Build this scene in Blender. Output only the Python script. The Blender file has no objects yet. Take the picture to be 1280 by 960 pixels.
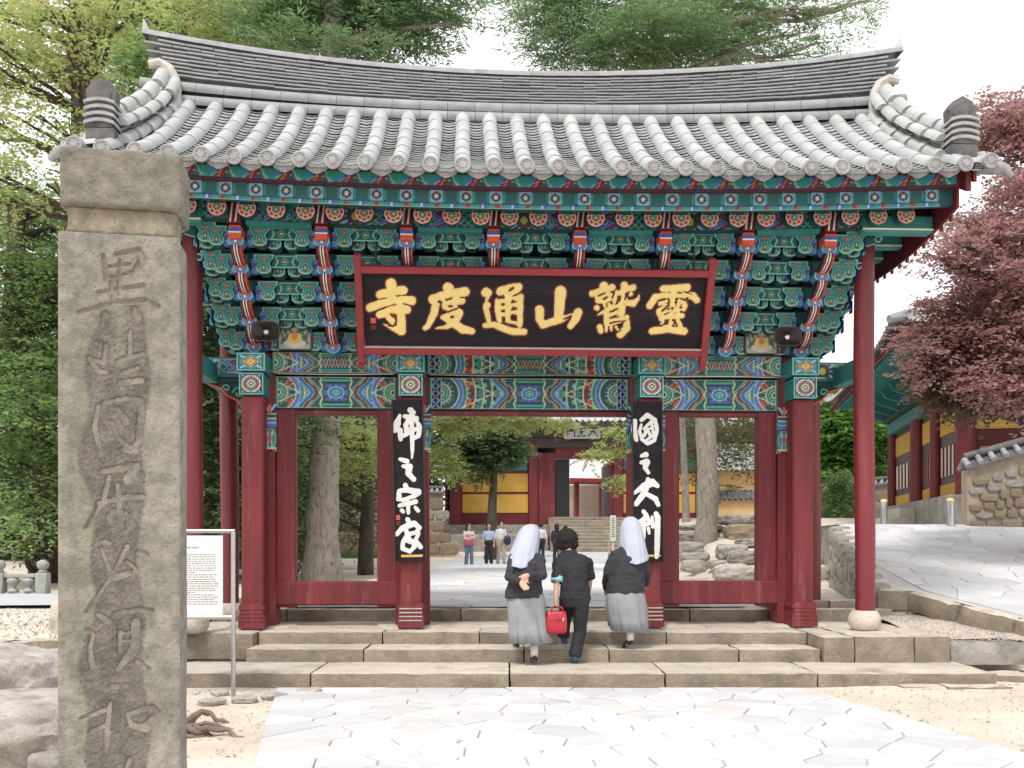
import bpy, math, random
import numpy as np
from mathutils import Vector, Matrix, noise

random.seed(7)
rng = np.random.default_rng(7)
SC = bpy.context.scene
COL = SC.collection
rad = math.radians

# ------------------------------------------------------------------ camera, sky, sun, exposure
EYE = 1.56
FPX = 1244.0            # focal length in pixels of a 1280 wide frame
cam_d = bpy.data.cameras.new("camera")
cam_d.sensor_width = 36.0
cam_d.lens = 36.0 * FPX / 1280.0
cam_d.shift_y = 197.0 / 1280.0
cam_d.clip_start = 0.05
cam_d.clip_end = 2000
cam = bpy.data.objects.new("camera", cam_d)
cam.location = (0, 0, EYE)
cam.rotation_euler = (rad(90), 0, 0)
COL.objects.link(cam)
SC.camera = cam

SUN_EL, SUN_AZ = rad(58), rad(205)      # high and a little behind the viewer's left
world = bpy.data.worlds.new("World")
SC.world = world
world.use_nodes = True
wn = world.node_tree
for n in list(wn.nodes): wn.nodes.remove(n)
out = wn.nodes.new("ShaderNodeOutputWorld")
bg = wn.nodes.new("ShaderNodeBackground")
sky = wn.nodes.new("ShaderNodeTexSky")
sky.sky_type = 'NISHITA'
sky.sun_disc = False
sky.sun_elevation = SUN_EL
sky.sun_rotation = SUN_AZ
sky.air_density = 1.0; sky.dust_density = 3.0
mx = wn.nodes.new("ShaderNodeMix"); mx.data_type = 'RGBA'
mx.inputs[0].default_value = 0.86        # an even cloud cover over most of the blue
mx.inputs[7].default_value = (10.2, 10.0, 10.1, 1)
wn.links.new(sky.outputs[0], mx.inputs[6])
wn.links.new(mx.outputs[2], bg.inputs[0])
bg.inputs[1].default_value = 0.082
wn.links.new(bg.outputs[0], out.inputs[0])

sun_d = bpy.data.lights.new("sun", 'SUN')
sun_d.energy = 1.5
sun_d.angle = rad(14)
sun_d.color = (1.0, 0.96, 0.9)
sun = bpy.data.objects.new("sun", sun_d)
sdir = Vector((math.sin(SUN_AZ) * math.cos(SUN_EL), math.cos(SUN_AZ) * math.cos(SUN_EL), math.sin(SUN_EL)))
sun.rotation_euler = sdir.to_track_quat('Z', 'Y').to_euler()
sun.location = (0, 0, 30)
COL.objects.link(sun)

SC.view_settings.view_transform = 'Standard'
SC.view_settings.look = 'None'
SC.view_settings.gamma = 1.0
SC.view_settings.exposure = 0.90
SC.view_settings.use_curve_mapping = False

# ------------------------------------------------------------------ helpers
def P(px, py, Y):
    return Vector(((px - 640) / FPX * Y, Y, EYE + (677 - py) / FPX * Y))

class MB:
    def __init__(s): s.v = []; s.f = []; s.m = []; s.c = None
    def add(s, vs, fs, m=0):
        b = len(s.v); s.v += [tuple(p) for p in vs]
        for i, f in enumerate(fs):
            s.f.append(tuple(b + k for k in f)); s.m.append(m[i] if isinstance(m, (list, tuple)) else m)
        return s
    def box(s, c, d, m=0, ch=0.0, M=None):
        hx, hy, hz = d[0] / 2, d[1] / 2, d[2] / 2
        if ch <= 0:
            vs = [(x * hx, y * hy, z * hz) for z in (-1, 1) for y in (-1, 1) for x in (-1, 1)]
            fs = [(0, 2, 3, 1), (4, 5, 7, 6), (0, 1, 5, 4), (2, 6, 7, 3), (0, 4, 6, 2), (1, 3, 7, 5)]
        else:
            ch = min(ch, hx * .45, hy * .45, hz * .45)
            vs = []; idx = {}
            for z in (-1, 1):
                for y in (-1, 1):
                    for x in (-1, 1):
                        idx[(x, y, z, 0)] = len(vs); vs.append((x * hx, y * (hy - ch), z * (hz - ch)))
                        idx[(x, y, z, 1)] = len(vs); vs.append((x * (hx - ch), y * hy, z * (hz - ch)))
                        idx[(x, y, z, 2)] = len(vs); vs.append((x * (hx - ch), y * (hy - ch), z * hz))
            fs = []
            I = idx
            for a in (-1, 1):
                q = [I[(a, -1, -1, 0)], I[(a, 1, -1, 0)], I[(a, 1, 1, 0)], I[(a, -1, 1, 0)]]; fs.append(tuple(q if a > 0 else q[::-1]))
                q = [I[(-1, a, -1, 1)], I[(1, a, -1, 1)], I[(1, a, 1, 1)], I[(-1, a, 1, 1)]]; fs.append(tuple(q[::-1] if a > 0 else q))
                q = [I[(-1, -1, a, 2)], I[(1, -1, a, 2)], I[(1, 1, a, 2)], I[(-1, 1, a, 2)]]; fs.append(tuple(q if a > 0 else q[::-1]))
            for a in (-1, 1):
                for b in (-1, 1):
                    q = [I[(-1, a, b, 1)], I[(1, a, b, 1)], I[(1, a, b, 2)], I[(-1, a, b, 2)]]; fs.append(tuple(q if a * b < 0 else q[::-1]))
                    q = [I[(a, -1, b, 0)], I[(a, 1, b, 0)], I[(a, 1, b, 2)], I[(a, -1, b, 2)]]; fs.append(tuple(q if a * b > 0 else q[::-1]))
                    q = [I[(a, b, -1, 0)], I[(a, b, 1, 0)], I[(a, b, 1, 1)], I[(a, b, -1, 1)]]; fs.append(tuple(q[::-1] if a * b > 0 else q))
                    for c_ in (-1, 1):
                        t = [I[(a, b, c_, 0)], I[(a, b, c_, 1)], I[(a, b, c_, 2)]]; fs.append(tuple(t if a * b * c_ > 0 else t[::-1]))
        c = Vector(c)
        if M is None: vs = [(p[0] + c[0], p[1] + c[1], p[2] + c[2]) for p in vs]
        else: vs = [(M @ Vector(p)) + c for p in vs]
        return s.add(vs, fs, m)
    def prism(s, poly, y0, y1, m=0, mside=None, axis='y'):
        # poly given in (x, z), extruded along y from y0 (front) to y1; axis 'x': poly is (y, z) extruded along x
        n = len(poly)
        if axis == 'y': vs = [(p[0], y0, p[1]) for p in poly] + [(p[0], y1, p[1]) for p in poly]
        elif axis == 'x': vs = [(y0, p[0], p[1]) for p in poly] + [(y1, p[0], p[1]) for p in poly]
        else: vs = [(p[0], p[1], y0) for p in poly] + [(p[0], p[1], y1) for p in poly]
        fs = [tuple(range(n)), tuple(range(2 * n - 1, n - 1, -1))] + [(i, i + n, (i + 1) % n + n, (i + 1) % n) for i in range(n)]
        ms = [m, m] + [m if mside is None else mside] * n
        return s.add(vs, fs, ms)
    def tube(s, pts, rs, n=8, m=0, cap=True, squash=1.0):
        pts = [Vector(p) for p in pts]
        if not hasattr(rs, '__len__'): rs = [rs] * len(pts)
        b = len(s.v)
        up = Vector((0, 0, 1))
        prev = None
        for i, p in enumerate(pts):
            t = (pts[min(i + 1, len(pts) - 1)] - pts[max(i - 1, 0)]).normalized()
            if prev is None:
                a = t.cross(up) if abs(t.z) < .95 else t.cross(Vector((0, 1, 0)))
                a.normalize()
            else:
                a = (prev - t * prev.dot(t)).normalized()
            prev = a
            bb = t.cross(a)
            for k in range(n):
                th = 2 * math.pi * k / n
                s.v.append(tuple(p + (a * math.cos(th) + bb * math.sin(th) * squash) * rs[i]))
        for i in range(len(pts) - 1):
            for k in range(n):
                a0 = b + i * n + k; a1 = b + i * n + (k + 1) % n
                s.f.append((a0, a1, a1 + n, a0 + n)); s.m.append(m)
        if cap:
            s.f.append(tuple(b + k for k in range(n - 1, -1, -1))); s.m.append(m)
            e = b + (len(pts) - 1) * n
            s.f.append(tuple(e + k for k in range(n))); s.m.append(m)
        return s
    def lathe(s, prof, n=16, c=(0, 0, 0), m=0):
        b = len(s.v)
        for (r, z) in prof:
            for k in range(n):
                th = 2 * math.pi * k / n
                s.v.append((c[0] + r * math.cos(th), c[1] + r * math.sin(th), c[2] + z))
        for i in range(len(prof) - 1):
            for k in range(n):
                a0 = b + i * n + k; a1 = b + i * n + (k + 1) % n
                s.f.append((a0, a1, a1 + n, a0 + n)); s.m.append(m)
        s.f.append(tuple(b + k for k in range(n - 1, -1, -1))); s.m.append(m)
        e = b + (len(prof) - 1) * n
        s.f.append(tuple(e + k for k in range(n))); s.m.append(m)
        return s
    def rings(s, rgs, m=0, cap=True, closed=True):
        b = len(s.v); n = len(rgs[0])
        for r in rgs: s.v += [tuple(p) for p in r]
        for i in range(len(rgs) - 1):
            for k in range(n if closed else n - 1):
                a0 = b + i * n + k; a1 = b + i * n + (k + 1) % n
                s.f.append((a0, a1, a1 + n, a0 + n)); s.m.append(m)
        if cap and closed:
            s.f.append(tuple(b + k for k in range(n - 1, -1, -1))); s.m.append(m)
            e = b + (len(rgs) - 1) * n
            s.f.append(tuple(e + k for k in range(n))); s.m.append(m)
        return s
    def mesh(s, name, mats, smooth=False):
        me = bpy.data.meshes.new(name)
        me.from_pydata(s.v, [], s.f)
        if not isinstance(mats, (list, tuple)): mats = [mats]
        for q in mats: me.materials.append(q)
        if len(mats) > 1: me.polygons.foreach_set('material_index', s.m)
        if smooth: me.polygons.foreach_set('use_smooth', [True] * len(me.polygons))
        me.update()
        return me

def O(name, data, parent=None, loc=(0, 0, 0), rot=(0, 0, 0), scale=None, label=None, cat=None, group=None, kind=None):
    o = bpy.data.objects.new(name, data)
    COL.objects.link(o)
    o.location = loc; o.rotation_euler = rot
    if scale is not None: o.scale = scale
    if parent is not None: o.parent = parent
    if label: o['label'] = label
    if cat: o['category'] = cat
    if group: o['group'] = group
    if kind: o['kind'] = kind
    return o

def thing(name, label, cat, loc=(0, 0, 0), rotz=0, group=None):
    return O(name, None, None, loc, (0, 0, rotz), None, label, cat, group)

def smooth_by_angle(me, ang=40):
    me.polygons.foreach_set('use_smooth', [True] * len(me.polygons))
    try: me.set_sharp_from_angle(angle=rad(ang))
    except Exception: pass
    return me

def fast_mesh(name, V, F, mats, smooth=False, col=None):
    """V (n,3) float, F (m,k) int with equal sided faces."""
    me = bpy.data.meshes.new(name)
    V = np.ascontiguousarray(V, dtype=np.float32); F = np.ascontiguousarray(F, dtype=np.int32)
    me.vertices.add(len(V)); me.vertices.foreach_set('co', V.ravel())
    k = F.shape[1]
    me.loops.add(F.size); me.loops.foreach_set('vertex_index', F.ravel())
    me.polygons.add(len(F)); me.polygons.foreach_set('loop_start', np.arange(len(F), dtype=np.int32) * k)
    try: me.polygons.foreach_set('loop_total', np.full(len(F), k, dtype=np.int32))
    except Exception: pass
    if not isinstance(mats, (list, tuple)): mats = [mats]
    for q in mats: me.materials.append(q)
    me.update(calc_edges=True)
    if smooth: me.polygons.foreach_set('use_smooth', [True] * len(F))
    if col is not None:
        a = me.color_attributes.new('col', 'FLOAT_COLOR', 'POINT')
        c = np.ones((len(V), 4), dtype=np.float32); c[:, :3] = col
        a.data.foreach_set('color', c.ravel())
    me.validate()
    return me

# ------------------------------------------------------------------ materials
def nd(nt, t, **kw):
    n = nt.nodes.new(t)
    for k, v in kw.items(): setattr(n, k, v)
    return n

def mat(name, c1, c2=None, rough=.7, scale=4.0, detail=6, bump=0.0, bscale=None, attr=False, spec=.5, metal=0,
        speck=None, stain=None, stretch=None, vr_=.08, lo=.35, hi=.65, bdist=.01):
    m = bpy.data.materials.new(name); m.use_nodes = True
    nt = m.node_tree; L = nt.links
    b = nt.nodes['Principled BSDF']
    b.inputs['Roughness'].default_value = rough
    b.inputs['Metallic'].default_value = metal
    b.inputs['Specular IOR Level'].default_value = spec
    tc = nd(nt, 'ShaderNodeTexCoord')
    oi = nd(nt, 'ShaderNodeObjectInfo')
    vadd = nd(nt, 'ShaderNodeVectorMath', operation='MULTIPLY_ADD')   # every copy reads another part of the texture
    vadd.inputs[1].default_value = stretch if stretch else (1, 1, 1)
    rv = nd(nt, 'ShaderNodeVectorMath', operation='SCALE'); rv.inputs[0].default_value = (17.3, 9.1, 23.7)
    L.new(oi.outputs['Random'], rv.inputs['Scale'])
    L.new(tc.outputs['Object'], vadd.inputs[0]); L.new(rv.outputs[0], vadd.inputs[2])
    co = vadd.outputs[0]
    nz = nd(nt, 'ShaderNodeTexNoise'); nz.inputs['Scale'].default_value = scale; nz.inputs['Detail'].default_value = detail
    nz.inputs['Roughness'].default_value = .62
    L.new(co, nz.inputs['Vector'])
    mr = nd(nt, 'ShaderNodeMapRange'); mr.inputs[1].default_value = lo; mr.inputs[2].default_value = hi
    L.new(nz.outputs[0], mr.inputs[0])
    mix = nd(nt, 'ShaderNodeMix', data_type='RGBA')
    if c2 is None: c2 = tuple(x * .8 for x in c1)
    if attr:
        at = nd(nt, 'ShaderNodeAttribute'); at.attribute_name = 'col'
        mul = nd(nt, 'ShaderNodeMix', data_type='RGBA', blend_type='MULTIPLY'); mul.inputs[0].default_value = 1
        L.new(at.outputs['Color'], mul.inputs[6])
        mix.inputs[6].default_value = (*c1, 1); mix.inputs[7].default_value = (*c2, 1)
        L.new(mr.outputs[0], mix.inputs[0]); L.new(mix.outputs[2], mul.inputs[7])
        cur = mul.outputs[2]
    else:
        mix.inputs[6].default_value = (*c1, 1); mix.inputs[7].default_value = (*c2, 1)
        L.new(mr.outputs[0], mix.inputs[0]); cur = mix.outputs[2]
    # copy to copy variation in tone
    hv = nd(nt, 'ShaderNodeHueSaturation')
    vr = nd(nt, 'ShaderNodeMapRange'); vr.inputs[3].default_value = 1 - vr_; vr.inputs[4].default_value = 1 + vr_
    L.new(oi.outputs['Random'], vr.inputs[0]); L.new(vr.outputs[0], hv.inputs['Value']); L.new(cur, hv.inputs['Color'])
    cur = hv.outputs[0]
    if stain:   # (colour, scale, lo, hi)
        sn = nd(nt, 'ShaderNodeTexNoise'); sn.inputs['Scale'].default_value = stain[1]; sn.inputs['Detail'].default_value = 8
        sn.inputs['Roughness'].default_value = .7
        L.new(co, sn.inputs['Vector'])
        sr = nd(nt, 'ShaderNodeMapRange'); sr.inputs[1].default_value = stain[2]; sr.inputs[2].default_value = stain[3]
        L.new(sn.outputs[0], sr.inputs[0])
        sm = nd(nt, 'ShaderNodeMix', data_type='RGBA'); sm.inputs[7].default_value = (*stain[0], 1)
        L.new(sr.outputs[0], sm.inputs[0]); L.new(cur, sm.inputs[6]); cur = sm.outputs[2]
    if speck:   # (colour, scale, threshold)
        vn = nd(nt, 'ShaderNodeTexNoise'); vn.inputs['Scale'].default_value = speck[1]; vn.inputs['Detail'].default_value = 3
        L.new(co, vn.inputs['Vector'])
        sr = nd(nt, 'ShaderNodeMapRange'); sr.inputs[1].default_value = speck[2]; sr.inputs[2].default_value = speck[2] + .08
        L.new(vn.outputs[0], sr.inputs[0])
        sm = nd(nt, 'ShaderNodeMix', data_type='RGBA'); sm.inputs[7].default_value = (*speck[0], 1)
        L.new(sr.outputs[0], sm.inputs[0]); L.new(cur, sm.inputs[6]); cur = sm.outputs[2]
    L.new(cur, b.inputs['Base Color'])
    if bump:
        bn = nd(nt, 'ShaderNodeTexNoise'); bn.inputs['Scale'].default_value = bscale or scale * 4; bn.inputs['Detail'].default_value = 6
        bn.inputs['Roughness'].default_value = .65
        L.new(co, bn.inputs['Vector'])
        bp = nd(nt, 'ShaderNodeBump'); bp.inputs['Strength'].default_value = bump; bp.inputs['Distance'].default_value = bdist
        L.new(bn.outputs[0], bp.inputs['Height']); L.new(bp.outputs[0], b.inputs['Normal'])
    return m

def leafmat(name, cols, trans=.45, nscale=.6, rough=.6):
    m = bpy.data.materials.new(name); m.use_nodes = True
    nt = m.node_tree; L = nt.links
    b = nt.nodes['Principled BSDF']; o = nt.nodes['Material Output']
    b.inputs['Roughness'].default_value = rough; b.inputs['Specular IOR Level'].default_value = .3
    g = nd(nt, 'ShaderNodeNewGeometry')
    tc = nd(nt, 'ShaderNodeTexCoord')
    nz = nd(nt, 'ShaderNodeTexNoise'); nz.inputs['Scale'].default_value = nscale; nz.inputs['Detail'].default_value = 3
    L.new(tc.outputs['Object'], nz.inputs['Vector'])
    ad = nd(nt, 'ShaderNodeMath', operation='MULTIPLY_ADD'); ad.inputs[1].default_value = .55
    mm = nd(nt, 'ShaderNodeMapRange'); mm.inputs[1].default_value = .32; mm.inputs[2].default_value = .68; mm.inputs[4].default_value = .5
    L.new(nz.outputs[0], mm.inputs[0])
    L.new(g.outputs['Random Per Island'], ad.inputs[0]); L.new(mm.outputs[0], ad.inputs[2])
    cr = nd(nt, 'ShaderNodeValToRGB')
    e = cr.color_ramp.elements
    for i, c in enumerate(cols):
        p = i / (len(cols) - 1)
        if i == 0: el = e[0]; el.position = 0
        elif i == len(cols) - 1: el = e[-1]; el.position = 1
        else: el = e.new(p)
        el.color = (*c, 1)
    L.new(ad.outputs[0], cr.inputs[0])
    L.new(cr.outputs[0], b.inputs['Base Color'])
    t = nd(nt, 'ShaderNodeBsdfTranslucent'); L.new(cr.outputs[0], t.inputs[0])
    ms = nd(nt, 'ShaderNodeMixShader'); ms.inputs[0].default_value = trans
    L.new(b.outputs[0], ms.inputs[1]); L.new(t.outputs[0], ms.inputs[2]); L.new(ms.outputs[0], o.inputs[0])
    return m

K = {}
K['red'] = mat('red_painted_wood', (.205, .024, .029), (.120, .014, .018), .6, 5, bump=.6, bscale=26, stretch=(1, 1, .10), stain=((.34, .11, .11), 7, .55, .80), speck=((.055, .008, .012), 40, .665), bdist=.008)
K['redcol'] = mat('red_column_paint', (.19, .021, .027), (.115, .013, .018), .45, 4, bump=.4, bscale=22, stretch=(1, 1, .08), stain=((.32, .10, .11), 6, .57, .82), speck=((.06, .01, .01), 24, .70), bdist=.006)
K['maroon'] = mat('maroon_board_paint', (.14, .010, .016), (.10, .008, .012), .6, 4, bump=.2, bscale=30)
K['teal'] = mat('teal_paint', (.036, .225, .215), (.024, .17, .165), .6, 6)
K['dteal'] = mat('deep_green_paint', (.010, .070, .072), (.006, .046, .050), .65, 6)
K['mint'] = mat('mint_line_paint', (.17, .46, .41), (.12, .37, .34), .6, 8)
K['blue'] = mat('blue_paint', (.05, .12, .46), (.035, .085, .33), .6, 8)
K['lblue'] = mat('pale_blue_paint', (.24, .45, .66), (.18, .36, .55), .6, 8)
K['navy'] = mat('navy_paint', (.010, .014, .055), None, .6)
K['orange'] = mat('vermilion_paint', (.66, .085, .035), (.5, .06, .03), .55, 8)
K['white'] = mat('white_paint', (.78, .76, .70), (.66, .64, .6), .6, 8)
K['yellow'] = mat('ochre_yellow_paint', (.62, .40, .10), (.52, .33, .08), .6, 5)
K['cream'] = mat('cream_line_paint', (.70, .60, .30), None, .6)
K['black'] = mat('black_paint', (.012, .011, .013), (.02, .018, .02), .5)
K['paint'] = mat('painted_pattern', (1, 1, 1), (.82, .82, .82), .6, 9, attr=True)
K['tile'] = mat('grey_roof_tile', (.44, .46, .455), (.34, .355, .35), .6, 3, vr_=.035, bump=.3, bscale=60, stain=((.25, .245, .24), 4, .62, .85), speck=((.58, .59, .58), 60, .68), bdist=.004)
K['tilem'] = mat('slate_grey_tile', (.30, .31, .32), (.22, .23, .24), .65, 6, bump=.35, bscale=60, stain=((.40, .40, .39), 5, .62, .8), bdist=.004)
K['tiled'] = mat('dark_roof_tile', (.36, .355, .36), (.25, .245, .25), .7, 9, bump=.4, bscale=60, stain=((.10, .09, .085), 4, .56, .78), bdist=.004)
K['tilevd'] = mat('blackened_tile', (.060, .058, .062), (.15, .14, .14), .7, 7, bump=.5, bscale=40, bdist=.006)
K['mortar'] = mat('lime_mortar', (.52, .50, .45), (.38, .36, .32), .9, 10, bump=.6, bscale=40)
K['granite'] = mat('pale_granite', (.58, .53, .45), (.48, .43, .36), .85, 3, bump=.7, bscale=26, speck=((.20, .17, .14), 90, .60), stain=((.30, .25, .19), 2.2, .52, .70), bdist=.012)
K['granitelo'] = mat('dark_granite_riser', (.33, .275, .21), (.22, .185, .14), .9, 4, bump=.9, bscale=22, speck=((.14, .12, .10), 80, .58), stain=((.15, .13, .10), 2.5, .50, .72), bdist=.015)  # darker, browner granite than the one on the block tops
K['greystone'] = mat('grey_rock', (.38, .35, .32), (.26, .24, .21), .9, 3, bump=.9, bscale=14, stain=((.16, .15, .12), 2.5, .5, .7), bdist=.02)
K['flag'] = mat('pale_flagstone', (.60, .60, .605), (.54, .54, .55), .8, 2.2, bump=.6, bscale=22, vr_=.10, stain=((.34, .35, .38), 2.4, .54, .76), speck=((.33, .32, .32), 60, .68), bdist=.008)
K['sand'] = mat('sandy_ground', (.60, .54, .46), (.48, .42, .34), .95, .8, bump=.8, bscale=9, stain=((.42, .32, .22), 1.6, .58, .75), speck=((.35, .28, .2), 45, .66), bdist=.02)
K['bark'] = mat('pale_bark', (.36, .32, .27), (.24, .21, .17), .9, 9, bump=1.0, bscale=26, stretch=(1, 1, .35), stain=((.14, .13, .10), 14, .52, .64), bdist=.03)
K['barkd'] = mat('dark_bark', (.10, .075, .055), (.055, .042, .034), .9, 8, bump=1.0, bscale=22, stretch=(1, 1, .35), bdist=.03)
K['gold'] = mat('gold_leaf_paint', (.80, .62, .23), (.72, .55, .19), .5, 9, spec=.6, bump=.1, bscale=50)
K['boardblk'] = mat('weathered_black_board', spec=.25, c1=(.010, .007, .010), c2=(.020, .015, .019), rough=.75, scale=2, stretch=(.25, 1, 3), bump=.2, bscale=14, stain=((.09, .07, .08), 5, .68, .85))
K['framered'] = mat('red_frame_paint', (.26, .022, .030), (.20, .018, .024), .55, 4, stretch=(.3, 1, 1), bump=.25, bscale=20)
K['whitechar'] = mat('white_lettering_paint', (.82, .81, .78), None, .6)
K['steel'] = mat('stainless_tube', (.55, .54, .54), None, .32, metal=.9)
K['paper'] = mat('white_board_sheet', (.72, .72, .71), (.66, .66, .65), .5, 2)
K['ink'] = mat('grey_print', (.22, .22, .22), None, .6)
K['plasticd'] = mat('dark_speaker_plastic', (.018, .012, .012), (.03, .02, .018), .45)
K['chrome'] = mat('speaker_dome', (.75, .72, .74), None, .25, metal=.6)
K['redarm'] = mat('dark_red_arm_paint', (.20, .018, .035), (.15, .014, .026), .6, 6)
K['drip'] = mat('weathered_drip_tile', (.33, .325, .33), (.23, .225, .23), .75, 14, bump=.9, bscale=60, speck=((.5, .49, .49), 70, .62), bdist=.006)
K['softblue'] = mat('faded_blue_paint', (.09, .20, .44), (.06, .15, .33), .6, 12)

# ------------------------------------------------------------------ painted ornament (flat print on the beams)
C_TEAL = (.032, .25, .22); C_DT = (.012, .095, .095); C_MINT = (.20, .50, .42); C_BLUE = (.07, .17, .62); C_LB = (.33, .55, .76)
C_NAVY = (.012, .02, .09); C_MAR = (.20, .016, .03); C_ORG = (.72, .11, .05); C_WH = (.8, .78, .7); C_YL = (.72, .52, .12); C_CR = (.62, .60, .36); C_BK = (.01, .012, .02)

class Canvas:
    def __init__(s, u, v, base): s.u = u; s.v = v; s.c = np.empty(u.shape + (3,)); s.c[:] = base
    def p(s, mask, col): s.c[mask] = col; return s
    def ring(s, cu, cv, r0, r1, col, m=True): r = np.hypot(s.u - cu, s.v - cv); s.c[(r >= r0) & (r < r1) & m] = col
    def rosette(s, cu, cv, R, m=None):
        u = s.u - cu; v = s.v - cv; r = np.hypot(u, v) / R; th = np.arctan2(v, u)
        mm = np.ones(r.shape, bool) if m is None else m
        pet = .86 + .13 * np.abs(np.cos(4 * th))
        s.c[(r < pet + .06) & mm] = (.55, .62, .55)
        s.c[(r < pet - .03) & mm] = (.74, .20, .15)
        s.c[(r < .78) & (r > .50) & (np.cos(8 * th) > .2) & mm] = C_MAR
        s.c[(r < .56) & mm] = C_CR
        s.c[(r < .48) & mm] = C_DT
        s.c[(r < .48) & (np.cos(8 * th) > .55) & mm] = C_WH
        s.c[(r < .13) & mm] = C_YL

def panel(name, w, h, du, fn, mats=None):
    nu = max(2, int(round(w / du))); nv = max(2, int(round(h / du)))
    u = np.linspace(-w / 2, w / 2, nu + 1); v = np.linspace(-h / 2, h / 2, nv + 1)
    U, Vv = np.meshgrid(u, v)
    col = fn(U, Vv, w, h)
    V = np.stack([U.ravel(), np.zeros(U.size), Vv.ravel()], 1)
    i = np.arange(nv)[:, None] * (nu + 1) + np.arange(nu)[None, :]
    F = np.stack([i, i + 1, i + nu + 2, i + nu + 1], -1).reshape(-1, 4)
    return fast_mesh(name, V, F, mats or K['paint'], col=col.reshape(-1, 3))

def pat_beam(ends):
    def f(u, v, w, h):
        s = np.abs(u); t = v / (h / 2); at = np.abs(t)
        k = Canvas(u, v, C_TEAL)
        L = w / 2
        cbox = .185 + .012 * np.cos(t * 9)
        c = s + .055 * np.cos(t * math.pi * 1.0) - .05 * at
        # fan of feathers
        e = L - (.14 if ends else .03)
        fc = .47 + (e - .47) * .98
        r = np.hypot((s - fc), v); th = np.arctan2(v, fc - s)
        k.p(np.cos(th * 34) > .2, C_MINT)
        k.p(np.cos(th * 34) < -.45, C_NAVY); k.p((np.cos(th * 17) > .93), C_MAR)
        k.p((np.floor(r / .055) % 4) == 1, C_TEAL)
        k.p((np.floor(r / .055) % 4) == 3, C_DT)
        k.p(np.abs(r % .11 - .01) < .008, C_CR)
        k.p((r > .24) & (r < .28), C_BLUE); k.p((r > .28) & (r < .29), C_LB)
        k.p((r > .38) & (r < .42) , C_MAR)
        k.p((np.abs(s - (c * 0 + .47 + (e - .47) * .45)) < .05) & (at > .35) & (at < .8) & (np.sin(s * 90 + v * 60) > 0), C_ORG)
        k.p(r < .085, C_MINT); k.p(r < .07, C_TEAL); k.p(r < .045, C_CR); k.p(r < .025, C_BK)
        k.p(np.abs(np.abs(v) - (s - .47) * .45) < .008, C_CR)
        # chevrons round the middle
        for a, b, col in ((0, .425, C_CR), (0, .417, C_NAVY), (0, .407, C_LB), (0, .392, C_BLUE), (0, .365, C_NAVY), (0, .357, C_TEAL), (0, .332, C_MINT), (0, .322, C_NAVY), (0, .314, C_MAR), (0, .275, C_CR), (0, .268, C_TEAL), (0, .25, C_NAVY), (0, .242, C_CR), (0, .234, C_DT)):
            k.p(c < b, col)
        # centre box
        k.p(s < cbox + .015, C_CR); k.p(s < cbox, C_TEAL)
        if h > .3:
            k.p((s < .17) & (at < .62), C_NAVY); k.p((s < .162) & (at < .58), C_DT)
            m = (s < .16) & (at < .57)
            rr = np.hypot(u / .16, v / (h * .29)); tt = np.arctan2(v, u)
            k.p(m & (np.abs(np.cos(4 * tt)) > .55) & (rr < 1.15) & (rr > .35), C_BLUE)
            k.p(m & (np.abs(rr - .62) < .07), C_MINT)
            k.p(m & (np.abs(rr - 1.0) < .05), C_MAR)
            k.p(m & (rr < .34), C_MINT); k.p(m & (rr < .24), C_TEAL); k.p(m & (rr < .1), C_YL)
            k.p((s < .18) & (at > .62) & (at < .68), C_BK); k.p((s < .18) & (at > .90) & (at < .95), C_BK)
            k.p((s < .18) & (at > .68) & (at < .90), C_MINT * np.array(1)) if False else k.p((s < .18) & (at > .72) & (at < .84), (.05, .38, .30))
        else:
            k.p((s < .17) & (at < .52), C_DT)
            z = np.abs(((u * 12) % 1) - .5) * 2
            k.p((s < .165) & (np.abs(z - (t + .5)) < .12) & (at < .5), C_MINT)
            k.p((s < .165) & (np.abs(z - (.5 - t)) < .12) & (at < .5), C_ORG)
            k.p((s < .18) & (at > .52) & (at < .6), C_BK)
        if ends:
            k.p(s > L - .155, C_CR); k.p(s > L - .145, C_NAVY)
            a = (s - (L - .08)) / .05; b = ((v / .095) % 1 - .5) * 2
            k.p((s > L - .135) & (np.abs(np.abs(a) - np.abs(b)) < .22), C_LB)
            k.p((s > L - .135) & (np.hypot(a, b) < .3), C_MAR)
        k.p(s > L - .03, C_CR); k.p(s > L - .02, C_TEAL)
        k.p(at > .955, C_CR)
        return k.c
    return f

def pat_block(round_):
    def f(u, v, w, h):
        k = Canvas(u, v, C_TEAL); a = np.abs(u) / (w / 2); b = np.abs(v) / (h / 2)
        k.p(np.maximum(a, b) > .90, C_MINT); k.p((np.maximum(a, b) > .80) & (np.maximum(a, b) < .88), C_NAVY)
        m = np.maximum(a, b) < .8
        if round_:
            r = np.hypot(a, b)
            k.p(m & (r > .85), C_DT); k.p(m & (r > .98) , C_LB)
            for lo, hi, col in ((.70, .78, C_WH), (.55, .70, C_ORG), (.5, .55, C_BK), (.34, .5, C_TEAL)):
                k.p(m & (r > lo) & (r < hi), col)
            k.p(m & (r > .5) & (r < .72) & (np.minimum(a, b) < .10), C_BLUE)
            k.p(m & (r < .34), C_CR); k.p(m & (r < .22), C_MAR); k.p(m & (r < .1), C_WH)
        else:
            d = a + b
            k.p(m & (np.abs(a - b) < .12) & (d > .7), C_LB); k.p(m & (d > 1.0) & (np.abs(a - b) > .45), C_BLUE)
            k.p(m & (d < .82), C_MINT); k.p(m & (d < .74), C_MAR); k.p(m & (d < .58), C_CR); k.p(m & (d < .48), C_DT)
            k.p(m & (d < .36), C_YL); k.p(m & (d < .14), C_ORG)
        return k.c
    return f

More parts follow.
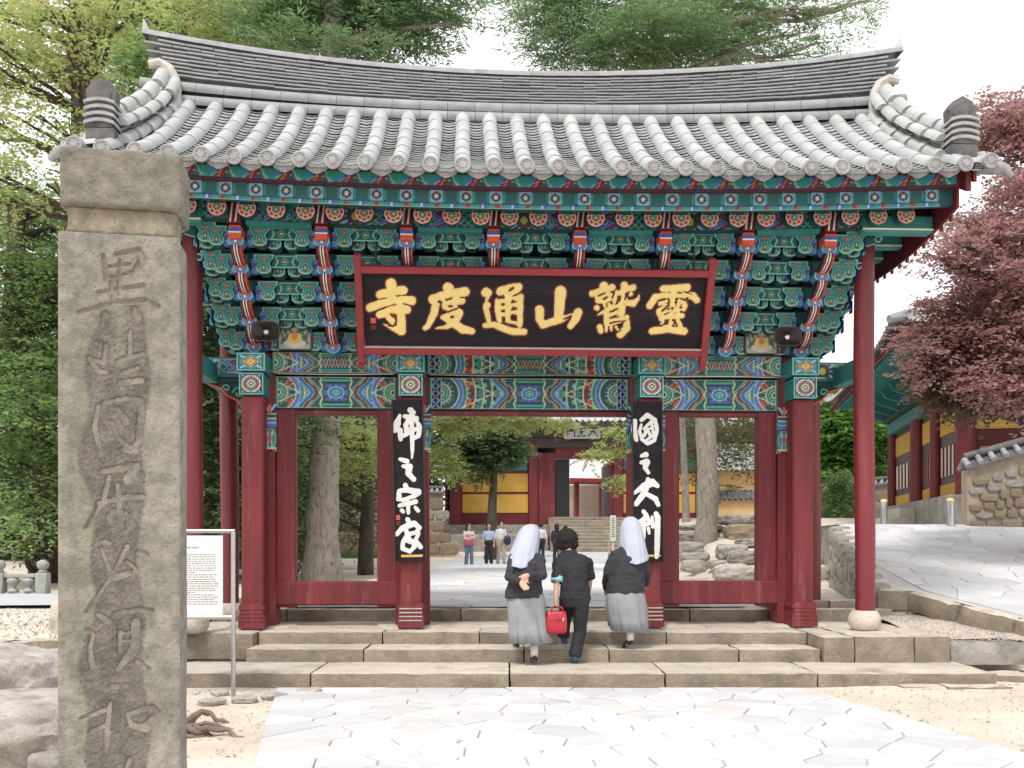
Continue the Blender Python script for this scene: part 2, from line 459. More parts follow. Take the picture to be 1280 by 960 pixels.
def pat_drop(u, v, w, h):
    k = Canvas(u, v, C_TEAL); s = np.abs(u) / (w / 2); t = (v + h / 2) / h
    k.p((t > .80), C_NAVY); k.p((t > .82) & (np.abs(s - (t - .82) * 5) < .2), C_LB); k.p((t > .82) & (s < .25), C_ORG)
    for a, b, col in ((.76, .80, C_MINT), (.70, .76, C_MAR), (.66, .70, C_LB), (.60, .66, C_TEAL), (.57, .60, C_CR), (.50, .57, C_BLUE), (.46, .50, C_MAR)):
        k.p((t > a) & (t < b), col)
    q = np.hypot(s, (t - .24) / .26)
    k.p((t < .46), C_DT); k.p((t < .46) & (q < .95), C_MINT); k.p((t < .46) & (q < .82), C_TEAL)
    k.p((t < .40) & (np.abs(s - .25 - t * .3) < .07), C_CR)
    k.p(q < .36, C_ORG); k.p(q < .22, C_BLUE)
    k.p((t < .05), C_CR)
    return k.c

def pat_purlin(u, v, w, h):
    k = Canvas(u, v, C_DT); t = v / (h / 2)
    per = 1.98; x = (u + 40 * per + .45) % per; cell = np.floor((u + 40 * per + .45) / per) % 2
    # flower lattice between chevron runs
    a = (x / .09) % 1 - .5; b = (v / .09) % 1 - .5
    k.p(np.hypot(a, b) < .33, C_TEAL); k.p(np.hypot(a, b) < .17, C_BK); k.p(np.abs(np.abs(a) + np.abs(b) - .5) < .07, C_MINT)
    z = x - .95 - .35 * np.abs(((v + .5) / .16) % 1 - .5)
    for q in (.0, .62):
        zz = z + q - .3
        for lo, hi, col in ((-.13, .15, C_CR), (-.12, .14, C_NAVY), (-.11, -.05, C_BLUE), (-.05, -.035, C_LB), (-.02, .03, C_MAR), (.03, .045, C_ORG), (.055, .10, C_BLUE), (.10, .115, C_LB)):
            k.p((zz > lo) & (zz < hi), col)
    cx = (x - .30); r = np.hypot(cx, v); th = np.arctan2(v, cx)
    m = r < .20
    k.p(m, C_CR); k.p(r < .19, C_TEAL); k.p((r < .18) & (np.cos(th * 12) > .2), C_LB); k.p((r < .18) & (np.cos(th * 12) < -.5), C_NAVY)
    k.p((r < .10), C_MAR); k.p(r < .08, C_DT); k.p(r < .045, C_YL)
    k.p(t > .93, C_CR); k.p(t < -.93, C_BK)
    return k.c

def pat_edge(u, v, w, h):     # thin band under the flying rafters: red and blue clouds
    k = Canvas(u, v, C_TEAL); x = (u / .34) % 1
    k.p((x < .28), (.06, .13, .38)); k.p((x > .05) & (x < .12), C_LB); k.p((x > .5) & (x < .72), (.35, .06, .05)); k.p((x > .55) & (x < .62), C_MAR)
    t = v / (h / 2); k.p(t > .6, C_NAVY); k.p(t < -.75, C_MINT)
    return k.c

def pat_zig(u, v, w, h):      # board right under the drip tiles
    k = Canvas(u, v, C_TEAL); x = (u / .35 + .5) % 1; t = v / (h / 2); k.p(np.abs(x - .5) < .22, C_DT)
    k.p(np.abs(np.hypot((x - .5) * 2.4, t + .9) - .75) < .10, C_MAR); k.p(np.abs(np.hypot((x - .5) * 2.4, t + .9) - .92) < .05, C_MINT); k.p(np.abs(np.hypot((x) * 2.4, t - .6) - .75) < .12, C_BLUE); k.p(np.abs(x - .5 - t * .12) < .05, C_MAR); k.p(np.abs(x - .40 - t * .10) < .025, C_ORG)
    k.p(np.abs(x - .74 + t * .1) < .025, C_MINT); k.p(t < -.8, C_NAVY)
    return k.c

def pat_square(u, v, w, h):
    k = Canvas(u, v, (.12, .34, .42)); a = np.abs(u) / (w / 2); b = np.abs(v) / (h / 2); r = np.hypot(a, b); th = np.arctan2(v, u)
    k.p(np.maximum(a, b) < .84, C_BLUE); k.p((r < .95) & (np.maximum(a, b) < .84), (.2, .42, .5)); k.p(r < .78, C_NAVY)
    k.p((r < .74) & (r > .35) & (np.cos(th * 6) > .1), C_MAR); k.p(r < .36, C_MINT); k.p(r < .16, C_YL)
    return k.c

def pat_tealpanel(u, v, w, h):
    k = Canvas(u, v, C_TEAL); x = ((u + 20 * .333) / .333) % 1; t = v / (h / 2)
    k.p(np.abs(t) > .82, C_NAVY); r = np.hypot((x - .5) * 3, t)
    k.p(r < .42, C_DT); k.p(r < .26, C_CR); k.p(r < .14, C_ORG)
    k.p((np.abs(x - .5) > .30), C_DT)
    return k.c

def pat_cell(u, v, w, h):
    k = Canvas(u, v, C_DT); a = np.abs(u) / (w / 2); b = np.abs(v) / (h / 2)
    k.p(b > .86, C_MINT); k.p(np.abs(a - .55 - .3 * b) < .06, C_MINT); k.p(np.hypot(a * 2, b) < .62, C_TEAL); k.p(np.hypot(a * 2, b) < .34, C_MAR); k.p(np.hypot(a * 2, b) < .16, C_YL)
    return k.c

def pat_niche(u, v, w, h):
    k = Canvas(u, v, (.13, .15, .10)); a = u / (w / 2); t = (v + h / 2) / h
    arch = np.where(t < .45, .80, .80 * np.sqrt(np.clip(1 - ((t - .45) / .45) ** 2, 0, 1)) * .8 + .0)
    k.p(np.abs(a) > arch, C_MINT); k.p(np.abs(a) > arch + .10, C_MAR); k.p(np.abs(a) > arch + .2, C_DT)
    ins = np.abs(a) < arch
    n = np.sin(u * 60) * np.cos(v * 47 + u * 30)
    k.p(ins & (n > .45), (.05, .10, .07)); k.p(ins & (n < -.6), (.42, .44, .36))
    k.p(ins & (t < .14), (.42, .40, .36)); k.p(ins & (np.hypot(a * 1.0, (t - .16) * 5) < .62), (.62, .58, .52))
    k.p(ins & (np.hypot(a * 1.4, (t - .30) * 3.6) < .56), C_YL); k.p(ins & (np.hypot(a * 2.4, (t - .36) * 3.4) < .42), (.55, .22, .08))
    k.p(ins & (np.hypot(a - .05, (t - .55) * 2.2) < .12), (.50, .38, .27)); k.p(ins & (np.abs(a - .5 * np.sin(t * 7)) < .06) & (t > .5), (.30, .10, .08))
    return k.c

# ------------------------------------------------------------------ THE GATE
GYAW = rad(2.7)
gate = thing('temple_gate', 'large one-row temple gate with grey tiled roof, painted brackets and red posts', 'temple gate', (0.2236, 13.2, .45), GYAW)
def GP(name, data, **kw):       # a part given in the gate's own frame (heights above the lower ground)
    return O(name, data, gate, (0, 0, -.45), **kw)

def sag(x): return .115 * (abs(x) / 4.7) ** 2.2
def zprof(y, x=0):              # top of the channel tiles
    t = (2.32 - abs(y)) / 2.1
    t = max(0, min(1.06, t))
    return 5.62 + 1.42 * (.74 * t + .26 * t * t) + sag(x)
def yz_slope(y):
    d = .02
    return (zprof(y + d) - zprof(y - d)) / (2 * d)
def xslope(x): return (sag(x + .05) - sag(x - .05)) / .1

PX_OUT, PX_IN = 3.515, 1.53
POSTS = (-PX_OUT, -PX_IN, PX_IN, PX_OUT)

def capbox(mb, x0, x1, y0, y1, z0, z1, m=0, ch=.006):
    mb.box(((x0 + x1) / 2, (y0 + y1) / 2, (z0 + z1) / 2), (abs(x1 - x0), abs(y1 - y0), abs(z1 - z0)), m, ch)

# posts, each with its front and rear strut, capital blocks, painted drop and carved base
blk_up = panel('block_front', .35, .22, .010, pat_block(False))
blk_lo = panel('block_front', .30, .27, .010, pat_block(True))
drop_m = panel('painted_drop', .17, .58, .010, pat_drop)
for i, X in enumerate(POSTS):
    sgn = -1 if X < 0 else 1
    mb = MB()
    # main post: slightly tapered, edges rounded
    rg = []
    for z, hw in ((.47, .225), (1.0, .222), (2.2, .212), (3.30, .205), (4.0, .205)):
        r_ = []
        for k in range(16):
            th = 2 * math.pi * (k + .5) / 16
            cx, sy = math.cos(th), math.sin(th)
            e = 1 / (abs(cx) ** 7 + abs(sy) ** 7) ** (1 / 7)
            r_.append((X + cx * e * hw, sy * e * hw, z))
        rg.append(r_)
    mb.rings(rg)
    post = GP('post', mb.mesh('post', K['red']))
    for fy in (-1, 1):
        st = MB(); capbox(st, X - .135, X + .135, fy * .40 - .13, fy * .40 + .13, .72, 3.40, ch=.02)
        O('front_strut' if fy < 0 else 'rear_strut', st.mesh('strut', K['red']), post)
        bs = MB()
        y = fy * .40
        if fy < 0: y -= .02
        hw = .165
        prof = [(-hw, .47), (hw, .47), (hw, .60), (hw - .02, .66), (hw - .02, .70), (hw, .73), (hw - .03, .78), (-hw + .03, .78), (-hw, .73), (-hw + .02, .70), (-hw + .02, .66), (-hw, .60)]
        bs.prism(prof, y - .17, y + .17, 0)
        if fy < 0:
            for q in range(4):
                bs.box((X * 0, y - .172, .565 + q * .05), (hw * 1.75, .012, .016), 1 if i in (1, 2) else 0, .002)
        o = O('strut_base', bs.mesh('strut_base', [K['red'], K['mortar']]), post, (X, 0, 0))
    cb = MB(); capbox(cb, X - .175, X + .175, -.62, .62, 3.69, 3.92, ch=.012); capbox(cb, X - .15, X + .15, -.60, .60, 3.40, 3.67, ch=.012)
    O('capital_block', cb.mesh('capital_block', K['teal']), post)
    O('painted_face', blk_up, post, (X, -.6235, 3.805)); O('painted_face', blk_lo, post, (X, -.6035, 3.535))
    # painted drops on the post beside the strut, towards the gate's middle
    for s2 in (-1, 1):
        if s2 == -sgn or i in (1, 2):
            O('painted_drop', drop_m, post, (X + s2 * .212, -.10, 3.02), (0, 0, s2 * rad(72)))
            O('painted_drop', drop_m, post, (X + s2 * .16, -.235, 3.04))
    # stone pad the post stands on
    pd = MB(); pd.lathe([(.50, .40), (.50, .45), (.44, .475), (.1, .478)], 20, (X, 0, 0)); O('base_stone', pd.mesh('base_stone', K['granite'], True), post)

# jambs and bottom rails of the side bays
for sx in (-1, 1):
    for a in (PX_OUT - .34, PX_IN + .34):
        mb = MB(); capbox(mb, sx * a - .125, sx * a + .125, -.09, .09, .70, 3.30, ch=.012)
        GP('jamb', mb.mesh('jamb', K['red']))
    mb = MB(); capbox(mb, sx * (PX_OUT - .2), sx * (PX_IN + .2), -.13, .13, .73, 1.04, ch=.02)
    GP('bottom_rail', mb.mesh('bottom_rail', K['red']))
    mb = MB(); capbox(mb, sx * (PX_OUT - .2), sx * (PX_IN + .2), -.07, .07, 3.22, 3.285, ch=.01)
    GP('top_rail', mb.mesh('top_rail', K['red']))
mb = MB(); capbox(mb, -PX_IN + .2, PX_IN - .2, -.07, .07, 3.22, 3.285, ch=.01); GP('top_rail', mb.mesh('top_rail', K['red']))

# lintels (two tiers) per bay with their painted faces, front and rear
side_lo = panel('painted_face', 1.56, .40, .0095, pat_beam(False)); side_up = panel('painted_face', 1.62, .255, .0095, pat_beam(False))
mid_lo = panel('painted_face', 2.62, .40, .0095, pat_beam(True)); mid_up = panel('painted_face', 2.68, .255, .0095, pat_beam(True))
for (a, b, lo, up) in ((-PX_OUT, -PX_IN, side_lo, side_up), (-PX_IN, PX_IN, mid_lo, mid_up), (PX_IN, PX_OUT, side_lo, side_up)):
    mb = MB(); capbox(mb, a + .19, b - .19, -.13, .13, 3.285, 3.715, ch=.015); l = GP('lintel', mb.mesh('lintel', K['dteal']))
    O('painted_face', lo, l, ((a + b) / 2, -.1335, 3.50)); O('painted_face', lo, l, ((a + b) / 2, .1335, 3.50), (0, 0, math.pi))
    mb = MB(); capbox(mb, a + .17, b - .17, -.20, .20, 3.735, 4.01, ch=.012); l = GP('plate_beam', mb.mesh('plate_beam', K['dteal']))
    O('painted_face', up, l, ((a + b) / 2, -.2035, 3.873)); O('painted_face', up, l, ((a + b) / 2, .2035, 3.873), (0, 0, math.pi))

# outrigger beams carried past the outer posts to the thin corner columns, with a scroll bracket below
out_f = panel('painted_face', .74, .20, .0095, pat_purlin)
for sx in (-1, 1):
    mb = MB(); capbox(mb, sx * 3.69, sx * 4.46, -.10, .10, 3.70, 3.955, ch=.01); l = GP('outrigger_beam', mb.mesh('outrigger_beam', K['teal']))
    O('painted_face', out_f, l, (sx * 4.07, -.1035, 3.83))
    mb = MB(); capbox(mb, sx * 4.144 - .09, sx * 4.144 + .09, -.90, .90, 3.62, 3.86, ch=.01); GP('cross_beam', mb.mesh('cross_beam', K['teal']))
    mb = MB(); capbox(mb, sx * 3.66, sx * 4.30, -.06, .06, 3.635, 3.70, ch=.005)
    pl = [(3.66, 3.635), (4.22, 3.635), (4.02, 3.56), (3.93, 3.46), (3.80, 3.40), (3.74, 3.30), (3.66, 3.28)]
    mb.prism([(sx * p[0], p[1]) for p in (pl if sx > 0 else pl)], -.035, .035, 0)
    for (cx, cz, r) in ((3.79, 3.50, .075), (3.95, 3.56, .05), (3.735, 3.37, .045)):
        mb.tube([(sx * (cx + r * math.cos(t * .7) * (1 - t * .07)), -.052, cz + r * math.sin(t * .7) * (1 - t * .07)) for t in range(10)], .014, 5, 1)
    mb.tube([(sx * p[0], -.052, p[1]) for p in pl[1:]], .014, 5, 2)
    GP('scroll_bracket', mb.mesh('scroll_bracket', [K['dteal'], K['mint'], K['orange']]))

# thin round columns at the corners on stone bowls
for sx in (-1, 1):
    for sy in (-1, 1):
        mb = MB(); n = 12
        mb.tube([(sx * 4.144 + .01 * math.sin(z * 1.3) , sy * .95, z) for z in np.linspace(.70, 5.50, n)], [.118 - .006 * (k / n) + .012 * math.sin(math.pi * k / n) for k in range(n)], 20)
        c = GP('corner_column', smooth_by_angle(mb.mesh('corner_column', K['redcol'])))
        mb = MB(); mb.lathe([(.13, 0), (.17, .03), (.195, .08), (.20, .14), (.185, .20), (.15, .245), (.12, .25)], 24)
        O('column_stone', smooth_by_angle(mb.mesh('column_stone', K['granite'])), c, (sx * 4.144, sy * .95, .452))

# --- bracket clusters
def carved(mb, outline, y, depth, inset=.80, mo=0, mi=1):
    """a carved block: outline (x,z) with a mint rim and a sunk green field drawn on its front"""
    mb.prism(outline, y, y + depth, mo, mside=2)
    cx = sum(p[0] for p in outline) / len(outline); cz = sum(p[1] for p in outline) / len(outline)
    mb.prism([(cx + (p[0] - cx) * inset, cz + (p[1] - cz) * (inset + .04)) for p in outline], y - .004, y, mi)
jug = [(-.125, .245), (-.12, .20), (-.075, .155), (-.070, .13), (-.092, .09), (-.085, .04), (-.04, .008), (.04, .008), (.085, .04), (.092, .09), (.070, .13), (.075, .155), (.12, .20), (.125, .245)]
mb = MB(); carved(mb, jug, 0, .17, .80)
def ringf(mb, cx, cz, rx, rz, w, y, m, n=12):
    for k in range(n):
        a, b = 2 * math.pi * k / n, 2 * math.pi * (k + 1) / n
        mb.add([(cx + rx * math.cos(a), y, cz + rz * math.sin(a)), (cx + rx * math.cos(b), y, cz + rz * math.sin(b)),
                (cx + (rx - w) * math.cos(b), y, cz + (rz - w) * math.sin(b)), (cx + (rx - w) * math.cos(a), y, cz + (rz - w) * math.sin(a))], [(0, 1, 2, 3)], m)
ringf(mb, 0, .082, .040, .062, .007, -.007, 0); ringf(mb, 0, .082, .026, .044, .006, -.0085, 2); ringf(mb, 0, .05, .062, .035, .006, -.006, 3, 14)
ringf(mb, 0, .20, .072, .022, .006, -.007, 0)
mb.add([(-.02, -.0075, .17), (.02, -.0075, .17), (.024, -.0075, .19), (0, -.0075, .205), (-.024, -.0075, .19)], [(0, 1, 2, 3, 4)], 4)
mb.add([(-.007, -.0095, .06), (.007, -.0095, .06), (.007, -.0095, .105), (-.007, -.0095, .105)], [(0, 1, 2, 3)], 5)
for sx in (-1, 1):      # little blue and orange cloud at each flank
    mb.add([(sx * .126, .03, .02), (sx * .126, .15, .02), (sx * .126, .15, .19), (sx * .126, .03, .19)][::sx], [(0, 1, 2, 3)], 6)
    mb.add([(sx * .095, -.005, .215), (sx * .11, -.005, .215), (sx * .11, -.005, .235), (sx * .095, -.005, .235)], [(0, 1, 2, 3)], 5)
jug_m = mb.mesh('bearing_block', [K['mint'], K['teal'], K['dteal'], K['cream'], K['orange'], K['yellow'], K['blue']])
# lotus on the tip of each arm, then the striped maroon arm running back down to the next
mb = MB()
lot = [(-.055, 0), (-.095, .05), (-.085, .105), (-.045, .125), (0, .155), (.045, .125), (.085, .105), (.095, .05), (.055, 0), (0, -.02)]
mb.prism(lot, 0, .16, 0, mside=1)
mb.prism([(p[0] * .78, .06 + (p[1] - .06) * .78) for p in lot], -.004, 0, 1)
for a in (-.9, -.45, 0, .45, .9):
    c_, s_ = math.cos(a + math.pi / 2), math.sin(a + math.pi / 2)
    ce = (.055 * c_, .045 + .055 * s_)
    mb.prism([(ce[0] + .017 * math.cos(t), ce[1] + .017 * math.sin(t)) for t in np.linspace(0, 2 * math.pi, 7)[:-1]], -.012, -.004, 2)
mb.prism([(.018 * math.cos(t), .055 + .018 * math.sin(t)) for t in np.linspace(0, 2 * math.pi, 7)[:-1]], -.016, -.004, 3)
lotus_m = mb.mesh('lotus_tip', [K['mint'], K['softblue'], K['orange'], K['cream']])
mb = MB()
def slant(mb, x0, x1, m, off):
    path = [(-.10, .0), (-.115, -.04), (-.06, -.10), (.06, -.165), (.16, -.18)]
    vs = []
    for (y, z) in path: vs += [(x0, y - off, z), (x1, y - off, z)]
    for (y, z) in reversed(path): vs += [(x0, y + .10, z + .02), (x1, y + .10, z + .02)]
    n = len(vs) // 2
    fs = [(2 * i, 2 * i + 1, 2 * ((i + 1) % n) + 1, 2 * ((i + 1) % n)) for i in range(n)]
    fs += [tuple(2 * i for i in range(n))[::-1], tuple(2 * i + 1 for i in range(n))]
    mb.add(vs, fs, m)
slant(mb, -.075, .075, 0, 0)
slant(mb, -.028, -.012, 1, .006); slant(mb, .010, .026, 1, .006); slant(mb, -.010, .008, 3, .003); slant(mb, -.078, -.066, 3, .003); slant(mb, .066, .078, 2, .003)
arm_m = mb.mesh('striped_arm', [K['redarm'], K['white'], K['orange'], K['black']])
mb = MB(); mb.box((0, .02, .09), (.085, .10, .18), 0, .01)
for q in range(3): mb.tube([(.022 * math.cos(a_) * (1 if q % 2 else -1), -.034, .03 + .06 * q + .022 * math.sin(a_)) for a_ in np.linspace(.3, 4.6, 6)], .007, 5, 1 + q % 2)
cloud_m = mb.mesh('blue_cloud', [K['softblue'], K['lblue'], K['maroon']])
mb = MB()       # vermilion head over the top lotus with a blue band
mb.prism([(-.085, .03), (.085, .03), (.095, .16), (.075, .20), (-.075, .20), (-.095, .16)], -.02, .2, 0)
mb.prism([(-.092, .12), (.092, .12), (.096, .165), (-.096, .165)], -.026, -.018, 1); mb.prism([(-.088, .10), (.088, .10), (.09, .118), (-.09, .118)], -.026, -.018, 2)
head_m = mb.mesh('arm_head', [K['orange'], K['blue'], K['white']])
mb = MB()       # striped run from the head up to the eave purlin
mb.box((0, 0, .12), (.15, .16, .24), 0, .01)
for x in (-.03, .03): mb.box((x, -.083, .12), (.02, .012, .22), 1, .002, Matrix.Rotation(.12, 3, 'Y'))
top_m = mb.mesh('arm_top', [K['maroon'], K['white']])

SETX = (-3.515, -2.52, -1.53, -.51, .51, 1.53, 2.52, 3.515)
NT = 5
for face in (-1, 1):
    if face == 1: M_rot = math.pi
    else: M_rot = 0
    for X in SETX:
        # the spine: stacked arms growing forward tier by tier
        mb = MB()
        for t in range(NT):
            yf = .26 + .26 * t
            mb.box((0, face * (yf / 2 + .0), 4.03 + .26 * t + .125), (.13, yf, .20), 0, .006)
        cl = GP('bracket_cluster', mb.mesh('bracket_spine', K['dteal'])); cl.location = (X, 0, -.45)
        bb = MB(); bb.prism([(-.20, .15), (-.20, .08), (-.12, 0), (.12, 0), (.20, .08), (.20, .15)], -.20, .20, 0, mside=1)
        bb.prism([(-.16, .13), (-.15, .085), (-.10, .025), (.10, .025), (.15, .085), (.16, .13)], -.204, -.2, 1)
        bb.prism([(-.12, .115), (-.02, .03), (-.06, .03), (-.15, .10)], -.209, -.204, 2); bb.prism([(.12, .115), (.15, .10), (.06, .03), (.02, .03)], -.209, -.204, 2)
        bb.prism([(-.03, .05), (.03, .05), (.0, .09)], -.209, -.204, 3)
        O('base_block', bb.mesh('base_block', [K['mint'], K['blue'], K['orange'], K['yellow']]), cl, (0, face * .03, 4.012), (0, 0, M_rot))
        for t in range(NT):
            yf = -(.32 + .25 * t); z = 3.995 + .26 * t
            for dx, dy in ((-.25, 0), (.25, 0), (-.392, .13), (.392, .13)):
                if t == 0 and dy > 0: continue
                if face == 1 and dy > 0: continue
                O('bearing_block', jug_m, cl, (dx, -face * (yf + dy), z), (0, 0, M_rot))
            # cross arm that carries the blocks
            if face == -1 or abs(X) > 3:
                O('lotus_tip', lotus_m, cl, (0, -face * (yf - .12), z - .03), (0, 0, M_rot))
                if t: O('striped_arm', arm_m, cl, (0, -face * (yf - .02), z - .015), (0, 0, M_rot), (.80, 1, 1))
                for s3 in (-1, 1): O('blue_cloud', cloud_m, cl, (s3 * .135, -face * (yf + .05), z + .02), (0, 0, M_rot))
        yf = -(.32 + .25 * 4)
        O('arm_head', head_m, cl, (0, -face * (yf - .15), 5.055), (0, 0, M_rot), (.82, 1, .9))
        O('arm_top', top_m, cl, (0, -face * (yf - .13), 5.25), (0, 0, M_rot))
    # the continuous cross arms, tier upon tier, with end curls that step out at the gable sides
    for t in range(NT):
        yf = .32 + .25 * t - .09
        L = 3.62 + .135 * t
        mb = MB()
        pl = [(-L, .13), (-L - .06, .19), (-L - .02, .235), (L + .02, .235), (L + .06, .19), (L, .13), (L - .1, .10), (-L + .1, .10)]
        mb.prism([(p[0], 4.03 + .26 * t + p[1]) for p in pl], -.04, .04, 0, mside=1)
        for s2 in (-1, 1):
            mb.tube([(s2 * (L + .02 + .05 * math.cos(q * .8) * (1 - q * .06)), -.05, 4.03 + .26 * t + .17 + .05 * math.sin(q * .8) * (1 - q * .06)) for q in range(9)], .012, 5, 1)
        l = GP('cross_arm', mb.mesh('cross_arm', [K['dteal'], K['mint']])); l.location = (0, face * yf, -.45); 
    # end blocks stacked at the two gable sides
    for sx in (-1, 1):
        for t in range(NT):
            for q in range(t + 1):
                O('bearing_block', jug_m, l, (sx * (3.515 + .25 + .13 * (t - q) * .9 + .13), face * ((.32 + .25 * q) - (.32 + .25 * 4 - .09)), 4.035 + .26 * t), (0, 0, M_rot))
# dark core wall behind the brackets and the closed painted niches between the lowest arms
mb = MB(); capbox(mb, -3.6, 3.6, -.06, .06, 4.01, 5.5); GP('bracket_wall', mb.mesh('bracket_wall', K['dteal']))
niche = panel('niche_painting', .44, .46, .0095, pat_niche)
cell_m = panel('painted_face', .30, .15, .010, pat_cell)
for i in range(7):
    x = (SETX[i] + SETX[i + 1]) / 2
    mb = MB(); capbox(mb, x - .22, x + .22, -.36, -.08, 4.015, 4.475); l = GP('niche', mb.mesh('niche', K['dteal']))
    O('niche_painting', niche, l, (x, -.3635, 4.246))
    for t in range(1, NT): O('painted_face', cell_m, l, (x, -(.32 + .25 * t - .09 + .055), 4.03 + .26 * t + .13))

# --- eave structure
purl = panel('painted_face', 8.7, .205, .0125, pat_purlin)
mb = MB()
def xs_strip(mb, x0, x1, n, y0, y1, zf0, zf1, m=0):
    """a long board that follows the sag of the eave"""
    for i in range(n):
        a = x0 + (x1 - x0) * i / n; b = x0 + (x1 - x0) * (i + 1) / n
        vs = [(a, y0, zf0 + sag(a)), (b, y0, zf0 + sag(b)), (b, y0, zf1 + sag(b)), (a, y0, zf1 + sag(a)),
              (a, y1, zf0 + sag(a)), (b, y1, zf0 + sag(b)), (b, y1, zf1 + sag(b)), (a, y1, zf1 + sag(a))]
        fs = [(0, 1, 2, 3), (5, 4, 7, 6), (3, 2, 6, 7), (1, 0, 4, 5)]
        if i == 0: fs.append((4, 0, 3, 7))
        if i == n - 1: fs.append((1, 5, 6, 2))
        mb.add(vs, fs, m)
    return mb
def bend(me, f=1.0):
    """lift a flat panel so that it follows the sag of the eave"""
    n = len(me.vertices); a = np.empty(n * 3, dtype=np.float32); me.vertices.foreach_get('co', a); a = a.reshape(-1, 3)
    a[:, 2] += f * .115 * (np.abs(a[:, 0]) / 4.7) ** 2.2
    me.vertices.foreach_set('co', a.ravel()); me.update(); return me
for fy in (-1, 1):
    R = 0 if fy < 0 else math.pi
    mb = xs_strip(MB(), -4.42, 4.42, 20, fy * 1.30, fy * 1.44, 5.245, 5.46)
    l = GP('eave_purlin', mb.mesh('eave_purlin', K['dteal']))
    if fy < 0: O('painted_face', bend(purl), l, (0, -1.4445, 5.352))
    for xa in (-3.4, -1.4, .62, 2.64):
        mb = xs_strip(MB(), xa, xa + .76, 3, fy * 1.36, fy * 1.455, 5.20, 5.25); GP('purlin_board', mb.mesh('purlin_board', K['teal']))
    mb = xs_strip(MB(), -4.78, 4.78, 20, fy * 1.86, fy * 1.99, 5.505, 5.53); GP('eave_board', mb.mesh('eave_board', K['teal']))
    # board between the rafter ends and the flying rafters
    mb = xs_strip(MB(), -4.74, 4.74, 24, fy * 1.66, fy * 1.72, 5.535, 5.575); GP('rafter_end_board', mb.mesh('rafter_end_board', K['teal']))
edge = bend(panel('painted_face', 9.2, .05, .012, pat_edge)); teal_p = bend(panel('painted_face', 9.2, .155, .012, pat_tealpanel)); zig = bend(panel('painted_face', 9.5, .15, .012, pat_zig))
mb = xs_strip(MB(), -4.76, 4.76, 24, -1.985, -1.90, 5.31, 5.50); fas = GP('fascia', mb.mesh('fascia', K['dteal']))
O('painted_edge', edge, fas, (0, -1.99, 5.325)); O('painted_face', teal_p, fas, (0, -1.991, 5.427))
mb = xs_strip(MB(), -4.84, 4.84, 24, -2.075, -2.00, 5.495, 5.66); fas2 = GP('drip_board', mb.mesh('drip_board', K['maroon'])); O('painted_face', zig, fas2, (0, -2.079, 5.575))

# rafters
def disc_rosette(R):
    nr, nt = 12, 48
    V = [(0, 0, 0)]; 
    for i in range(1, nr + 1):
        for k in range(nt):
            V.append((R * i / nr * math.cos(2 * math.pi * k / nt), 0, R * i / nr * math.sin(2 * math.pi * k / nt)))
    V = np.array(V); F = []
    for k in range(nt): F.append((0, 1 + k, 1 + (k + 1) % nt, 1 + (k + 1) % nt))
    me = bpy.data.meshes.new('rosette')
    fs = [(0, 1 + k, 1 + (k + 1) % nt) for k in range(nt)]
    for i in range(nr - 1):
        for k in range(nt):
            a = 1 + i * nt + k; b = 1 + i * nt + (k + 1) % nt
            fs.append((a, a + nt, b + nt, b))
    me.from_pydata([tuple(v) for v in V], [], fs)
    kk = Canvas(V[:, 0], V[:, 2], C_DT); kk.rosette(0, 0, R)
    at = me.color_attributes.new('col', 'FLOAT_COLOR', 'POINT'); c = np.ones((len(V), 4), dtype=np.float32); c[:, :3] = kk.c; at.data.foreach_set('color', c.ravel())
    me.materials.append(K['paint']); me.update(); return me
ros = disc_rosette(.106)
mb = MB(); ang = math.atan2(1.15, 1.62); Lr = 2.0
mb.tube([(0, 0, 0), (0, Lr * math.cos(ang), Lr * math.sin(ang))], .085, 14, 0)
# squared-off round end that looks straight forward
mb.tube([(0, -.12, -.0), (0, .02, .01)], .100, 14, 1)
raf_m = smooth_by_angle(mb.mesh('rafter', [K['teal'], K['dteal']]))
sq = panel('painted_end', .145, .135, .0095, pat_square)
mb = MB(); mb.box((0, .55, .09), (.12, 1.15, .11), 0, .006, Matrix.Rotation(.17, 3, 'X')); mb.box((0, 0.01, 0), (.155, .10, .145), 1, .008)
fly_m = mb.mesh('flying_rafter', [K['teal'], K['teal']])
for k in range(27):
    x = .333 * (k - 13)
    r = GP('rafter', raf_m); r.location = (x, -1.60, 5.305 + sag(x) - .45); O('rosette', ros, r, (0, -.1225, 0))
    if k % 1 == 0:
        rr = GP('rafter', raf_m); rr.location = (x, 1.545, 5.365 + sag(x) - .45); rr.rotation_euler = (0, 0, math.pi)
for k in range(28):
    x = .333 * (k - 13.5)
    r = GP('flying_rafter', fly_m); r.location = (x, -1.97, 5.42 + sag(x) - .45); O('painted_end', sq, r, (0, -.0435, 0))
    rr = GP('flying_rafter', fly_m); rr.location = (x, 1.97, 5.42 + sag(x) - .45); rr.rotation_euler = (0, 0, math.pi)

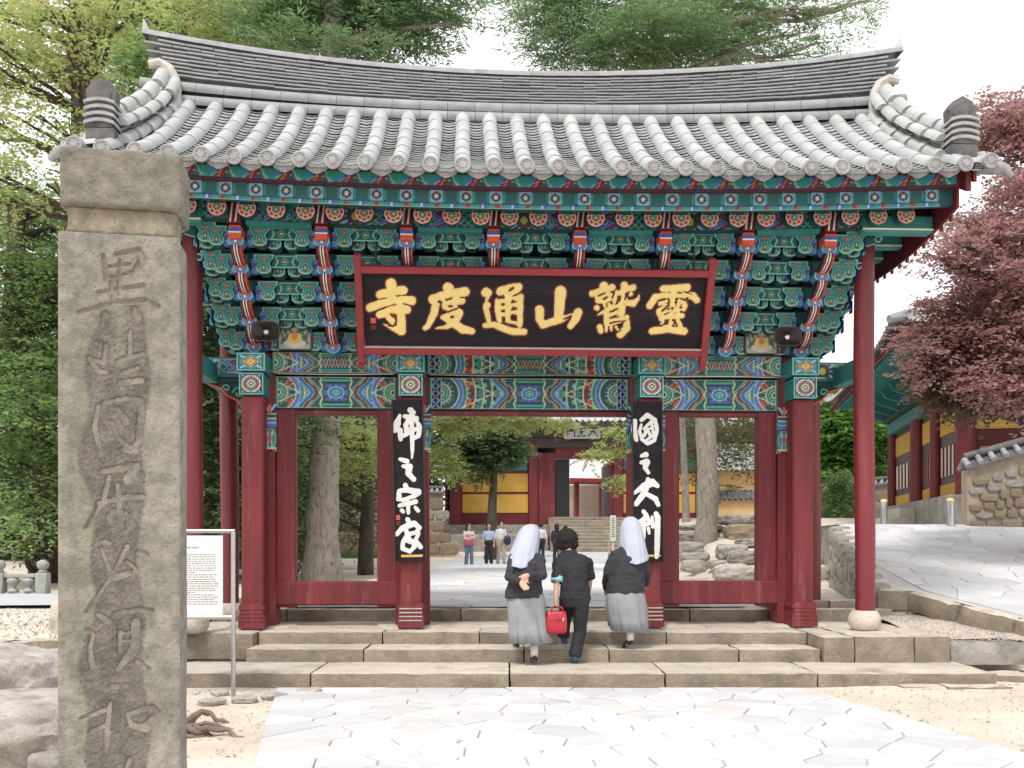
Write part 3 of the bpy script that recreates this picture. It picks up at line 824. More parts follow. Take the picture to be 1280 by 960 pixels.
# gable side: barge boards, beams under the verge
for sx in (-1, 1):
    for fy in (-1, 1):
        ys = np.linspace(2.20, 0.0, 16)
        for x0, th, dz0, dz1, nm in ((4.80, .06, -.34, -.03, 'barge_board'), (4.885, .04, -.20, -.02, 'barge_trim')):
            mb = MB(); rg = []
            for y in ys:
                z = zprof(y) + sag(4.8) - .03
                wv = .02 * math.sin(y * 9)
                rg.append([(sx * x0, fy * y, z + dz0 * (.75 + .25 * (2.2 - y) / 2.2 * 1.2) - wv * .3), (sx * (x0 + th), fy * y, z + dz0 * (.75 + .25 * (2.2 - y) / 2.2 * 1.2)), (sx * (x0 + th), fy * y, z + dz1), (sx * x0, fy * y, z + dz1)])
            mb.rings(rg); GP(nm, mb.mesh(nm, K['maroon'] if nm == 'barge_board' else K['red']))
    for q, y in enumerate((-.7, 0, .7)):
        z = zprof(y) - .38 if abs(y) < 1 else 5.3
        mb = MB(); capbox(mb, sx * 3.6, sx * 4.80, y - .08, y + .08, z - .1, z + .1, ch=.02); GP('gable_purlin', mb.mesh('gable_purlin', K['teal']))
# ceiling boards under the roof, closing the space above the rafters
mb = MB()
for fy in (-1, 1):
    ys = np.linspace(2.1, .0, 10)
    for i in range(9):
        y0, y1 = ys[i], ys[i + 1]
        for j in range(12):
            xa = -4.85 + 9.7 * j / 12; xb = -4.85 + 9.7 * (j + 1) / 12
            z = lambda y, x: zprof(y, x) - .10
            vs = [(xa, fy * y0, z(y0, xa)), (xb, fy * y0, z(y0, xb)), (xb, fy * y1, z(y1, xb)), (xa, fy * y1, z(y1, xa))]
            mb.add(vs, [(0, 1, 2, 3)])
GP('roof_boarding', mb.mesh('roof_boarding', K['dteal']))

# --- roof tiles
def bed(fy):
    V = []; ys = np.linspace(2.34, 0.05, 24); xs = np.linspace(-5.0, 5.0, 21)
    for y in ys:
        for x in xs: V.append((x, fy * y, zprof(y, x) - .045))
    F = [(i * 21 + j, i * 21 + j + 1, (i + 1) * 21 + j + 1, (i + 1) * 21 + j) for i in range(23) for j in range(20)]
    return V, F
V, F = bed(-1); me = bpy.data.meshes.new('roof_bed'); me.from_pydata(V, [], F); me.materials.append(K['tiled']); roof = GP('roof', me)

NROW = 28
mb = MB(); n = 10; r0, r1 = .091, .088; Lt = .47
rg = []
for (yy, r) in ((0, r0), (.008, r0), (Lt * .5, r0 + .0025), (Lt, r1 + .001)):
    rg.append([(math.cos(math.pi * k / n) * r, yy, math.sin(math.pi * k / n) * r - .02) for k in range(n + 1)])
mb.rings(rg, closed=False, cap=False)
mb.add(rg[0] + [(-r0, 0, -.05), (r0, 0, -.05)], [tuple(range(n + 3))[::-1]])
conv = smooth_by_angle(mb.mesh('convex_tile', K['tile']))
# round end disc with a moulded ring and lotus
mb = MB(); mb.lathe([(.088, 0), (.092, .012), (.088, .03), (.070, .034), (.066, .026), (.040, .026), (.036, .034), (.012, .034)], 20)
for a in range(8):
    th = a * math.pi / 4; mb.box((.053 * math.cos(th), .053 * math.sin(th), .028), (.014, .014, .012), 0, .003)
enddisc = smooth_by_angle(mb.mesh('eave_end_disc', K['tiled']))
# walk each row up the slope
def walk(step, y0=2.32):
    res = []; y = -y0
    while y < -.26:
        z = zprof(y); res.append((y, z, math.atan(yz_slope(max(y, -2.28))))); a = math.atan(yz_slope(max(y, -2.28))); y += step * math.cos(a)
    return res
W = walk(.43)
rowx = [.35 * (k - 13.5) for k in range(NROW)]
for X in rowx:
    jit = random.uniform(-.006, .006)
    for (y, z, a) in W:
        O('convex_tile', conv, roof, (X + random.uniform(-.004, .004), y, z + sag(X) + .045), (a + random.uniform(-.005, .005), 0, random.uniform(-.006, .006)))
    O('eave_end_disc', enddisc, roof, (X, -2.325, zprof(2.32) + sag(X) + .035), (rad(90 - 4), random.uniform(-3, 3), 0))
# concave channel tiles
n = 8; hw = .155
def conc(L, th):
    mb = MB(); top = []; bot = []
    for yy in (0, L):
        for dz in (0, -th):
            top.append([(-hw + 2 * hw * k / n, yy, dz + .055 * ((2 * k / n - 1) ** 2) - .02) for k in range(n + 1)])
    mb.rings([top[0], top[2]][::-1], closed=False, cap=False)       # upper face
    mb.rings([top[1], top[0]][::-1], closed=False, cap=False)       # thick front lip
    return mb
con_m = smooth_by_angle(conc(.20, .013).mesh('concave_tile', K['tile']), 30)
Wc = walk(.116, 2.30)
rest = MB()
for i in range(NROW - 1):
    X = (rowx[i] + rowx[i + 1]) / 2
    for j, (y, z, a) in enumerate(Wc):
        aa = a - .21
        loc = (X + random.uniform(-.003, .003), y, z + sag(X) + .030 + random.uniform(-.003, .003))
        if j < 11: O('concave_tile', con_m, roof, loc, (aa, 0, random.uniform(-.01, .01)))
        else:
            c = conc(.20, .013); M = Matrix.Rotation(aa, 3, 'X')
            rest.add([(M @ Vector(p)) + Vector(loc) for p in c.v], c.f)
O('concave_tiles', smooth_by_angle(rest.mesh('concave_tiles', K['tile']), 30), roof, kind='stuff')
# drip tiles: hanging crescent faces along the eave
mb = MB(); m_ = 12
up = [(-.155 + .31 * k / m_, .05 * (2 * k / m_ - 1) ** 2 - .015) for k in range(m_ + 1)]
lo = [(.150 - .30 * k / m_, -.085 * math.sqrt(max(0, 1 - (2 * k / m_ - 1) ** 2)) * 1.55 * (1 + .05 * math.cos(4 * math.pi * (k / m_ - .5))) + .03) for k in range(m_ + 1)]
mb.prism(up + lo, 0, .02, 0)
mb.prism([(p[0] * .80, p[1] * .72 - .008) for p in up + lo], -.006, 0, 0)
for q in range(0): mb.box((-.09 + .045 * q, -.009, -.022 - .02 * (1 - abs(q - 2) / 2)), (.022, .008, .018), 0, .003)
for q in range(-3, 4): mb.tube([(q * .034, -.009, -.055 + .004 * abs(q)), (q * .034 + .012, -.012, -.035), (q * .034, -.009, -.012 + .002 * q * q)], .006, 5)
drip = mb.mesh('drip_tile', K['drip'])
for i in range(NROW - 1):
    X = (rowx[i] + rowx[i + 1]) / 2
    O('drip_tile', drip, roof, (X, -2.315, zprof(2.31) + sag(X) + .004), (rad(4), 0, 0))
# rear slope (faces away): one ribbed sheet
V = []; ys = np.linspace(2.34, .2, 10); nx = 28 * 6
for y in ys:
    for j in range(nx + 1):
        x = -4.9 + 9.8 * j / nx; ph = (x / .35) % 1
        V.append((x, y, zprof(y, x) + .085 * max(0, math.cos((ph - .5) * 2 * math.pi)) ** .5 - .02))
F = [(i * (nx + 1) + j + 1, i * (nx + 1) + j, (i + 1) * (nx + 1) + j, (i + 1) * (nx + 1) + j + 1) for i in range(9) for j in range(nx)]
me = bpy.data.meshes.new('rear_tiles'); me.from_pydata(V, [], F); me.materials.append(K['tile']); O('rear_tiles', me, roof, kind='stuff')

# --- main ridge
def rbase(x): return 7.02 + .17 * (abs(x) / 5) ** 2.2
def rtop(x): return 7.76 + .47 * (abs(x) / 5) ** 2.0
def rs(x, f): return (f(x + .05) - f(x - .05)) / .1
def ridge_at(x, fr): return rbase(x) + (rtop(x) - rbase(x)) * fr
def halftube(r, L, n=8, y_as_axis=False):
    mb = MB(); rg = []
    for (xx, rr) in ((-L / 2, r * 1.01), (-L / 2 + .012, r * 1.01), (-L / 2 + .016, r), (L / 2, r * .99)):
        rg.append([(xx, -math.cos(math.pi * k / n) * rr, math.sin(math.pi * k / n) * rr) for k in range(n + 1)])
    mb.rings(rg, closed=False, cap=False)
    mb.add(rg[0], [tuple(range(n + 1))]); mb.add(rg[-1], [tuple(range(n + 1))[::-1]])
    return mb
rt = smooth_by_angle(halftube(.085, .352).mesh('ridge_roll_tile', K['tilem']))
cap = smooth_by_angle(halftube(.085, .352).mesh('ridge_cap_tile', K['tilem']))
# solid core
mb = MB(); rg = []
for x in np.linspace(-4.83, 4.83, 31):
    b_, t_ = ridge_at(x, 0) - .05, ridge_at(x, .97)
    rg.append([(x * .985, -.15, b_), (x, -.085, t_), (x, .085, t_), (x * .985, .15, b_)])
mb.rings(rg); ridge = GP('main_ridge', mb.mesh('main_ridge', K['tilevd']))
nseg = 28; L = 10.0 / nseg
for i in range(nseg):
    x = -5 + L * (i + .5)
    for sy in (-1, 1):
        for fr, y in ((.05, .235), (.235, .20)):
            z = ridge_at(x, fr); a = -math.atan(rs(x, lambda q: ridge_at(q, fr)))
            if abs(x) < 4.75 or fr > .2: O('ridge_roll_tile', rt, ridge, (x, sy * y, z - .005), (sy * rad(-38) * -1 * -1, a, 0))
    z = ridge_at(x, .90); a = -math.atan(rs(x, lambda q: ridge_at(q, .9)))
    O('ridge_cap_tile', cap, ridge, (x * 1.004, 0, z + .0), (random.uniform(-.02, .02), a + random.uniform(-.006, .006), 0), (1.02, 1.55, 1.25))
mb = MB(); mb.box((0, 0, 0), (.352, .40, .022), 0, .004)
slab = mb.mesh('ridge_slab_tile', K['tilem'])
NL = 9
for l_ in range(NL):
    fr = .37 + .50 * (l_ + .5) / NL; st_x = .955 + .05 * fr
    for i in range(nseg + 1):
        x = -5 + L * (i + (.5 if l_ % 2 else 0))
        if abs(x) > 4.97: continue
        z = ridge_at(x, fr); a = -math.atan(rs(x, lambda q: ridge_at(q, fr)))
        hgt = (rtop(x) - rbase(x)) * .53 / NL
        O('ridge_slab_tile', slab, ridge, (x * st_x, random.uniform(-.006, .006), z), (random.uniform(-.02, .02), a + random.uniform(-.012, .012), random.uniform(-.012, .012)), (1, .95 - .28 * l_ / NL - (.04 if (l_ * 7 + i * 3) % 5 == 0 else 0), hgt / .050))
for sx in (-1, 1):
    mb = MB(); mb.tube([(sx * 5.0, 0, rtop(5) - .02), (sx * 5.01, 0, rtop(5) + .06), (sx * 5.03, 0, rtop(5) + .13)], [.05, .03, .012], 8)
    O('ridge_finial', mb.mesh('ridge_finial', K['tile']), ridge)

# --- descending ridges at the four verges (front pair in view)
for sx in (-1, 1):
    for fy in (-1, 1):
        def rx(y): return sx * (4.66 + .17 * (abs(y) - .3) / 1.6)
        def rz(y): return zprof(y) + sag(4.75)
        N = 5; ys = [ .30 + 1.62 * (i + .5) / N for i in range(N)]
        mb = MB(); rg = []
        for y in np.linspace(.22, 1.98, 14):
            h_ = .34 + .12 * max(0, 1 - (y - .22) / .8) ** 2
            rg.append([(rx(y) - .105, fy * y, rz(y) - .02), (rx(y) - .085, fy * y, rz(y) + h_), (rx(y) + .085, fy * y, rz(y) + h_), (rx(y) + .105, fy * y, rz(y) - .02)])
        mb.rings(rg); dr = GP('descending_ridge', mb.mesh('descending_ridge', K['mortar']))
        tm = smooth_by_angle(halftube(.085, .37).mesh('ridge_cap_tile', K['tile'])) if (sx, fy) == (-1, -1) else tm
        for j in range(N):
            y = ys[j]; y2 = y
            a = math.atan(abs(yz_slope(y)) + .24 * max(0, 1 - (y - .22) / .8) * 1.25)
            hh = .34 + .12 * max(0, 1 - (y - .22) / .8) ** 2
            R0 = Matrix.Rotation(fy * -a * 1.0, 4, 'X') @ Matrix.Rotation(rad(90) * (1 if fy < 0 else -1), 4, 'Z')
            if fy < 0: R0 = Matrix.Rotation(a, 4, 'X') @ Matrix.Rotation(rad(90), 4, 'Z')
            e = R0.to_euler()
            O('ridge_cap_tile', tm, dr, (rx(y), fy * y, rz(y) + hh), e, (1, 1.1, 1.15))
            O('ridge_roll_tile', tm, dr, (rx(y) - sx * .15, fy * y, rz(y) + hh - .10), e, (1, .95, .95))
            O('ridge_roll_tile', tm, dr, (rx(y) - sx * .17, fy * y, rz(y) + .04), e, (1, 1, 1.1))
            for q in range(4):
                mbx = None
                O('ridge_slab_tile', slab, dr, (rx(y) - sx * .02 + random.uniform(-.006, .006), fy * (y + random.uniform(-.05, .05)), rz(y) + .13 + q * .036 + hh * 0), e, (.93, .62, .75))
        if fy < 0:
            # lime mortar seam curling from the main ridge onto this one
            mb = MB(); mb.tube([(sx * 4.52, -.36, rz(.3) + .02), (sx * 4.50, -.36, rz(.3) + .20), (sx * 4.53, -.33, rz(.3) + .36), (sx * 4.62, -.30, rz(.3) + .50), (sx * 4.74, -.31, rz(.3) + .56), (sx * 4.86, -.34, rz(.3) + .53)], [.07, .06, .06, .07, .07, .05], 8)
            O('mortar_seam', smooth_by_angle(mb.mesh('mortar_seam', K['mortar'])), dr)
        # end piece: a block of stacked curved tiles under a pointed plaque
        mb = MB(); X = rx(1.95); z0 = rz(1.95) + .02; y = fy * 2.0
        mb.prism([(X - .15, z0 - .06), (X + .15, z0 - .06), (X + .155, z0 + .13), (X - .155, z0 + .13)], y - .10, y + .10, 0)
        for q in range(4):
            zz = z0 + .14 + q * .075
            arc_t = [(X + .165 * t, zz + .055 + .035 * (1 - t * t)) for t in np.linspace(-1, 1, 9)]; arc_b = [(X + .165 * t, zz + .020 + .035 * (1 - t * t)) for t in np.linspace(1, -1, 9)]
            mb.prism(arc_b[::-1] + arc_t[::-1], y - .13, y + .13, 1)
            mb.prism([(X - .13, zz), (X + .13, zz), (X + .13, zz + .05), (X - .13, zz + .05)], y - .10, y + .10, 0)
        zz = z0 + .44
        mb.prism([(X - .155, zz), (X + .155, zz), (X + .165, zz + .12), (X + .11, zz + .20), (X, zz + .26), (X - .11, zz + .20), (X - .165, zz + .12)], y - .06, y + .08, 0)
        mb.prism([(X - .11, zz + .03), (X + .11, zz + .03), (X + .115, zz + .10), (X, zz + .17), (X - .115, zz + .10)], y - .07, y - .06, 0)
        O('ridge_end_ornament', mb.mesh('ridge_end_ornament', [K['tilevd'], K['tiled']]), dr)
        # verge tiles lying outward beyond the descending ridge
        vt = smooth_by_angle(halftube(.08, .34).mesh('verge_tile', K['tile'])) if (sx, fy) == (-1, -1) else vt
        for j in range(8):
            yv = 2.16 - .27 * j
            O('verge_tile', vt, dr, (sx * 5.00, fy * yv, rz(yv) + .02), (0, sx * rad(7), 0 if sx < 0 else math.pi))
            if fy < 0:
                O('eave_end_disc', enddisc, dr, (sx * 5.17, fy * yv, rz(yv) + .0), (0, sx * rad(90), 0))
        # the last corner pair of round tiles pointing at the viewer
        for q, (xx, sc) in enumerate(((5.02, 1.0),)):
            O('convex_tile', conv, dr, (sx * xx, fy * 2.30, zprof(2.2, 5.0) + .01), (rad(16) * 1, 0, 0 if fy < 0 else math.pi))
            O('eave_end_disc', enddisc, dr, (sx * xx, fy * 2.31, zprof(2.2, 5.0) + .0), (rad(88) * -fy, 0, 0))
        mb = MB()
        mb.tube([(sx * 4.95, fy * 2.12, rz(2.2) + .03), (sx * 5.12, fy * 2.2, rz(2.2) - .01), (sx * 5.24, fy * 2.24, rz(2.2) - .05), (sx * 5.30, fy * 2.26, rz(2.2) - .14)], [.09, .085, .06, .03], 9)
        O('corner_tile', smooth_by_angle(mb.mesh('corner_tile', K['tiled'])), dr)

# wind boards closing the two gables: upright planks with battens, the lower edge sagging a little
for sx in (-1, 1):
    wb = GP('wind_board', None)
    n_ = 18
    for k in range(n_):
        ya = -2.06 + 4.12 * k / n_; yb = -2.06 + 4.12 * (k + 1) / n_
        zb = lambda y: 5.10 + .24 * (abs(y) / 2.06) ** 2 + .04
        zt = lambda y: zprof(y) + sag(4.8) - .10
        mb = MB(); x0 = sx * 4.765; x1 = sx * 4.795
        vs = []
        for x in (x0, x1): vs += [(x, ya + .003, zb(ya)), (x, yb - .003, zb(yb)), (x, yb - .003, zt(yb)), (x, ya + .003, zt(ya))]
        mb.add(vs, [(0, 1, 2, 3), (7, 6, 5, 4), (0, 4, 5, 1), (2, 6, 7, 3), (1, 5, 6, 2), (3, 7, 4, 0)])
        O('plank', mb.mesh('plank', K['maroon']), wb)
        mb = MB(); capbox(mb, sx * 4.797, sx * 4.825, yb - .025, yb + .025, zb(yb) - .035, zt(yb) - .02, ch=.005); O('batten', mb.mesh('batten', K['red']), wb)
    for q, (y, z, w_) in enumerate(((-1.42, 5.36, .09), (-1.0, 5.50, .06), (-.6, 5.42, .06), (0, 5.42, .08), (.6, 5.42, .06), (1.0, 5.5, .06), (1.42, 5.36, .09))):
        mb = MB(); capbox(mb, sx * 3.9, sx * 4.76, y - w_, y + w_, z - .10, z + .10, ch=.015); capbox(mb, sx * 3.9, sx * 4.755, y - w_ - .012, y + w_ + .012, z - .075, z - .055, 1, ch=.002)
        GP('gable_beam', mb.mesh('gable_beam', [K['teal'], K['white']]))

# ------------------------------------------------------------------ lettering: brush strokes as distance fields
def stroke_field(X, Y, strokes, negs=()):
    def one(sts):
        d = np.full(X.shape, 1e9)
        for st in sts:
            if len(st) == 1: st = [st[0], st[0]]
            for (ax, ay, ar), (bx, by, br) in zip(st[:-1], st[1:]):
                dx, dy = bx - ax, by - ay; L2 = dx * dx + dy * dy + 1e-9
                t = np.clip(((X - ax) * dx + (Y - ay) * dy) / L2, 0, 1)
                d = np.minimum(d, np.hypot(X - ax - t * dx, Y - ay - t * dy) - (ar + (br - ar) * t))
        return d
    d = one(strokes)
    if negs: d = np.maximum(d, -one(negs))
    return d

def sdf_mesh(name, d, gx, gz, hfun, mats, yofs=0.0, smooth=True):
    """marching squares over node grid d (rows = gz, cols = gx); d < 0 is solid; hfun(d) = relief towards -Y"""
    nz, nx = d.shape
    idx = -np.ones(d.shape, int); ins = d < 0
    V = []; ii = np.argwhere(ins)
    for k, (r, c) in enumerate(ii): idx[r, c] = k
    H = hfun(d)
    V = [(gx[c], yofs - H[r, c], gz[r]) for r, c in ii]
    F = []; edge = {}
    def ev(r0, c0, r1, c1):
        key = (r0, c0, r1, c1) if (r0, c0) < (r1, c1) else (r1, c1, r0, c0)
        if key in edge: return edge[key]
        a, b = d[r0, c0], d[r1, c1]; t = a / (a - b)
        edge[key] = len(V); V.append((gx[c0] + (gx[c1] - gx[c0]) * t, yofs, gz[r0] + (gz[r1] - gz[r0]) * t)); return edge[key]
    cell = ins[:-1, :-1].astype(int) + ins[1:, :-1] + ins[:-1, 1:] + ins[1:, 1:]
    for r, c in np.argwhere(cell > 0):
        q = [(r, c), (r, c + 1), (r + 1, c + 1), (r + 1, c)]
        if cell[r, c] == 4: F.append(tuple(int(idx[p]) for p in q)); continue
        poly = []
        for i in range(4):
            a, b = q[i], q[(i + 1) % 4]
            if ins[a]: poly.append(int(idx[a]))
            if ins[a] != ins[b]: poly.append(ev(*a, *b))
        if len(poly) >= 3: F.append(tuple(poly))
    if gz[1] < gz[0]: F = [f[::-1] for f in F]
    me = bpy.data.meshes.new(name); me.from_pydata(V, [], F); me.materials.append(mats)
    if smooth: me.polygons.foreach_set('use_smooth', [True] * len(F))
    me.update(); return me

GOLD = {   # strokes read off in 8x enlargements: (x, y, half width)
 'a': ((440, 320), 8, [
   [(385,265,55),(390,400,50)], [(275,375,45),(400,345,50),(500,330,48)], [(165,505,43),(300,455,45),(450,430,45),(580,430,50)],
   [(262,572,40),(380,532,45),(530,515,48)], [(465,480,48),(475,650,46),(472,730,48)], [(465,735,45),(380,705,24),(302,668,6)], [(335,590,25),(392,640,36)]],
  [[(435,386,4),(540,372,5)], [(212,550,5),(300,505,5),(365,484,5)], [(385,478,4),(425,468,4)], [(505,462,5),(580,482,5)], [(372,566,6),(425,570,7),(424,640,7),(395,688,6),(345,682,4)], [(240,425,4),(330,408,4)]]),
 'b': ((440, 320), 8, [
   [(945,310,56),(950,360,46)], [(795,425,50),(880,385,43),(1000,355,42),(1110,345,50)], [(838,420,40),(800,560,40),(740,690,30),(710,712,26)],
   [(900,442,38),(1000,438,42),(1072,430,42)], [(905,430,28),(912,500,32)], [(1010,410,30),(1000,480,32)], [(930,508,34),(1010,508,34)],
   [(890,600,28),(980,570,36),(1050,555,45),(1010,640,40),(930,695,26),(818,712,7)], [(905,605,28),(1000,660,42),(1090,720,45),(1178,735,36)]],
  [[(855,445,15),(870,452,14)], [(925,425,8),(978,410,8)], [(1062,402,4),(1160,395,5)], [(872,505,5),(874,525,14),(940,546,7),(1045,505,6)], [(955,490,9),(978,487,9)], [(978,596,13),(990,590,10)], [(860,560,9),(905,530,6)]]),
 'c': ((590, 320), 8, [
   [(120,355,50),(140,360,40)], [(138,395,22),(118,440,12)], [(128,485,40),(120,520,30),(140,600,28),(150,650,24)], [(110,685,28),(200,675,32),(300,715,38),(400,745,38),(505,745,36)],
   [(262,342,46),(350,310,38),(435,300,46),(400,350,36),(330,380,38)], [(236,440,32),(238,550,32),(258,640,26)], [(335,400,36),(335,560,30),(340,650,26)], [(460,400,34),(460,680,30)],
   [(250,440,26),(460,395,34)], [(250,508,26),(460,470,26)], [(250,578,24),(460,540,24)], [(300,640,14),(420,655,20)]],
  [[(350,332,9),(385,310,12)], [(235,415,4),(291,403,12)], [(385,388,5),(470,352,5)], [(291,472,13)], [(298,542,12)], [(300,612,11),(302,640,12)], [(390,436,12)], [(391,503,12)], [(391,580,13),(391,598,13)], [(320,662,12),(345,668,5),(385,690,9),(440,697,4)]]),
 'd': ((590, 320), 8, [
   [(655,530,48),(658,620,42),(692,680,40),(760,658,40),(870,622,40),(1000,568,9)], [(858,345,60),(848,600,48)], [(1042,552,46),(1012,630,42),(970,690,34)]],
  [[(905,620,8),(970,590,12)]]),
 'e': ((730, 320), 8, [
   [(165,290,44),(180,335,34)], [(55,370,36),(160,338,38),(250,305,36)], [(110,412,30),(200,385,28),(235,380,26)], [(112,440,28),(190,450,22),(235,420,24)], [(110,510,32)], [(180,450,24),(192,495,20)], [(228,480,24),(232,505,14)],
   [(372,285,40),(370,400,36),(345,470,28)], [(300,368,24),(460,305,36)], [(372,405,34),(400,460,30),(470,460,38),(515,420,20),(526,378,7)], [(440,370,26)], [(300,350,20),(262,520,22)],
   [(125,580,9),(230,522,28),(350,500,38)], [(205,545,30),(218,700,30)], [(230,582,24),(370,560,28)], [(225,640,20),(370,620,24)], [(372,500,30),(360,620,25)], [(225,690,16),(320,645,26),(415,605,30)],
   [(420,640,30),(420,715,42),(362,778,42)], [(148,705,32),(160,745,30)], [(212,715,18),(216,742,14)], [(262,705,17),(268,735,14)], [(312,700,16),(335,730,13)]],
  [[(115,392,5),(180,362,6)], [(168,422,8),(205,402,8)], [(258,466,10)], [(205,470,5),(210,500,6)], [(340,390,5),(332,440,7)], [(388,425,5),(398,372,15),(425,345,5)], [(252,545,7),(318,518,7)], [(245,612,7),(312,582,7)], [(250,664,7),(330,645,6),(400,640,6)], [(190,690,5),(192,740,5)], [(240,700,5),(244,745,5)], [(288,700,5),(325,755,8),(360,735,6)]]),
 'f': ((730, 320), 8, [
   [(762,320,36),(880,315,38),(1000,305,42)], [(640,490,38),(690,405,38),(800,388,30),(950,380,32),(1070,390,40),(1112,430,36)], [(868,320,34),(872,560,28)],
   [(745,470,26),(800,445,22)], [(745,545,38),(800,500,26),(830,490,22)], [(960,450,24),(1000,470,28),(990,520,26)], [(745,580,28),(870,545,30),(985,500,26)], [(930,440,24),(930,560,24)],
   [(765,620,28),(870,595,28),(975,590,30)], [(800,610,24),(770,690,14)], [(870,600,24),(868,710,28)], [(930,610,22),(965,690,26)], [(685,748,38),(850,730,34),(1008,745,42)], [(700,712,10),(900,690,22)]],
  [[(722,440,9),(785,424,9)], [(738,505,4),(760,490,6)], [(912,360,6),(945,360,8)], [(978,350,4),(1060,372,4)], [(905,422,12)], [(902,455,12)], [(832,482,9),(775,538,11)], [(870,515,12)], [(955,505,12)], [(985,430,12),(1015,412,9)], [(800,578,6),(838,556,6)], [(812,640,13)], [(892,635,13)], [(700,702,4),(775,690,7)], [(896,690,12)], [(962,630,5),(995,622,6)], [(1030,480,4),(1010,440,6)]]),
}

# ------------------------------------------------------------------ the great name board
def local(Xl, Yl, Z): return tuple(Matrix.Rotation(GYAW, 3, 'Z') @ Vector((Xl, Yl, 0)) + Vector((.2236, 13.2, Z)))
tiltb = math.atan2(.45, 1.02)
board = thing('name_board', 'large black name board with six gold Chinese characters in a red frame under the eaves', 'name board', local(0, -1.12, 4.355), GYAW)
bt = (tiltb, 0, 0)       # leans out at the top
SW, SH = 4.29, 1.115
def BP(name, me, parent=board): 
    o = O(name, me, parent)
    if parent is board: o.rotation_euler = bt
    return o
mb = MB(); mb.box((0, .0, 0), (4.12, .03, .93), 0, .004); pn = BP('board_panel', mb.mesh('board_panel', K['boardblk']))
for k in range(1, 4):
    mb = MB(); mb.box((0, -.0155, -.465 + .2325 * k), (4.10, .002, .004), 0); O('panel_joint', mb.mesh('panel_joint', K['black']), pn)
for z0, h_, m_ in ((.475, .085, 'framered'), (-.485, .095, 'framered')):
    mb = MB(); mb.box((0, -.02, z0), (4.20, .10, h_), 0, .008)
    if z0 < 0: mb.box((0, -.045, z0 + .045), (4.18, .06, .012), 1, .002)
    BP('frame_bar', mb.mesh('frame_bar', [K['framered'], K['mortar']]))
for sx in (-1, 1):
    mb = MB(); mb.box((sx * 2.11, -.025, -.02), (.085, .12, 1.24), 0, .01)
    mb.prism([(sx * 2.11 - .042, -.62), (sx * 2.11 + .042, -.62), (sx * 2.11 + .03, -.70), (sx * 2.11 - .03, -.70)][::1], -.06, .0, 0)
    mb.box((sx * 2.11, -.03, .61), (.10, .10, .10), 0, .02)
    BP('frame_bar', mb.mesh('frame_bar', K['framered']))
ppm_b = 103.1
for key, (org, sc, pos, neg) in GOLD.items():
    allp = [p for s_ in pos for p in s_]
    x0 = min(p[0] - p[2] for p in allp) - 24; x1 = max(p[0] + p[2] for p in allp) + 24
    y0 = min(p[1] - p[2] for p in allp) - 24; y1 = max(p[1] + p[2] for p in allp) + 24
    st = 4.0
    cx = np.arange(x0, x1, st); cy = np.arange(y0, y1, st)
    X, Y = np.meshgrid(cx, cy)
    # soften the strokes: a little wobble of the brush edge
    wob = 2.2 * np.sin(X * .045 + 1.3) * np.cos(Y * .05) + 1.2 * np.sin(X * .13 + Y * .11)
    d = stroke_field(X, Y, pos, neg) + wob + 1.6
    ux = (org[0] + cx / sc - 666) / ppm_b
    vz = -(org[1] + cy / sc - 388) * SH / 116.0
    umid = float(ux.mean()); shift = umid * ppm_b * .0135 * SH / 116.0
    k2 = sc * ppm_b
    dm = d / k2
    me = sdf_mesh('gold_character', dm, ux, vz + shift, lambda q: np.clip(-q * 1.1, 0, .014), K['gold'], 0)
    ch = O('gold_character', me, board, (0, 0, 0), bt); ch.location = Matrix.Rotation(tiltb, 3, 'X') @ Vector((0, -.0185, 0))
    d2 = dm - .016
    me = sdf_mesh('character_rim', d2, ux, vz + shift, lambda q: q * 0, K['maroon'], 0, False)
    O('character_rim', me, ch, (0, .0015, 0))
for z_ in (-.13, -.21):
    mb = MB(); mb.box((-1.955, -.0165, z_ + .0), (.06, .004, .065 if z_ > -.2 else .05), 0, .001); BP('red_seal', mb.mesh('red_seal', K['orange'] if z_ > -.2 else K['maroon']))
    if z_ > -.2:
        for q in (-.012, .01): pass
# iron hangers from the eave down to the board
for sx in (-1, 1):
    mb = MB(); mb.tube([(sx * 1.9, -.02, .50), (sx * 1.9, .10, .78)], .012, 6); BP('hanger', mb.mesh('hanger', K['black']))

# ------------------------------------------------------------------ the two upright boards
LEFTC = [
 [[(88,92,10),(72,140,22),(58,180,18)], [(88,180,17),(90,235,13)], [(150,60,16),(170,75,14),(150,110,16),(122,150,14),(130,185,18)], [(120,98,14),(185,112,18),(150,130,12)], [(190,130,12),(206,165,16),(198,215,15),(165,238,9)],
  [(108,215,13),(160,185,14),(200,170,12)], [(158,60,14),(160,200,14),(160,300,12),(156,352,5)]],
 [[(92,355,11),(132,368,16)], [(110,398,11),(148,402,20),(138,440,18),(172,478,15)]],
 [[(125,512,15),(138,542,15)], [(85,592,17),(88,545,13),(135,540,16),(200,555,22),(180,582,10)], [(105,602,13),(178,578,13)], [(88,634,12),(185,612,15)], [(140,615,13),(140,678,11)], [(102,662,13),(112,672,10)], [(182,645,10),(198,665,13)]],
 [[(142,718,15),(150,742,15)], [(74,806,13),(110,768,17),(180,742,18),(212,768,14),(190,798,13),(140,806,13),(112,850,13),(108,892,14),(150,910,13),(182,880,13),(160,842,11),(135,850,9)], [(128,770,13),(152,850,15)], [(208,800,10),(186,842,13),(216,885,15)]],
]
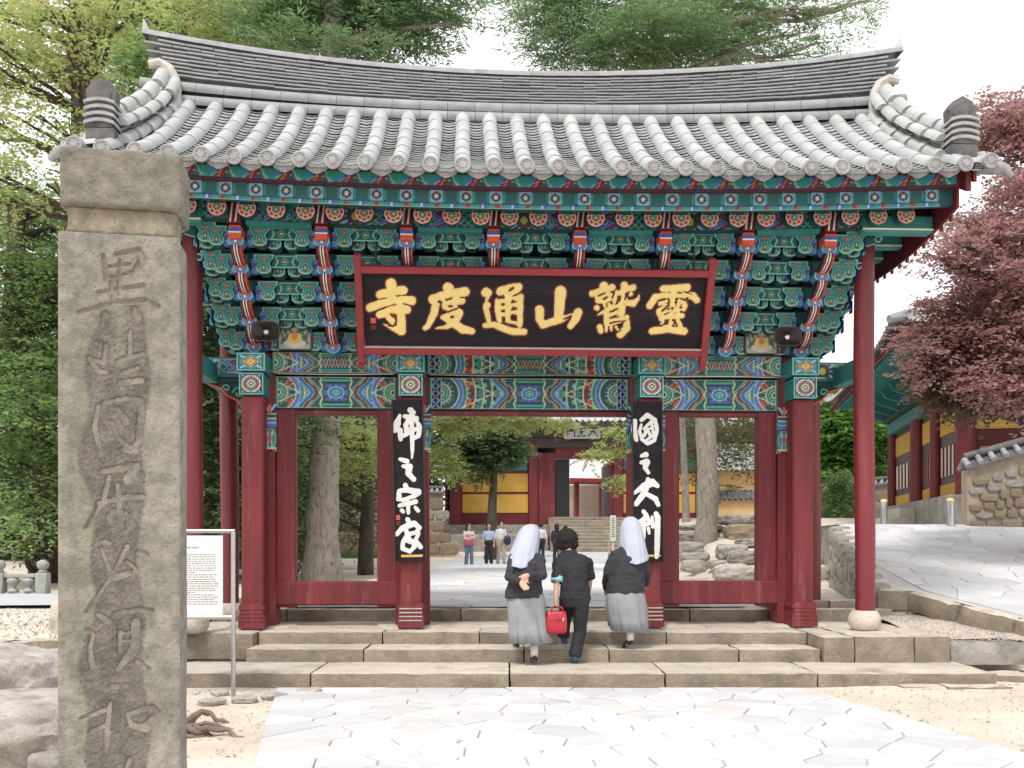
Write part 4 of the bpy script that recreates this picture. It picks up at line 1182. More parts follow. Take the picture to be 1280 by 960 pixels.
RIGHTC = [
 [[(72,118,15),(66,170,19),(80,232,13)], [(112,112,12),(150,82,15),(196,112,13),(208,172,12),(190,236,12),(150,256,12),(115,230,11),(100,180,11),(112,140,8)], [(125,165,7),(172,122,11),(180,162,8),(186,210,10)], [(128,205,12),(150,165,8),(168,215,10),(140,235,7)], [(135,180,9),(190,150,6)]],
 [[(115,330,11),(142,322,17)], [(112,370,12),(145,368,22),(135,400,15),(155,432,11)]],
 [[(68,556,10),(130,515,22),(180,492,24),(212,512,14)], [(155,470,12),(152,500,18),(128,560,20),(80,622,15)], [(148,562,14),(200,592,16),(216,628,13)]],
 [[(130,668,13),(146,690,14)], [(96,738,14),(150,702,16),(165,728,10)], [(90,766,12),(160,742,13)], [(132,730,13),(127,825,13)], [(105,792,11)], [(158,770,11),(162,800,9)], [(182,702,9),(186,762,12)], [(206,682,15),(216,705,18),(210,900,17),(206,945,12)]],
]
for nm, chars, orgx, cpx, Xc, lean, lab in (
    ('l', LEFTC, 480, (507.0, 513.0), -1.55, -1.1, 'tall black board with four white brush characters left of the central passage'),
    ('r', RIGHTC, 780, (810.0, 813.5), 1.475, -.7, 'tall black board with white brush characters directly behind the nun on the right')):
    bd = thing('vertical_board', lab, 'hanging board', local(Xc, -.60, 2.325), GYAW, 'upright lettered boards on the middle posts')
    rt_ = (0, rad(-lean) * -1, 0)
    mb = MB(); mb.box((0, 0, 0), (.375, .035, 2.03), 0, .004)
    pn = O('board_panel', mb.mesh('board_panel', K['boardblk']), bd, (0, 0, 0), rt_)
    for sx in (-1, 1):
        mb = MB(); mb.box((sx * .19, -.008, 0), (.016, .06, 2.05), 0, .003); O('board_edge', mb.mesh('board_edge', K['black']), bd, (0, 0, 0), rt_)
    for ci, pos in enumerate(chars):
        allp = [p for s_ in pos for p in s_]
        x0 = min(p[0] - p[2] for p in allp) - 12; x1 = max(p[0] + p[2] for p in allp) + 12
        y0 = min(p[1] - p[2] for p in allp) - 12; y1 = max(p[1] + p[2] for p in allp) + 12
        cx = np.arange(x0, x1, 2.2); cy = np.arange(y0, y1, 2.2)
        X, Y = np.meshgrid(cx, cy)
        d = (stroke_field(X, Y, pos) + .9 * np.sin(X * .11) * np.cos(Y * .13)) / (4.8 * 99.5)
        pxc = cpx[0] + (cpx[1] - cpx[0]) * ((500 + cy.mean() / 4.8) - 500) / 202
        ux = (orgx + cx / 4.8 - pxc) / 99.5; vz = (601 - (500 + cy / 4.8)) / 99.5
        me = sdf_mesh('white_character', d, ux, vz, lambda q: np.clip(-q, 0, .004), K['whitechar'], -.0185)
        O('white_character', me, bd, (0, 0, 0), rt_)
    mb = MB(); mb.box((.02 if nm == 'l' else .03, -.019, -.945), (.27 if nm == 'l' else .24, .006, .030), 0, .001); O('yellow_bar', mb.mesh('yellow_bar', K['yellow']), bd, (0, 0, 0), rt_)
    if nm == 'l':
        for q in (0, 1):
            mb = MB(); mb.box((-.145, -.0185, -.46 - .075 * q), (.05, .004, .06), 0, .001); O('red_seal', mb.mesh('red_seal', K['orange'] if q == 0 else K['maroon']), bd, (0, 0, 0), rt_)

# loudspeakers and the cable on the lintel
for sx, lab in ((-1, 'dark horn loudspeaker under the left end of the brackets'), (1, 'dark horn loudspeaker under the right end of the brackets')):
    sp = thing('loudspeaker', lab, 'loudspeaker', local(-3.30 if sx < 0 else 3.23, -.72, 4.15), GYAW, 'loudspeakers between the brackets')
    mb = MB(); rg = []
    for (y, a, b) in ((.18, .08, .06), (.06, .10, .07), (-.04, .165, .115), (-.07, .178, .125), (-.072, .165, .112), (-.02, .10, .07), (.02, .05, .04)):
        rg.append([(a * math.copysign(abs(math.cos(t)) ** .55, math.cos(t)), y, b * math.copysign(abs(math.sin(t)) ** .55, math.sin(t))) for t in np.linspace(0, 2 * math.pi, 29)[:-1]])
    mb.rings(rg[::-1]); O('horn', smooth_by_angle(mb.mesh('horn', K['plasticd'])), sp)
    mb = MB(); mb.lathe([(.032, 0), (.030, .012), (.018, .022), (.004, .026)], 14); O('dome', smooth_by_angle(mb.mesh('dome', K['chrome'])), sp, (0, -.03, 0), (rad(90), 0, 0))
    mb = MB(); mb.box((0, .14, -.10), (.04, .10, .14), 0, .005); O('bracket', mb.mesh('bracket', K['plasticd']), sp)
mb = MB(); pts = [local(x, -.245 - .38 * max(0, 1 - min(abs(abs(x) - 3.515), abs(abs(x) - 1.53)) / .22) ** .5 if min(abs(abs(x) - 3.515), abs(abs(x) - 1.53)) < .22 else -.245, 3.725 + .006 * math.sin(x * 3)) for x in np.linspace(-3.9, 3.9, 100)]
mb.tube(pts, .011, 6); O('cable', mb.mesh('cable', K['steel']), label='thin grey cable running along the joint of the painted lintels', cat='cable')

# ------------------------------------------------------------------ stone blocks, rocks, paving
def fbm(p, s, o=4):
    v = 0; a = 1
    for k in range(o): v += a * noise.noise(Vector(p) * s + Vector((k * 7.1, 3.3 * k, 0))); a *= .5; s *= 2
    return v
def rough_block(name, x0, x1, y0, y1, z0, z1, m, parent=None, amp=.008, cell=.14, seed=0, kind=None, rnd=.013):
    dx, dy, dz = x1 - x0, y1 - y0, z1 - z0
    nx = max(2, int(dx / cell)); ny = max(2, min(10, int(dy / cell))); nz = max(2, int(dz / .08))
    idx = {}; V = []; F = []
    def vid(i, j, k):
        if (i, j, k) in idx: return idx[(i, j, k)]
        p = Vector((dx * (i / nx - .5), dy * (j / ny - .5), dz * (k / nz - .5)))
        e = (i in (0, nx)) + (j in (0, ny)) + (k in (0, nz))
        q = Vector((p.x + seed * 3.7, p.y + seed, p.z))
        nvec = Vector((math.copysign(1, p.x) if i in (0, nx) else 0, math.copysign(1, p.y) if j in (0, ny) else 0, math.copysign(1, p.z) if k in (0, nz) else 0))
        off = amp * fbm(q, 4.5, 3)
        if e >= 2: off -= rnd * .35 + abs(amp * fbm(q, 9, 2)) * 1.4
        p = p + nvec * off
        idx[(i, j, k)] = len(V); V.append(tuple(p)); return idx[(i, j, k)]
    for i in range(nx):
        for j in range(ny):
            F.append((vid(i, j, nz), vid(i + 1, j, nz), vid(i + 1, j + 1, nz), vid(i, j + 1, nz)))
    for i in range(nx):
        for k in range(nz):
            F.append((vid(i, 0, k), vid(i + 1, 0, k), vid(i + 1, 0, k + 1), vid(i, 0, k + 1)))
            F.append((vid(i + 1, ny, k), vid(i, ny, k), vid(i, ny, k + 1), vid(i + 1, ny, k + 1)))
    for j in range(ny):
        for k in range(nz):
            F.append((vid(0, j + 1, k), vid(0, j, k), vid(0, j, k + 1), vid(0, j + 1, k + 1)))
            F.append((vid(nx, j, k), vid(nx, j + 1, k), vid(nx, j + 1, k + 1), vid(nx, j, k + 1)))
    for i in range(nx):
        for j in range(ny): F.append((vid(i, j + 1, 0), vid(i + 1, j + 1, 0), vid(i + 1, j, 0), vid(i, j, 0)))
    me = bpy.data.meshes.new(name); me.from_pydata(V, [], F)
    for q in (m if isinstance(m, list) else [m]): me.materials.append(q)
    if isinstance(m, list):
        me.polygons.foreach_set('material_index', [0 if p.normal.z > .6 else 1 for p in me.polygons])  # upward faces get the first stone, all other faces the second
    smooth_by_angle(me, 35)
    return O(name, me, parent, ((x0 + x1) / 2, (y0 + y1) / 2, (z0 + z1) / 2), kind=kind)

def rock_mesh(name, sx, sy, sz, seed, m, n=14, p=3.2, amp=.16, freq=1.6):
    V = []; idx = {}; F = []
    def vid(a):
        if a in idx: return idx[a]
        q = Vector((a[0] / n * 2 - 1, a[1] / n * 2 - 1, a[2] / n * 2 - 1))
        l = (abs(q.x) ** p + abs(q.y) ** p + abs(q.z) ** p) ** (1 / p); q = q / l
        d = 1 + amp * fbm(q + Vector((seed * 5.3, seed, 0)), freq, 5)
        d -= .12 * abs(noise.noise(q * 2.6 + Vector((seed, 0, 0)))) + .03 * abs(noise.noise(q * 9 + Vector((seed, 3, 0))))
        v = Vector((q.x * sx * d, q.y * sy * d, q.z * sz * d)); idx[a] = len(V); V.append(tuple(v)); return idx[a]
    for i in range(n):
        for j in range(n):
            F.append((vid((i, j, n)), vid((i + 1, j, n)), vid((i + 1, j + 1, n)), vid((i, j + 1, n))))
            F.append((vid((i, j + 1, 0)), vid((i + 1, j + 1, 0)), vid((i + 1, j, 0)), vid((i, j, 0))))
            F.append((vid((i, 0, j)), vid((i + 1, 0, j)), vid((i + 1, 0, j + 1)), vid((i, 0, j + 1))))
            F.append((vid((i + 1, n, j)), vid((i, n, j)), vid((i, n, j + 1)), vid((i + 1, n, j + 1))))
            F.append((vid((0, i + 1, j)), vid((0, i, j)), vid((0, i, j + 1)), vid((0, i + 1, j + 1))))
            F.append((vid((n, i, j)), vid((n, i + 1, j)), vid((n, i + 1, j + 1)), vid((n, i, j + 1))))
    me = bpy.data.meshes.new(name); me.from_pydata(V, [], F); me.materials.append(m)
    return smooth_by_angle(me, 50)

def voronoi(poly, seeds):
    """cells of the seeds clipped to a convex-ish polygon (list of points)"""
    cells = []
    S = np.array(seeds)
    for i, s_ in enumerate(seeds):
        c = list(poly)
        order = np.argsort(((S - S[i]) ** 2).sum(1))[1:22]
        for j in order:
            mx_, my_ = (S[i] + S[j]) / 2; nx_, ny_ = S[j] - S[i]
            new = []
            for k in range(len(c)):
                a, b = c[k], c[(k + 1) % len(c)]
                da = (a[0] - mx_) * nx_ + (a[1] - my_) * ny_; db = (b[0] - mx_) * nx_ + (b[1] - my_) * ny_
                if da <= 0: new.append(a)
                if (da < 0) != (db < 0) and abs(da - db) > 1e-12:
                    t = da / (da - db); new.append((a[0] + (b[0] - a[0]) * t, a[1] + (b[1] - a[1]) * t))
            c = new
            if len(c) < 3: break
        if len(c) >= 3: cells.append((s_, c))
    return cells
def inside(p, poly):
    r = False; j = len(poly) - 1
    for i in range(len(poly)):
        if (poly[i][1] > p[1]) != (poly[j][1] > p[1]) and p[0] < (poly[j][0] - poly[i][0]) * (p[1] - poly[i][1]) / (poly[j][1] - poly[i][1]) + poly[i][0]: r = not r
        j = i
    return r
def flags(parent, poly, dx, dy, zf, name='flagstone', gap=.014, th=.02, seed=3, limit=300, mats=None, ymax=1e9, zv=.006):
    r = random.Random(seed); seeds = []
    xs = [p[0] for p in poly]; ys = [p[1] for p in poly]
    y = min(ys)
    row = 0
    while y < max(ys) + dy:
        x = min(xs) - dx + (row % 2) * dx * .5
        while x < max(xs) + dx:
            q = (x + r.uniform(-.36, .36) * dx, y + r.uniform(-.36, .36) * dy)
            if inside(q, poly): seeds.append(q)
            x += dx
        y += dy; row += 1
    cells = voronoi(poly, seeds)
    cells.sort(key=lambda c: c[0][1])
    rest = MB(); cnt = 0
    for s_, c in cells:
        g = []
        for p in c:
            v = Vector((s_[0] - p[0], s_[1] - p[1])); L_ = v.length
            q = (p[0] + v.x / L_ * min(gap, L_ * .3), p[1] + v.y / L_ * min(gap, L_ * .3)); g.append(q)
        # drop near-duplicate corners
        g2 = [g[0]]
        for q in g[1:]:
            if (q[0] - g2[-1][0]) ** 2 + (q[1] - g2[-1][1]) ** 2 > .0006: g2.append(q)
        if len(g2) < 3: continue
        g = g2; n = len(g); dz = r.uniform(-zv, zv); tx, ty = r.uniform(-.004, .004), r.uniform(-.004, .004)
        mb = MB() if cnt < limit else rest
        cxy = s_
        def zz(q): return zf(q[0], q[1]) + dz + (q[0] - cxy[0]) * tx + (q[1] - cxy[1]) * ty
        org = (cxy[0], cxy[1], zf(*cxy)) if cnt < limit else (0, 0, 0)
        top = [(cxy[0] + (q[0] - cxy[0]) * .965, cxy[1] + (q[1] - cxy[1]) * .965) for q in g]
        vs = [(q[0] - org[0], q[1] - org[1], zz(q) + th - org[2]) for q in top] + [(q[0] - org[0], q[1] - org[1], zz(q) + th * .6 - org[2]) for q in g] + [(q[0] - org[0], q[1] - org[1], zz(q) - .01 - org[2]) for q in g]
        fs = [tuple(range(n))] + [(i + n, (i + 1) % n + n, (i + 1) % n, i) for i in range(n)] + [(i + 2 * n, (i + 1) % n + 2 * n, (i + 1) % n + n, i + n) for i in range(n)]
        mb.add(vs, fs)
        if cnt < limit: O(name, mb.mesh(name, r.choice(mats)), parent, org)
        cnt += 1
    if rest.v: O(name + 's', rest.mesh(name + 's', mats[0]), parent, kind='stuff')

K['sandd'] = mat('sandy_joint', (.52, .50, .46), (.43, .41, .38), .95, 6)
K['flag2'] = mat('bluish_flagstone', (.53, .535, .55), (.47, .475, .49), .8, 2.2, bump=.4, bscale=22, bdist=.006)
K['flag3'] = mat('rosy_flagstone', (.57, .555, .54), (.52, .50, .49), .8, 2.2, bump=.4, bscale=22, bdist=.006)
FL = [K['flag'], K['flag'], K['flag'], K['flag'], K['flag2'], K['flag3']]

# lower ground, uneven sand
def ground_grid(name, x0, x1, y0, y1, nx, ny, zf, m):
    xs = np.linspace(x0, x1, nx + 1); ys = np.linspace(y0, y1, ny + 1)
    V = [(x, y, zf(x, y)) for y in ys for x in xs]
    i = np.arange(ny)[:, None] * (nx + 1) + np.arange(nx)[None, :]
    F = np.stack([i, i + 1, i + nx + 2, i + nx + 1], -1).reshape(-1, 4)
    return O(name, fast_mesh(name, np.array(V), F, m, True), kind='structure')
def zlow(x, y):
    z = .012 * fbm((x, y, 0), .8, 3) - .012
    if x < -2.2 and y < 11: z += .05 * max(0, fbm((x, y, 5), 1.1, 3)) * min(1, (-2.2 - x))
    if x > 2.9 and y > 9: z += .03 * max(0, min(1, (x - 3.2))) * (1 + fbm((x, y, 2), 2, 3))
    return z
gl = ground_grid('ground', -14, 12, 1, 13.9, 170, 90, zlow, K['sand'])
O('ground', (lambda mb: (mb.add([(-900, -300, -.12), (900, -300, -.12), (900, 1500, -.12), (-900, 1500, -.12)], [(0, 1, 2, 3)]), mb.mesh('ground', K['sand']))[1])(MB()), kind='structure')
def zup(x, y):
    z = .615 + .012 * fbm((x, y, 9), .5, 2)
    if y > 40: z += (y - 40) / 12 * .5 if y < 52 else .5
    if y > 52: z += 0
    if abs(x) > 12 and y > 30: z += (abs(x) - 12) * .03
    return z
gu = ground_grid('upper_ground', -60, 60, 13.86, 130, 120, 110, zup, K['sand'])
path = O('path', None, kind='structure'); bpy.data.objects.remove(path)
mb = MB(); mb.add([(-2.48, 10.52, .004), (3.06, 10.5, .004), (3.75, 7.2, .004), (4.1, 4.0, .004), (-1.5, 4.0, .004), (-1.80, 6.9, .004)], [(5, 4, 3, 2, 1, 0)][::1]); mb.f = [f[::-1] for f in mb.f] if False else mb.f
base = O('paved_path', mb.mesh('paved_path', K['sandd']), kind='structure')
flags(base, [(-1.5, 4.0), (4.1, 4.0), (3.75, 7.2), (3.06, 10.48), (-2.48, 10.50), (-1.80, 6.9)], .50, .33, lambda x, y: .006, seed=5, mats=FL, gap=.008, th=.018, zv=.004, limit=290)
# path across the upper court
mb = MB(); mb.add([(-3.2, 14.0, .64), (3.3, 14.0, .64), (4.0, 40, .66), (8.6, 51.5, 1.15), (1.4, 51.5, 1.15), (-3.6, 40, .66)], [(0, 1, 2, 3, 4, 5)])
base2 = O('court_path', mb.mesh('court_path', K['flag2']), kind='structure')
flags(base2, [(-3.2, 14.0), (3.3, 14.0), (4.0, 40), (-3.6, 40)], .75, .75, lambda x, y: .648 + (.02 * (y - 14) / 26), seed=9, mats=FL, limit=250)

# platform and its steps
plat = O('gate_platform', None, kind='structure')
mb = MB(); mb.box((.45, 13.15, .205), (9.3, 1.55, .455), 0); mb.box((6.2, 12.95, .15), (2.3, 1.9, .40), 0); mb.box((-9.0, 12.75, .15), (9.4, 2.4, .46), 0); mb.box((0, 14.9, .27), (30, 2.0, .62), 0); O('platform_fill', mb.mesh('platform_fill', K['sand']), plat)
def row(parent, name, x0, x1, y0, y1, z0, z1, lens, seed, m=None, amp=.008):
    x = x0; r = random.Random(seed); k = 0
    while x < x1 - .05:
        L_ = lens[k % len(lens)] * r.uniform(.85, 1.15); b = min(x + L_, x1)
        if x1 - b < .35: b = x1
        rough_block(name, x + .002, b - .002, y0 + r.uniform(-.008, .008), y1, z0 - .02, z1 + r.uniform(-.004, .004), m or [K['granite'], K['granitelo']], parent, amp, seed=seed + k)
        x = b; k += 1
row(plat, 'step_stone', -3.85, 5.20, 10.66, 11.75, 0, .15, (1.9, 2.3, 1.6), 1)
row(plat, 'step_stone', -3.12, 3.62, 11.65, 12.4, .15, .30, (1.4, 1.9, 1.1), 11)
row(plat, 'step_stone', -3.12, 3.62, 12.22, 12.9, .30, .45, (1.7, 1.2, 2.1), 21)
row(plat, 'edge_stone', -4.9, -3.13, 12.05, 12.95, .15, .455, (.7, .9), 31)
row(plat, 'edge_stone', 3.63, 5.12, 11.60, 12.9, .15, .452, (.38, .62, .75), 41)
row(plat, 'paving_slab', -4.3, 5.12, 12.90, 13.84, .3, .458, (1.2, 1.5, .9), 45, [K['granite'], K['granite']], .004)
row(plat, 'rear_step_stone', -4.6, 5.3, 13.80, 14.15, .44, .62, (1.6, 2.2, 1.3), 51)
row(plat, 'rear_step_stone', 3.6, 5.2, 14.1, 14.5, .60, .73, (.9, .8), 61, None, .012)
row(plat, 'rear_step_stone', -4.4, -2.1, 14.4, 14.75, .60, .74, (.9, 1.2), 66, None, .012)
# left: retaining edge and its bank, right: low blocks beside the steps
lb = ground_grid('left_bank', -14, -4.2, 11.42, 13.9, 60, 14, lambda x, y: .44 + .03 * fbm((x, y, 1), 1.4, 3) + (y - 11.4) / 2.5 * .17, K['sand'])
row(lb, 'retaining_stone', -10, -4.3, 11.22, 11.6, .02, .44, (1.0, 1.5, .8), 71, None, .03)
rb = ground_grid('right_bank', 5.00, 7.2, 11.95, 14.0, 24, 24, lambda x, y: .375 + .03 * fbm((x, y, 1), 2, 3) + (y - 11.7) / 2.2 * .16, K['sand'])
row(rb, 'low_block', 5.16, 6.05, 11.72, 12.15, .12, .375, (.9,), 81, [K['greystone'], K['greystone']], .014)
row(rb, 'low_block', 5.25, 6.6, 10.9, 11.4, .0, .10, (.55, .8), 83, None, .012)
row(rb, 'low_block', 4.1, 5.25, 10.40, 10.62, .0, .05, (.5, .4, .6), 85, None, .014)

# --- the paved ramp on the right with its kerb
def zramp(x, y): return .86 + .152 * (min(y, 21) - 14)
KP = [(7.75, 8.6), (6.62, 11.5), (5.60, 14.0), (5.17, 14.15), (5.77, 16.6), (6.85, 21.0), (8.2, 30)]
xs = []
V = []; F = []
rows_y = [8.6, 10, 11.5, 12.7, 14, 14.15, 15.4, 16.6, 18.8, 21, 25, 30, 60]
def kx(y):
    for a, b in zip(KP[:-1], KP[1:]):
        if a[1] <= y <= b[1]: return a[0] + (b[0] - a[0]) * (y - a[1]) / (b[1] - a[1] + 1e-9)
    return KP[-1][0]
for y in rows_y: V += [(kx(y) + .05, y, zramp(0, y)), (40, y, zramp(0, y))]
F = [(2 * i, 2 * i + 1, 2 * i + 3, 2 * i + 2) for i in range(len(rows_y) - 1)]
me = bpy.data.meshes.new('ramp'); me.from_pydata(V, [], F); me.materials.append(K['sandd']); ramp = O('ramp_paving', me, kind='structure')
flags(ramp, [(7.85, 8.7), (12.5, 8.7), (14.5, 20.9), (6.95, 20.9), (5.90, 16.6), (5.80, 14.0), (6.72, 11.5)], .60, .50, zramp, seed=12, mats=FL, th=.016, gap=.010, zv=.004)
for a, b, w_, nm in ((KP[0], KP[1], .22, 'kerb_stone'), (KP[1], KP[2], .24, 'kerb_stone'), (KP[2], KP[3], .3, 'kerb_stone'), (KP[3], KP[4], .3, 'wall_stone'), (KP[4], KP[5], .3, 'wall_stone')):
    A = Vector((*a, 0)); B = Vector((*b, 0)); L_ = (B - A).length; nseg_ = max(1, int(round(L_ / (.95 if nm == 'kerb_stone' else .8))))
    th_ = math.atan2(B.y - A.y, B.x - A.x)
    for k in range(nseg_):
        p = A + (B - A) * ((k + .5) / nseg_); q0 = A + (B - A) * (k / nseg_); q1 = A + (B - A) * ((k + 1) / nseg_)
        zt = zramp(0, p.y); zb = -.05 if p.y < 13.5 else .5
        if nm == 'kerb_stone':
            ob = rough_block(nm, -L_ / nseg_ / 2 + .005, L_ / nseg_ / 2 - .005, -w_ / 2, w_ / 2, zb - zt, .015, [K['granite'], K['granitelo']], ramp, .022, .12, seed=90 + k * 3 + int(p.y), rnd=.04)
            me = ob.data
            sl = (zramp(0, q1.y) - zramp(0, q0.y)) / (L_ / nseg_)
            for v in me.vertices: v.co.z += v.co.x * sl
            ob.location = (p.x, p.y, ob.location.z + zt); ob.rotation_euler = (0, 0, th_)
        else:
            hz = zt - zb; nrow = max(1, int(round(hz / .34)))
            for r_ in range(nrow):
                o_ = O('wall_stone', rock_mesh('wall_stone', L_ / nseg_ / 2 * 1.06, .22, hz / nrow / 2 * 1.12, k * 7 + r_ + int(p.y * 3), K['greystone'], 7, 4.5, .10), ramp, (p.x + .03, p.y, zb + hz * (r_ + .5) / nrow), (0, 0, th_ + random.uniform(-.05, .05)))

mb = MB(); vs = []
for (x, y) in KP: vs += [(x + .12, y, -.2), (x + .12, y, zramp(0, y) - .01)]
mb.add(vs, [(2 * i, 2 * i + 2, 2 * i + 3, 2 * i + 1) for i in range(len(KP) - 1)]); O('ramp_side', mb.mesh('ramp_side', K['greystone']), ramp)

# loose grit, pebbles and fallen leaves on the sand
g_ = np.random.default_rng(21)
def pebbles(name, n, xr, yr, zf, s0, s1, m, keep):
    V = []; F = []
    for k in range(n):
        x = g_.uniform(*xr); y = g_.uniform(*yr)
        if not keep(x, y): continue
        s_ = g_.uniform(s0, s1) * (1 if g_.random() < .93 else 2.2); a = g_.uniform(0, 6.28); z = zf(x, y); b = len(V)
        for q in range(5):
            th = a + q * 1.2566; V.append((x + s_ * math.cos(th) * g_.uniform(.7, 1.1), y + s_ * math.sin(th) * g_.uniform(.6, 1), z - .003))
        V.append((x, y, z + s_ * g_.uniform(.35, .7)))
        F += [(b + q, b + (q + 1) % 5, b + 5) for q in range(5)]
    me = bpy.data.meshes.new(name); me.from_pydata(V, [], F); me.materials.append(m); O(name, me, kind='stuff')
off_path = lambda x, y: not (-2.5 + (10.5 - y) * .19 < x < 3.06 + (10.5 - y) * .21)
pebbles('gravel', 9000, (-6, 6.5), (6.5, 10.8), zlow, .004, .014, K['greystone'], off_path)
pebbles('gravel', 2500, (-9, -4.3), (11.5, 13.9), lambda x, y: .45 + .03 * fbm((x, y, 1), 1.4, 3) + (y - 11.4) / 2.5 * .17, .006, .02, K['greystone'], lambda x, y: True)
pebbles('gravel', 2500, (5.1, 7.0), (11.8, 13.9), lambda x, y: .375 + .03 * fbm((x, y, 1), 2, 3) + (y - 11.7) / 2.2 * .16, .006, .02, K['greystone'], lambda x, y: True)
K['litter'] = mat('dry_leaf', (.30, .19, .09), (.20, .12, .06), .9, 20)
V = []; F = []
for k in range(900):
    x, y = g_.uniform(-6, 6.5), g_.uniform(6.5, 10.8)
    if not off_path(x, y): continue
    a = g_.uniform(0, 6.28); s_ = g_.uniform(.012, .028); z = zlow(x, y) + .008; b = len(V)
    V += [(x + s_ * math.cos(a), y + s_ * math.sin(a), z), (x - s_ * .4 * math.sin(a), y + s_ * .4 * math.cos(a), z + .006), (x - s_ * math.cos(a), y - s_ * math.sin(a), z + .002), (x + s_ * .4 * math.sin(a), y - s_ * .4 * math.cos(a), z + .004)]; F.append((b, b + 1, b + 2, b + 3))
me = bpy.data.meshes.new('leaf_litter'); me.from_pydata(V, [], F); me.materials.append(K['litter']); O('leaf_litter', me, kind='stuff')

# ------------------------------------------------------------------ the inscribed stone pillar in the foreground
PA = rad(11); PY = 4.5; PCX = (149.5 - 640) / FPX * PY
pil = thing('stone_pillar', 'tall mossy granite pillar carved with a column of Chinese characters, nearest to the viewer', 'stone pillar', (PCX, PY, 0), PA)
K['pil'] = mat('lichened_granite', (1.12, 1.1, 1.08), (.62, .64, .60), .92, 14, bump=1.0, bscale=75, attr=True, speck=((.09, .09, .075), 85, .63), stain=((.17, .16, .125), 5.0, .54, .74), bdist=.010)
PH = .262
CH = [  # (origin, scale, strokes) read off the enlargements of the carved face
 ((60, 180), 2.4, [
  [(165,335,5),(175,405,6)], [(205,330,5),(270,320,8),(283,345,9),(255,395,8)], [(215,350,4),(212,450,4)], [(180,368,3),(245,360,3)], [(185,400,3),(250,385,4)], [(150,445,4),(215,436,4),(285,425,7)],
  [(92,505,4),(150,490,6),(200,475,6),(290,470,7),(328,488,8)], [(188,410,3),(192,465,4)], [(172,512,10)], [(258,495,10),(268,517,11)],
  [(172,600,4),(166,655,5),(130,645,5)], [(120,640,5),(150,680,6),(172,684,5)], [(245,560,4),(245,640,6)], [(205,650,4),(240,640,5),(285,628,5)], [(222,684,5),(270,670,5)], [(215,716,8),(280,708,8)], [(205,655,4),(222,640,4)],
  [(150,785,5),(138,850,7),(150,900,7)], [(165,775,4),(230,762,6),(275,768,9),(280,800,9),(272,890,11),(250,918,7),(208,880,5),(190,830,4)], [(205,790,5),(235,832,10)]]),
 ((60, 560), 2.4, [
  [(225,3,8),(262,10,8)], [(165,70,7),(200,62,8),(265,52,9),(240,92,16)], [(182,85,6),(165,160,7),(112,240,4)], [(208,110,6),(215,215,7)], [(150,165,5),(240,145,7),(285,146,7)], [(200,188,7),(182,205,8),(188,222,7)], [(222,195,8),(240,208,10),(246,230,14)],
  [(165,280,6),(182,285,7)], [(158,300,3),(190,385,6)], [(237,295,6),(190,385,5),(115,492,4)], [(235,340,4),(268,368,5),(200,388,10)], [(270,312,5),(292,322,9)],
  [(148,500,6),(182,519,8)], [(200,496,5),(270,486,6),(312,490,7)], [(118,545,5),(135,560,5),(125,600,5),(132,655,9)], [(215,552,6),(215,612,6)], [(262,522,12),(260,600,13),(210,662,7)], [(265,640,6),(298,665,9)], [(225,556,3),(245,552,3)], [(225,580,3),(245,577,3)],
  [(185,716,6),(205,716,8)], [(186,765,5),(178,830,7),(175,892,6)], [(98,812,4),(150,795,6),(182,782,6)], [(125,852,5),(172,833,5)], [(240,800,6),(310,775,8),(327,795,9),(292,842,13),(248,832,6),(236,800,5)],
  [(245,935,6),(235,965,7),(250,1000,8)]])]
st = .0048
gu_ = np.arange(-PH, PH + st / 2, st); gz_ = np.arange(.30, 2.952, st)
U, Z = np.meshgrid(gu_, gz_)
ca, sa = math.cos(PA), math.sin(PA)
WX = PCX + U * ca; WY = PY + U * sa
PXX = 640 + FPX * WX / WY; PYY = 677 - FPX * (Z - EYE) / WY
D = np.full(U.shape, 1e9)
for (ox, oy), sc, sts in CH:
    D = np.minimum(D, stroke_field((PXX - ox) * sc, (PYY - oy) * sc, sts) / sc / 276.0)
D = D - .0028
carve = np.clip(-D * 2.4, 0, .024)
lo_ = 108 + 8 * np.sin(PYY * .02) + 6 * np.sin(PYY * .05 + 1); hi_ = 183 + 5 * np.sin(PYY * .013 + 2) + 4 * np.sin(PYY * .043)
top_m_ = np.clip((PYY - 378) / 20, 0, 1)
band = np.clip((PXX - lo_) / 5, 0, 1) * np.clip((hi_ - PXX) / 5, 0, 1) * top_m_
rn = rng.random(U.shape)
for _ in range(1): rn = (rn + np.roll(rn, 1, 0) + np.roll(rn, 1, 1) + np.roll(rn, -1, 0)) / 4
rn = (rn - rn.mean()) / rn.std()
depth = carve + band * .006 + band * (.0011 * rn) + .0005 * rn
edge_ = np.minimum(PH - np.abs(U), .012) / .012
depth += (1 - edge_) * .008
lowf = np.sin(U * 21 + Z * 3) * np.sin(Z * 5.3 + 1) + .6 * np.sin(Z * 11 + U * 9)
base_c = np.array([.285, .268, .232]); band_c = np.array([.170, .152, .136]); moss = np.array([.20, .235, .145]); pink = np.array([.56, .33, .28])
c = base_c[None, None, :] * (1 + .07 * lowf[..., None])
ml = np.clip(1 - np.abs(PXX - lo_ + 5) / 12, 0, 1) * np.clip((PYY - 360) / 60, 0, 1)
mcol = np.clip(1 - np.abs(PXX - 150) / 16, 0, 1) * np.clip((PYY - 330) / 60, 0, 1) * np.clip((560 - PYY) / 120, 0, 1)
c = c + (moss - c) * (.50 * np.maximum(ml, mcol))[..., None]
c = c + (band_c * (1 + .10 * rn[..., None]) - c) * (band * .9 * (1 - .6 * mcol))[..., None]
pm = np.clip(-D / .004, 0, 1)
c = c + (pink - c) * (pm * .85 * (.65 + .35 * np.sin(U * 130 + Z * 60)))[..., None]
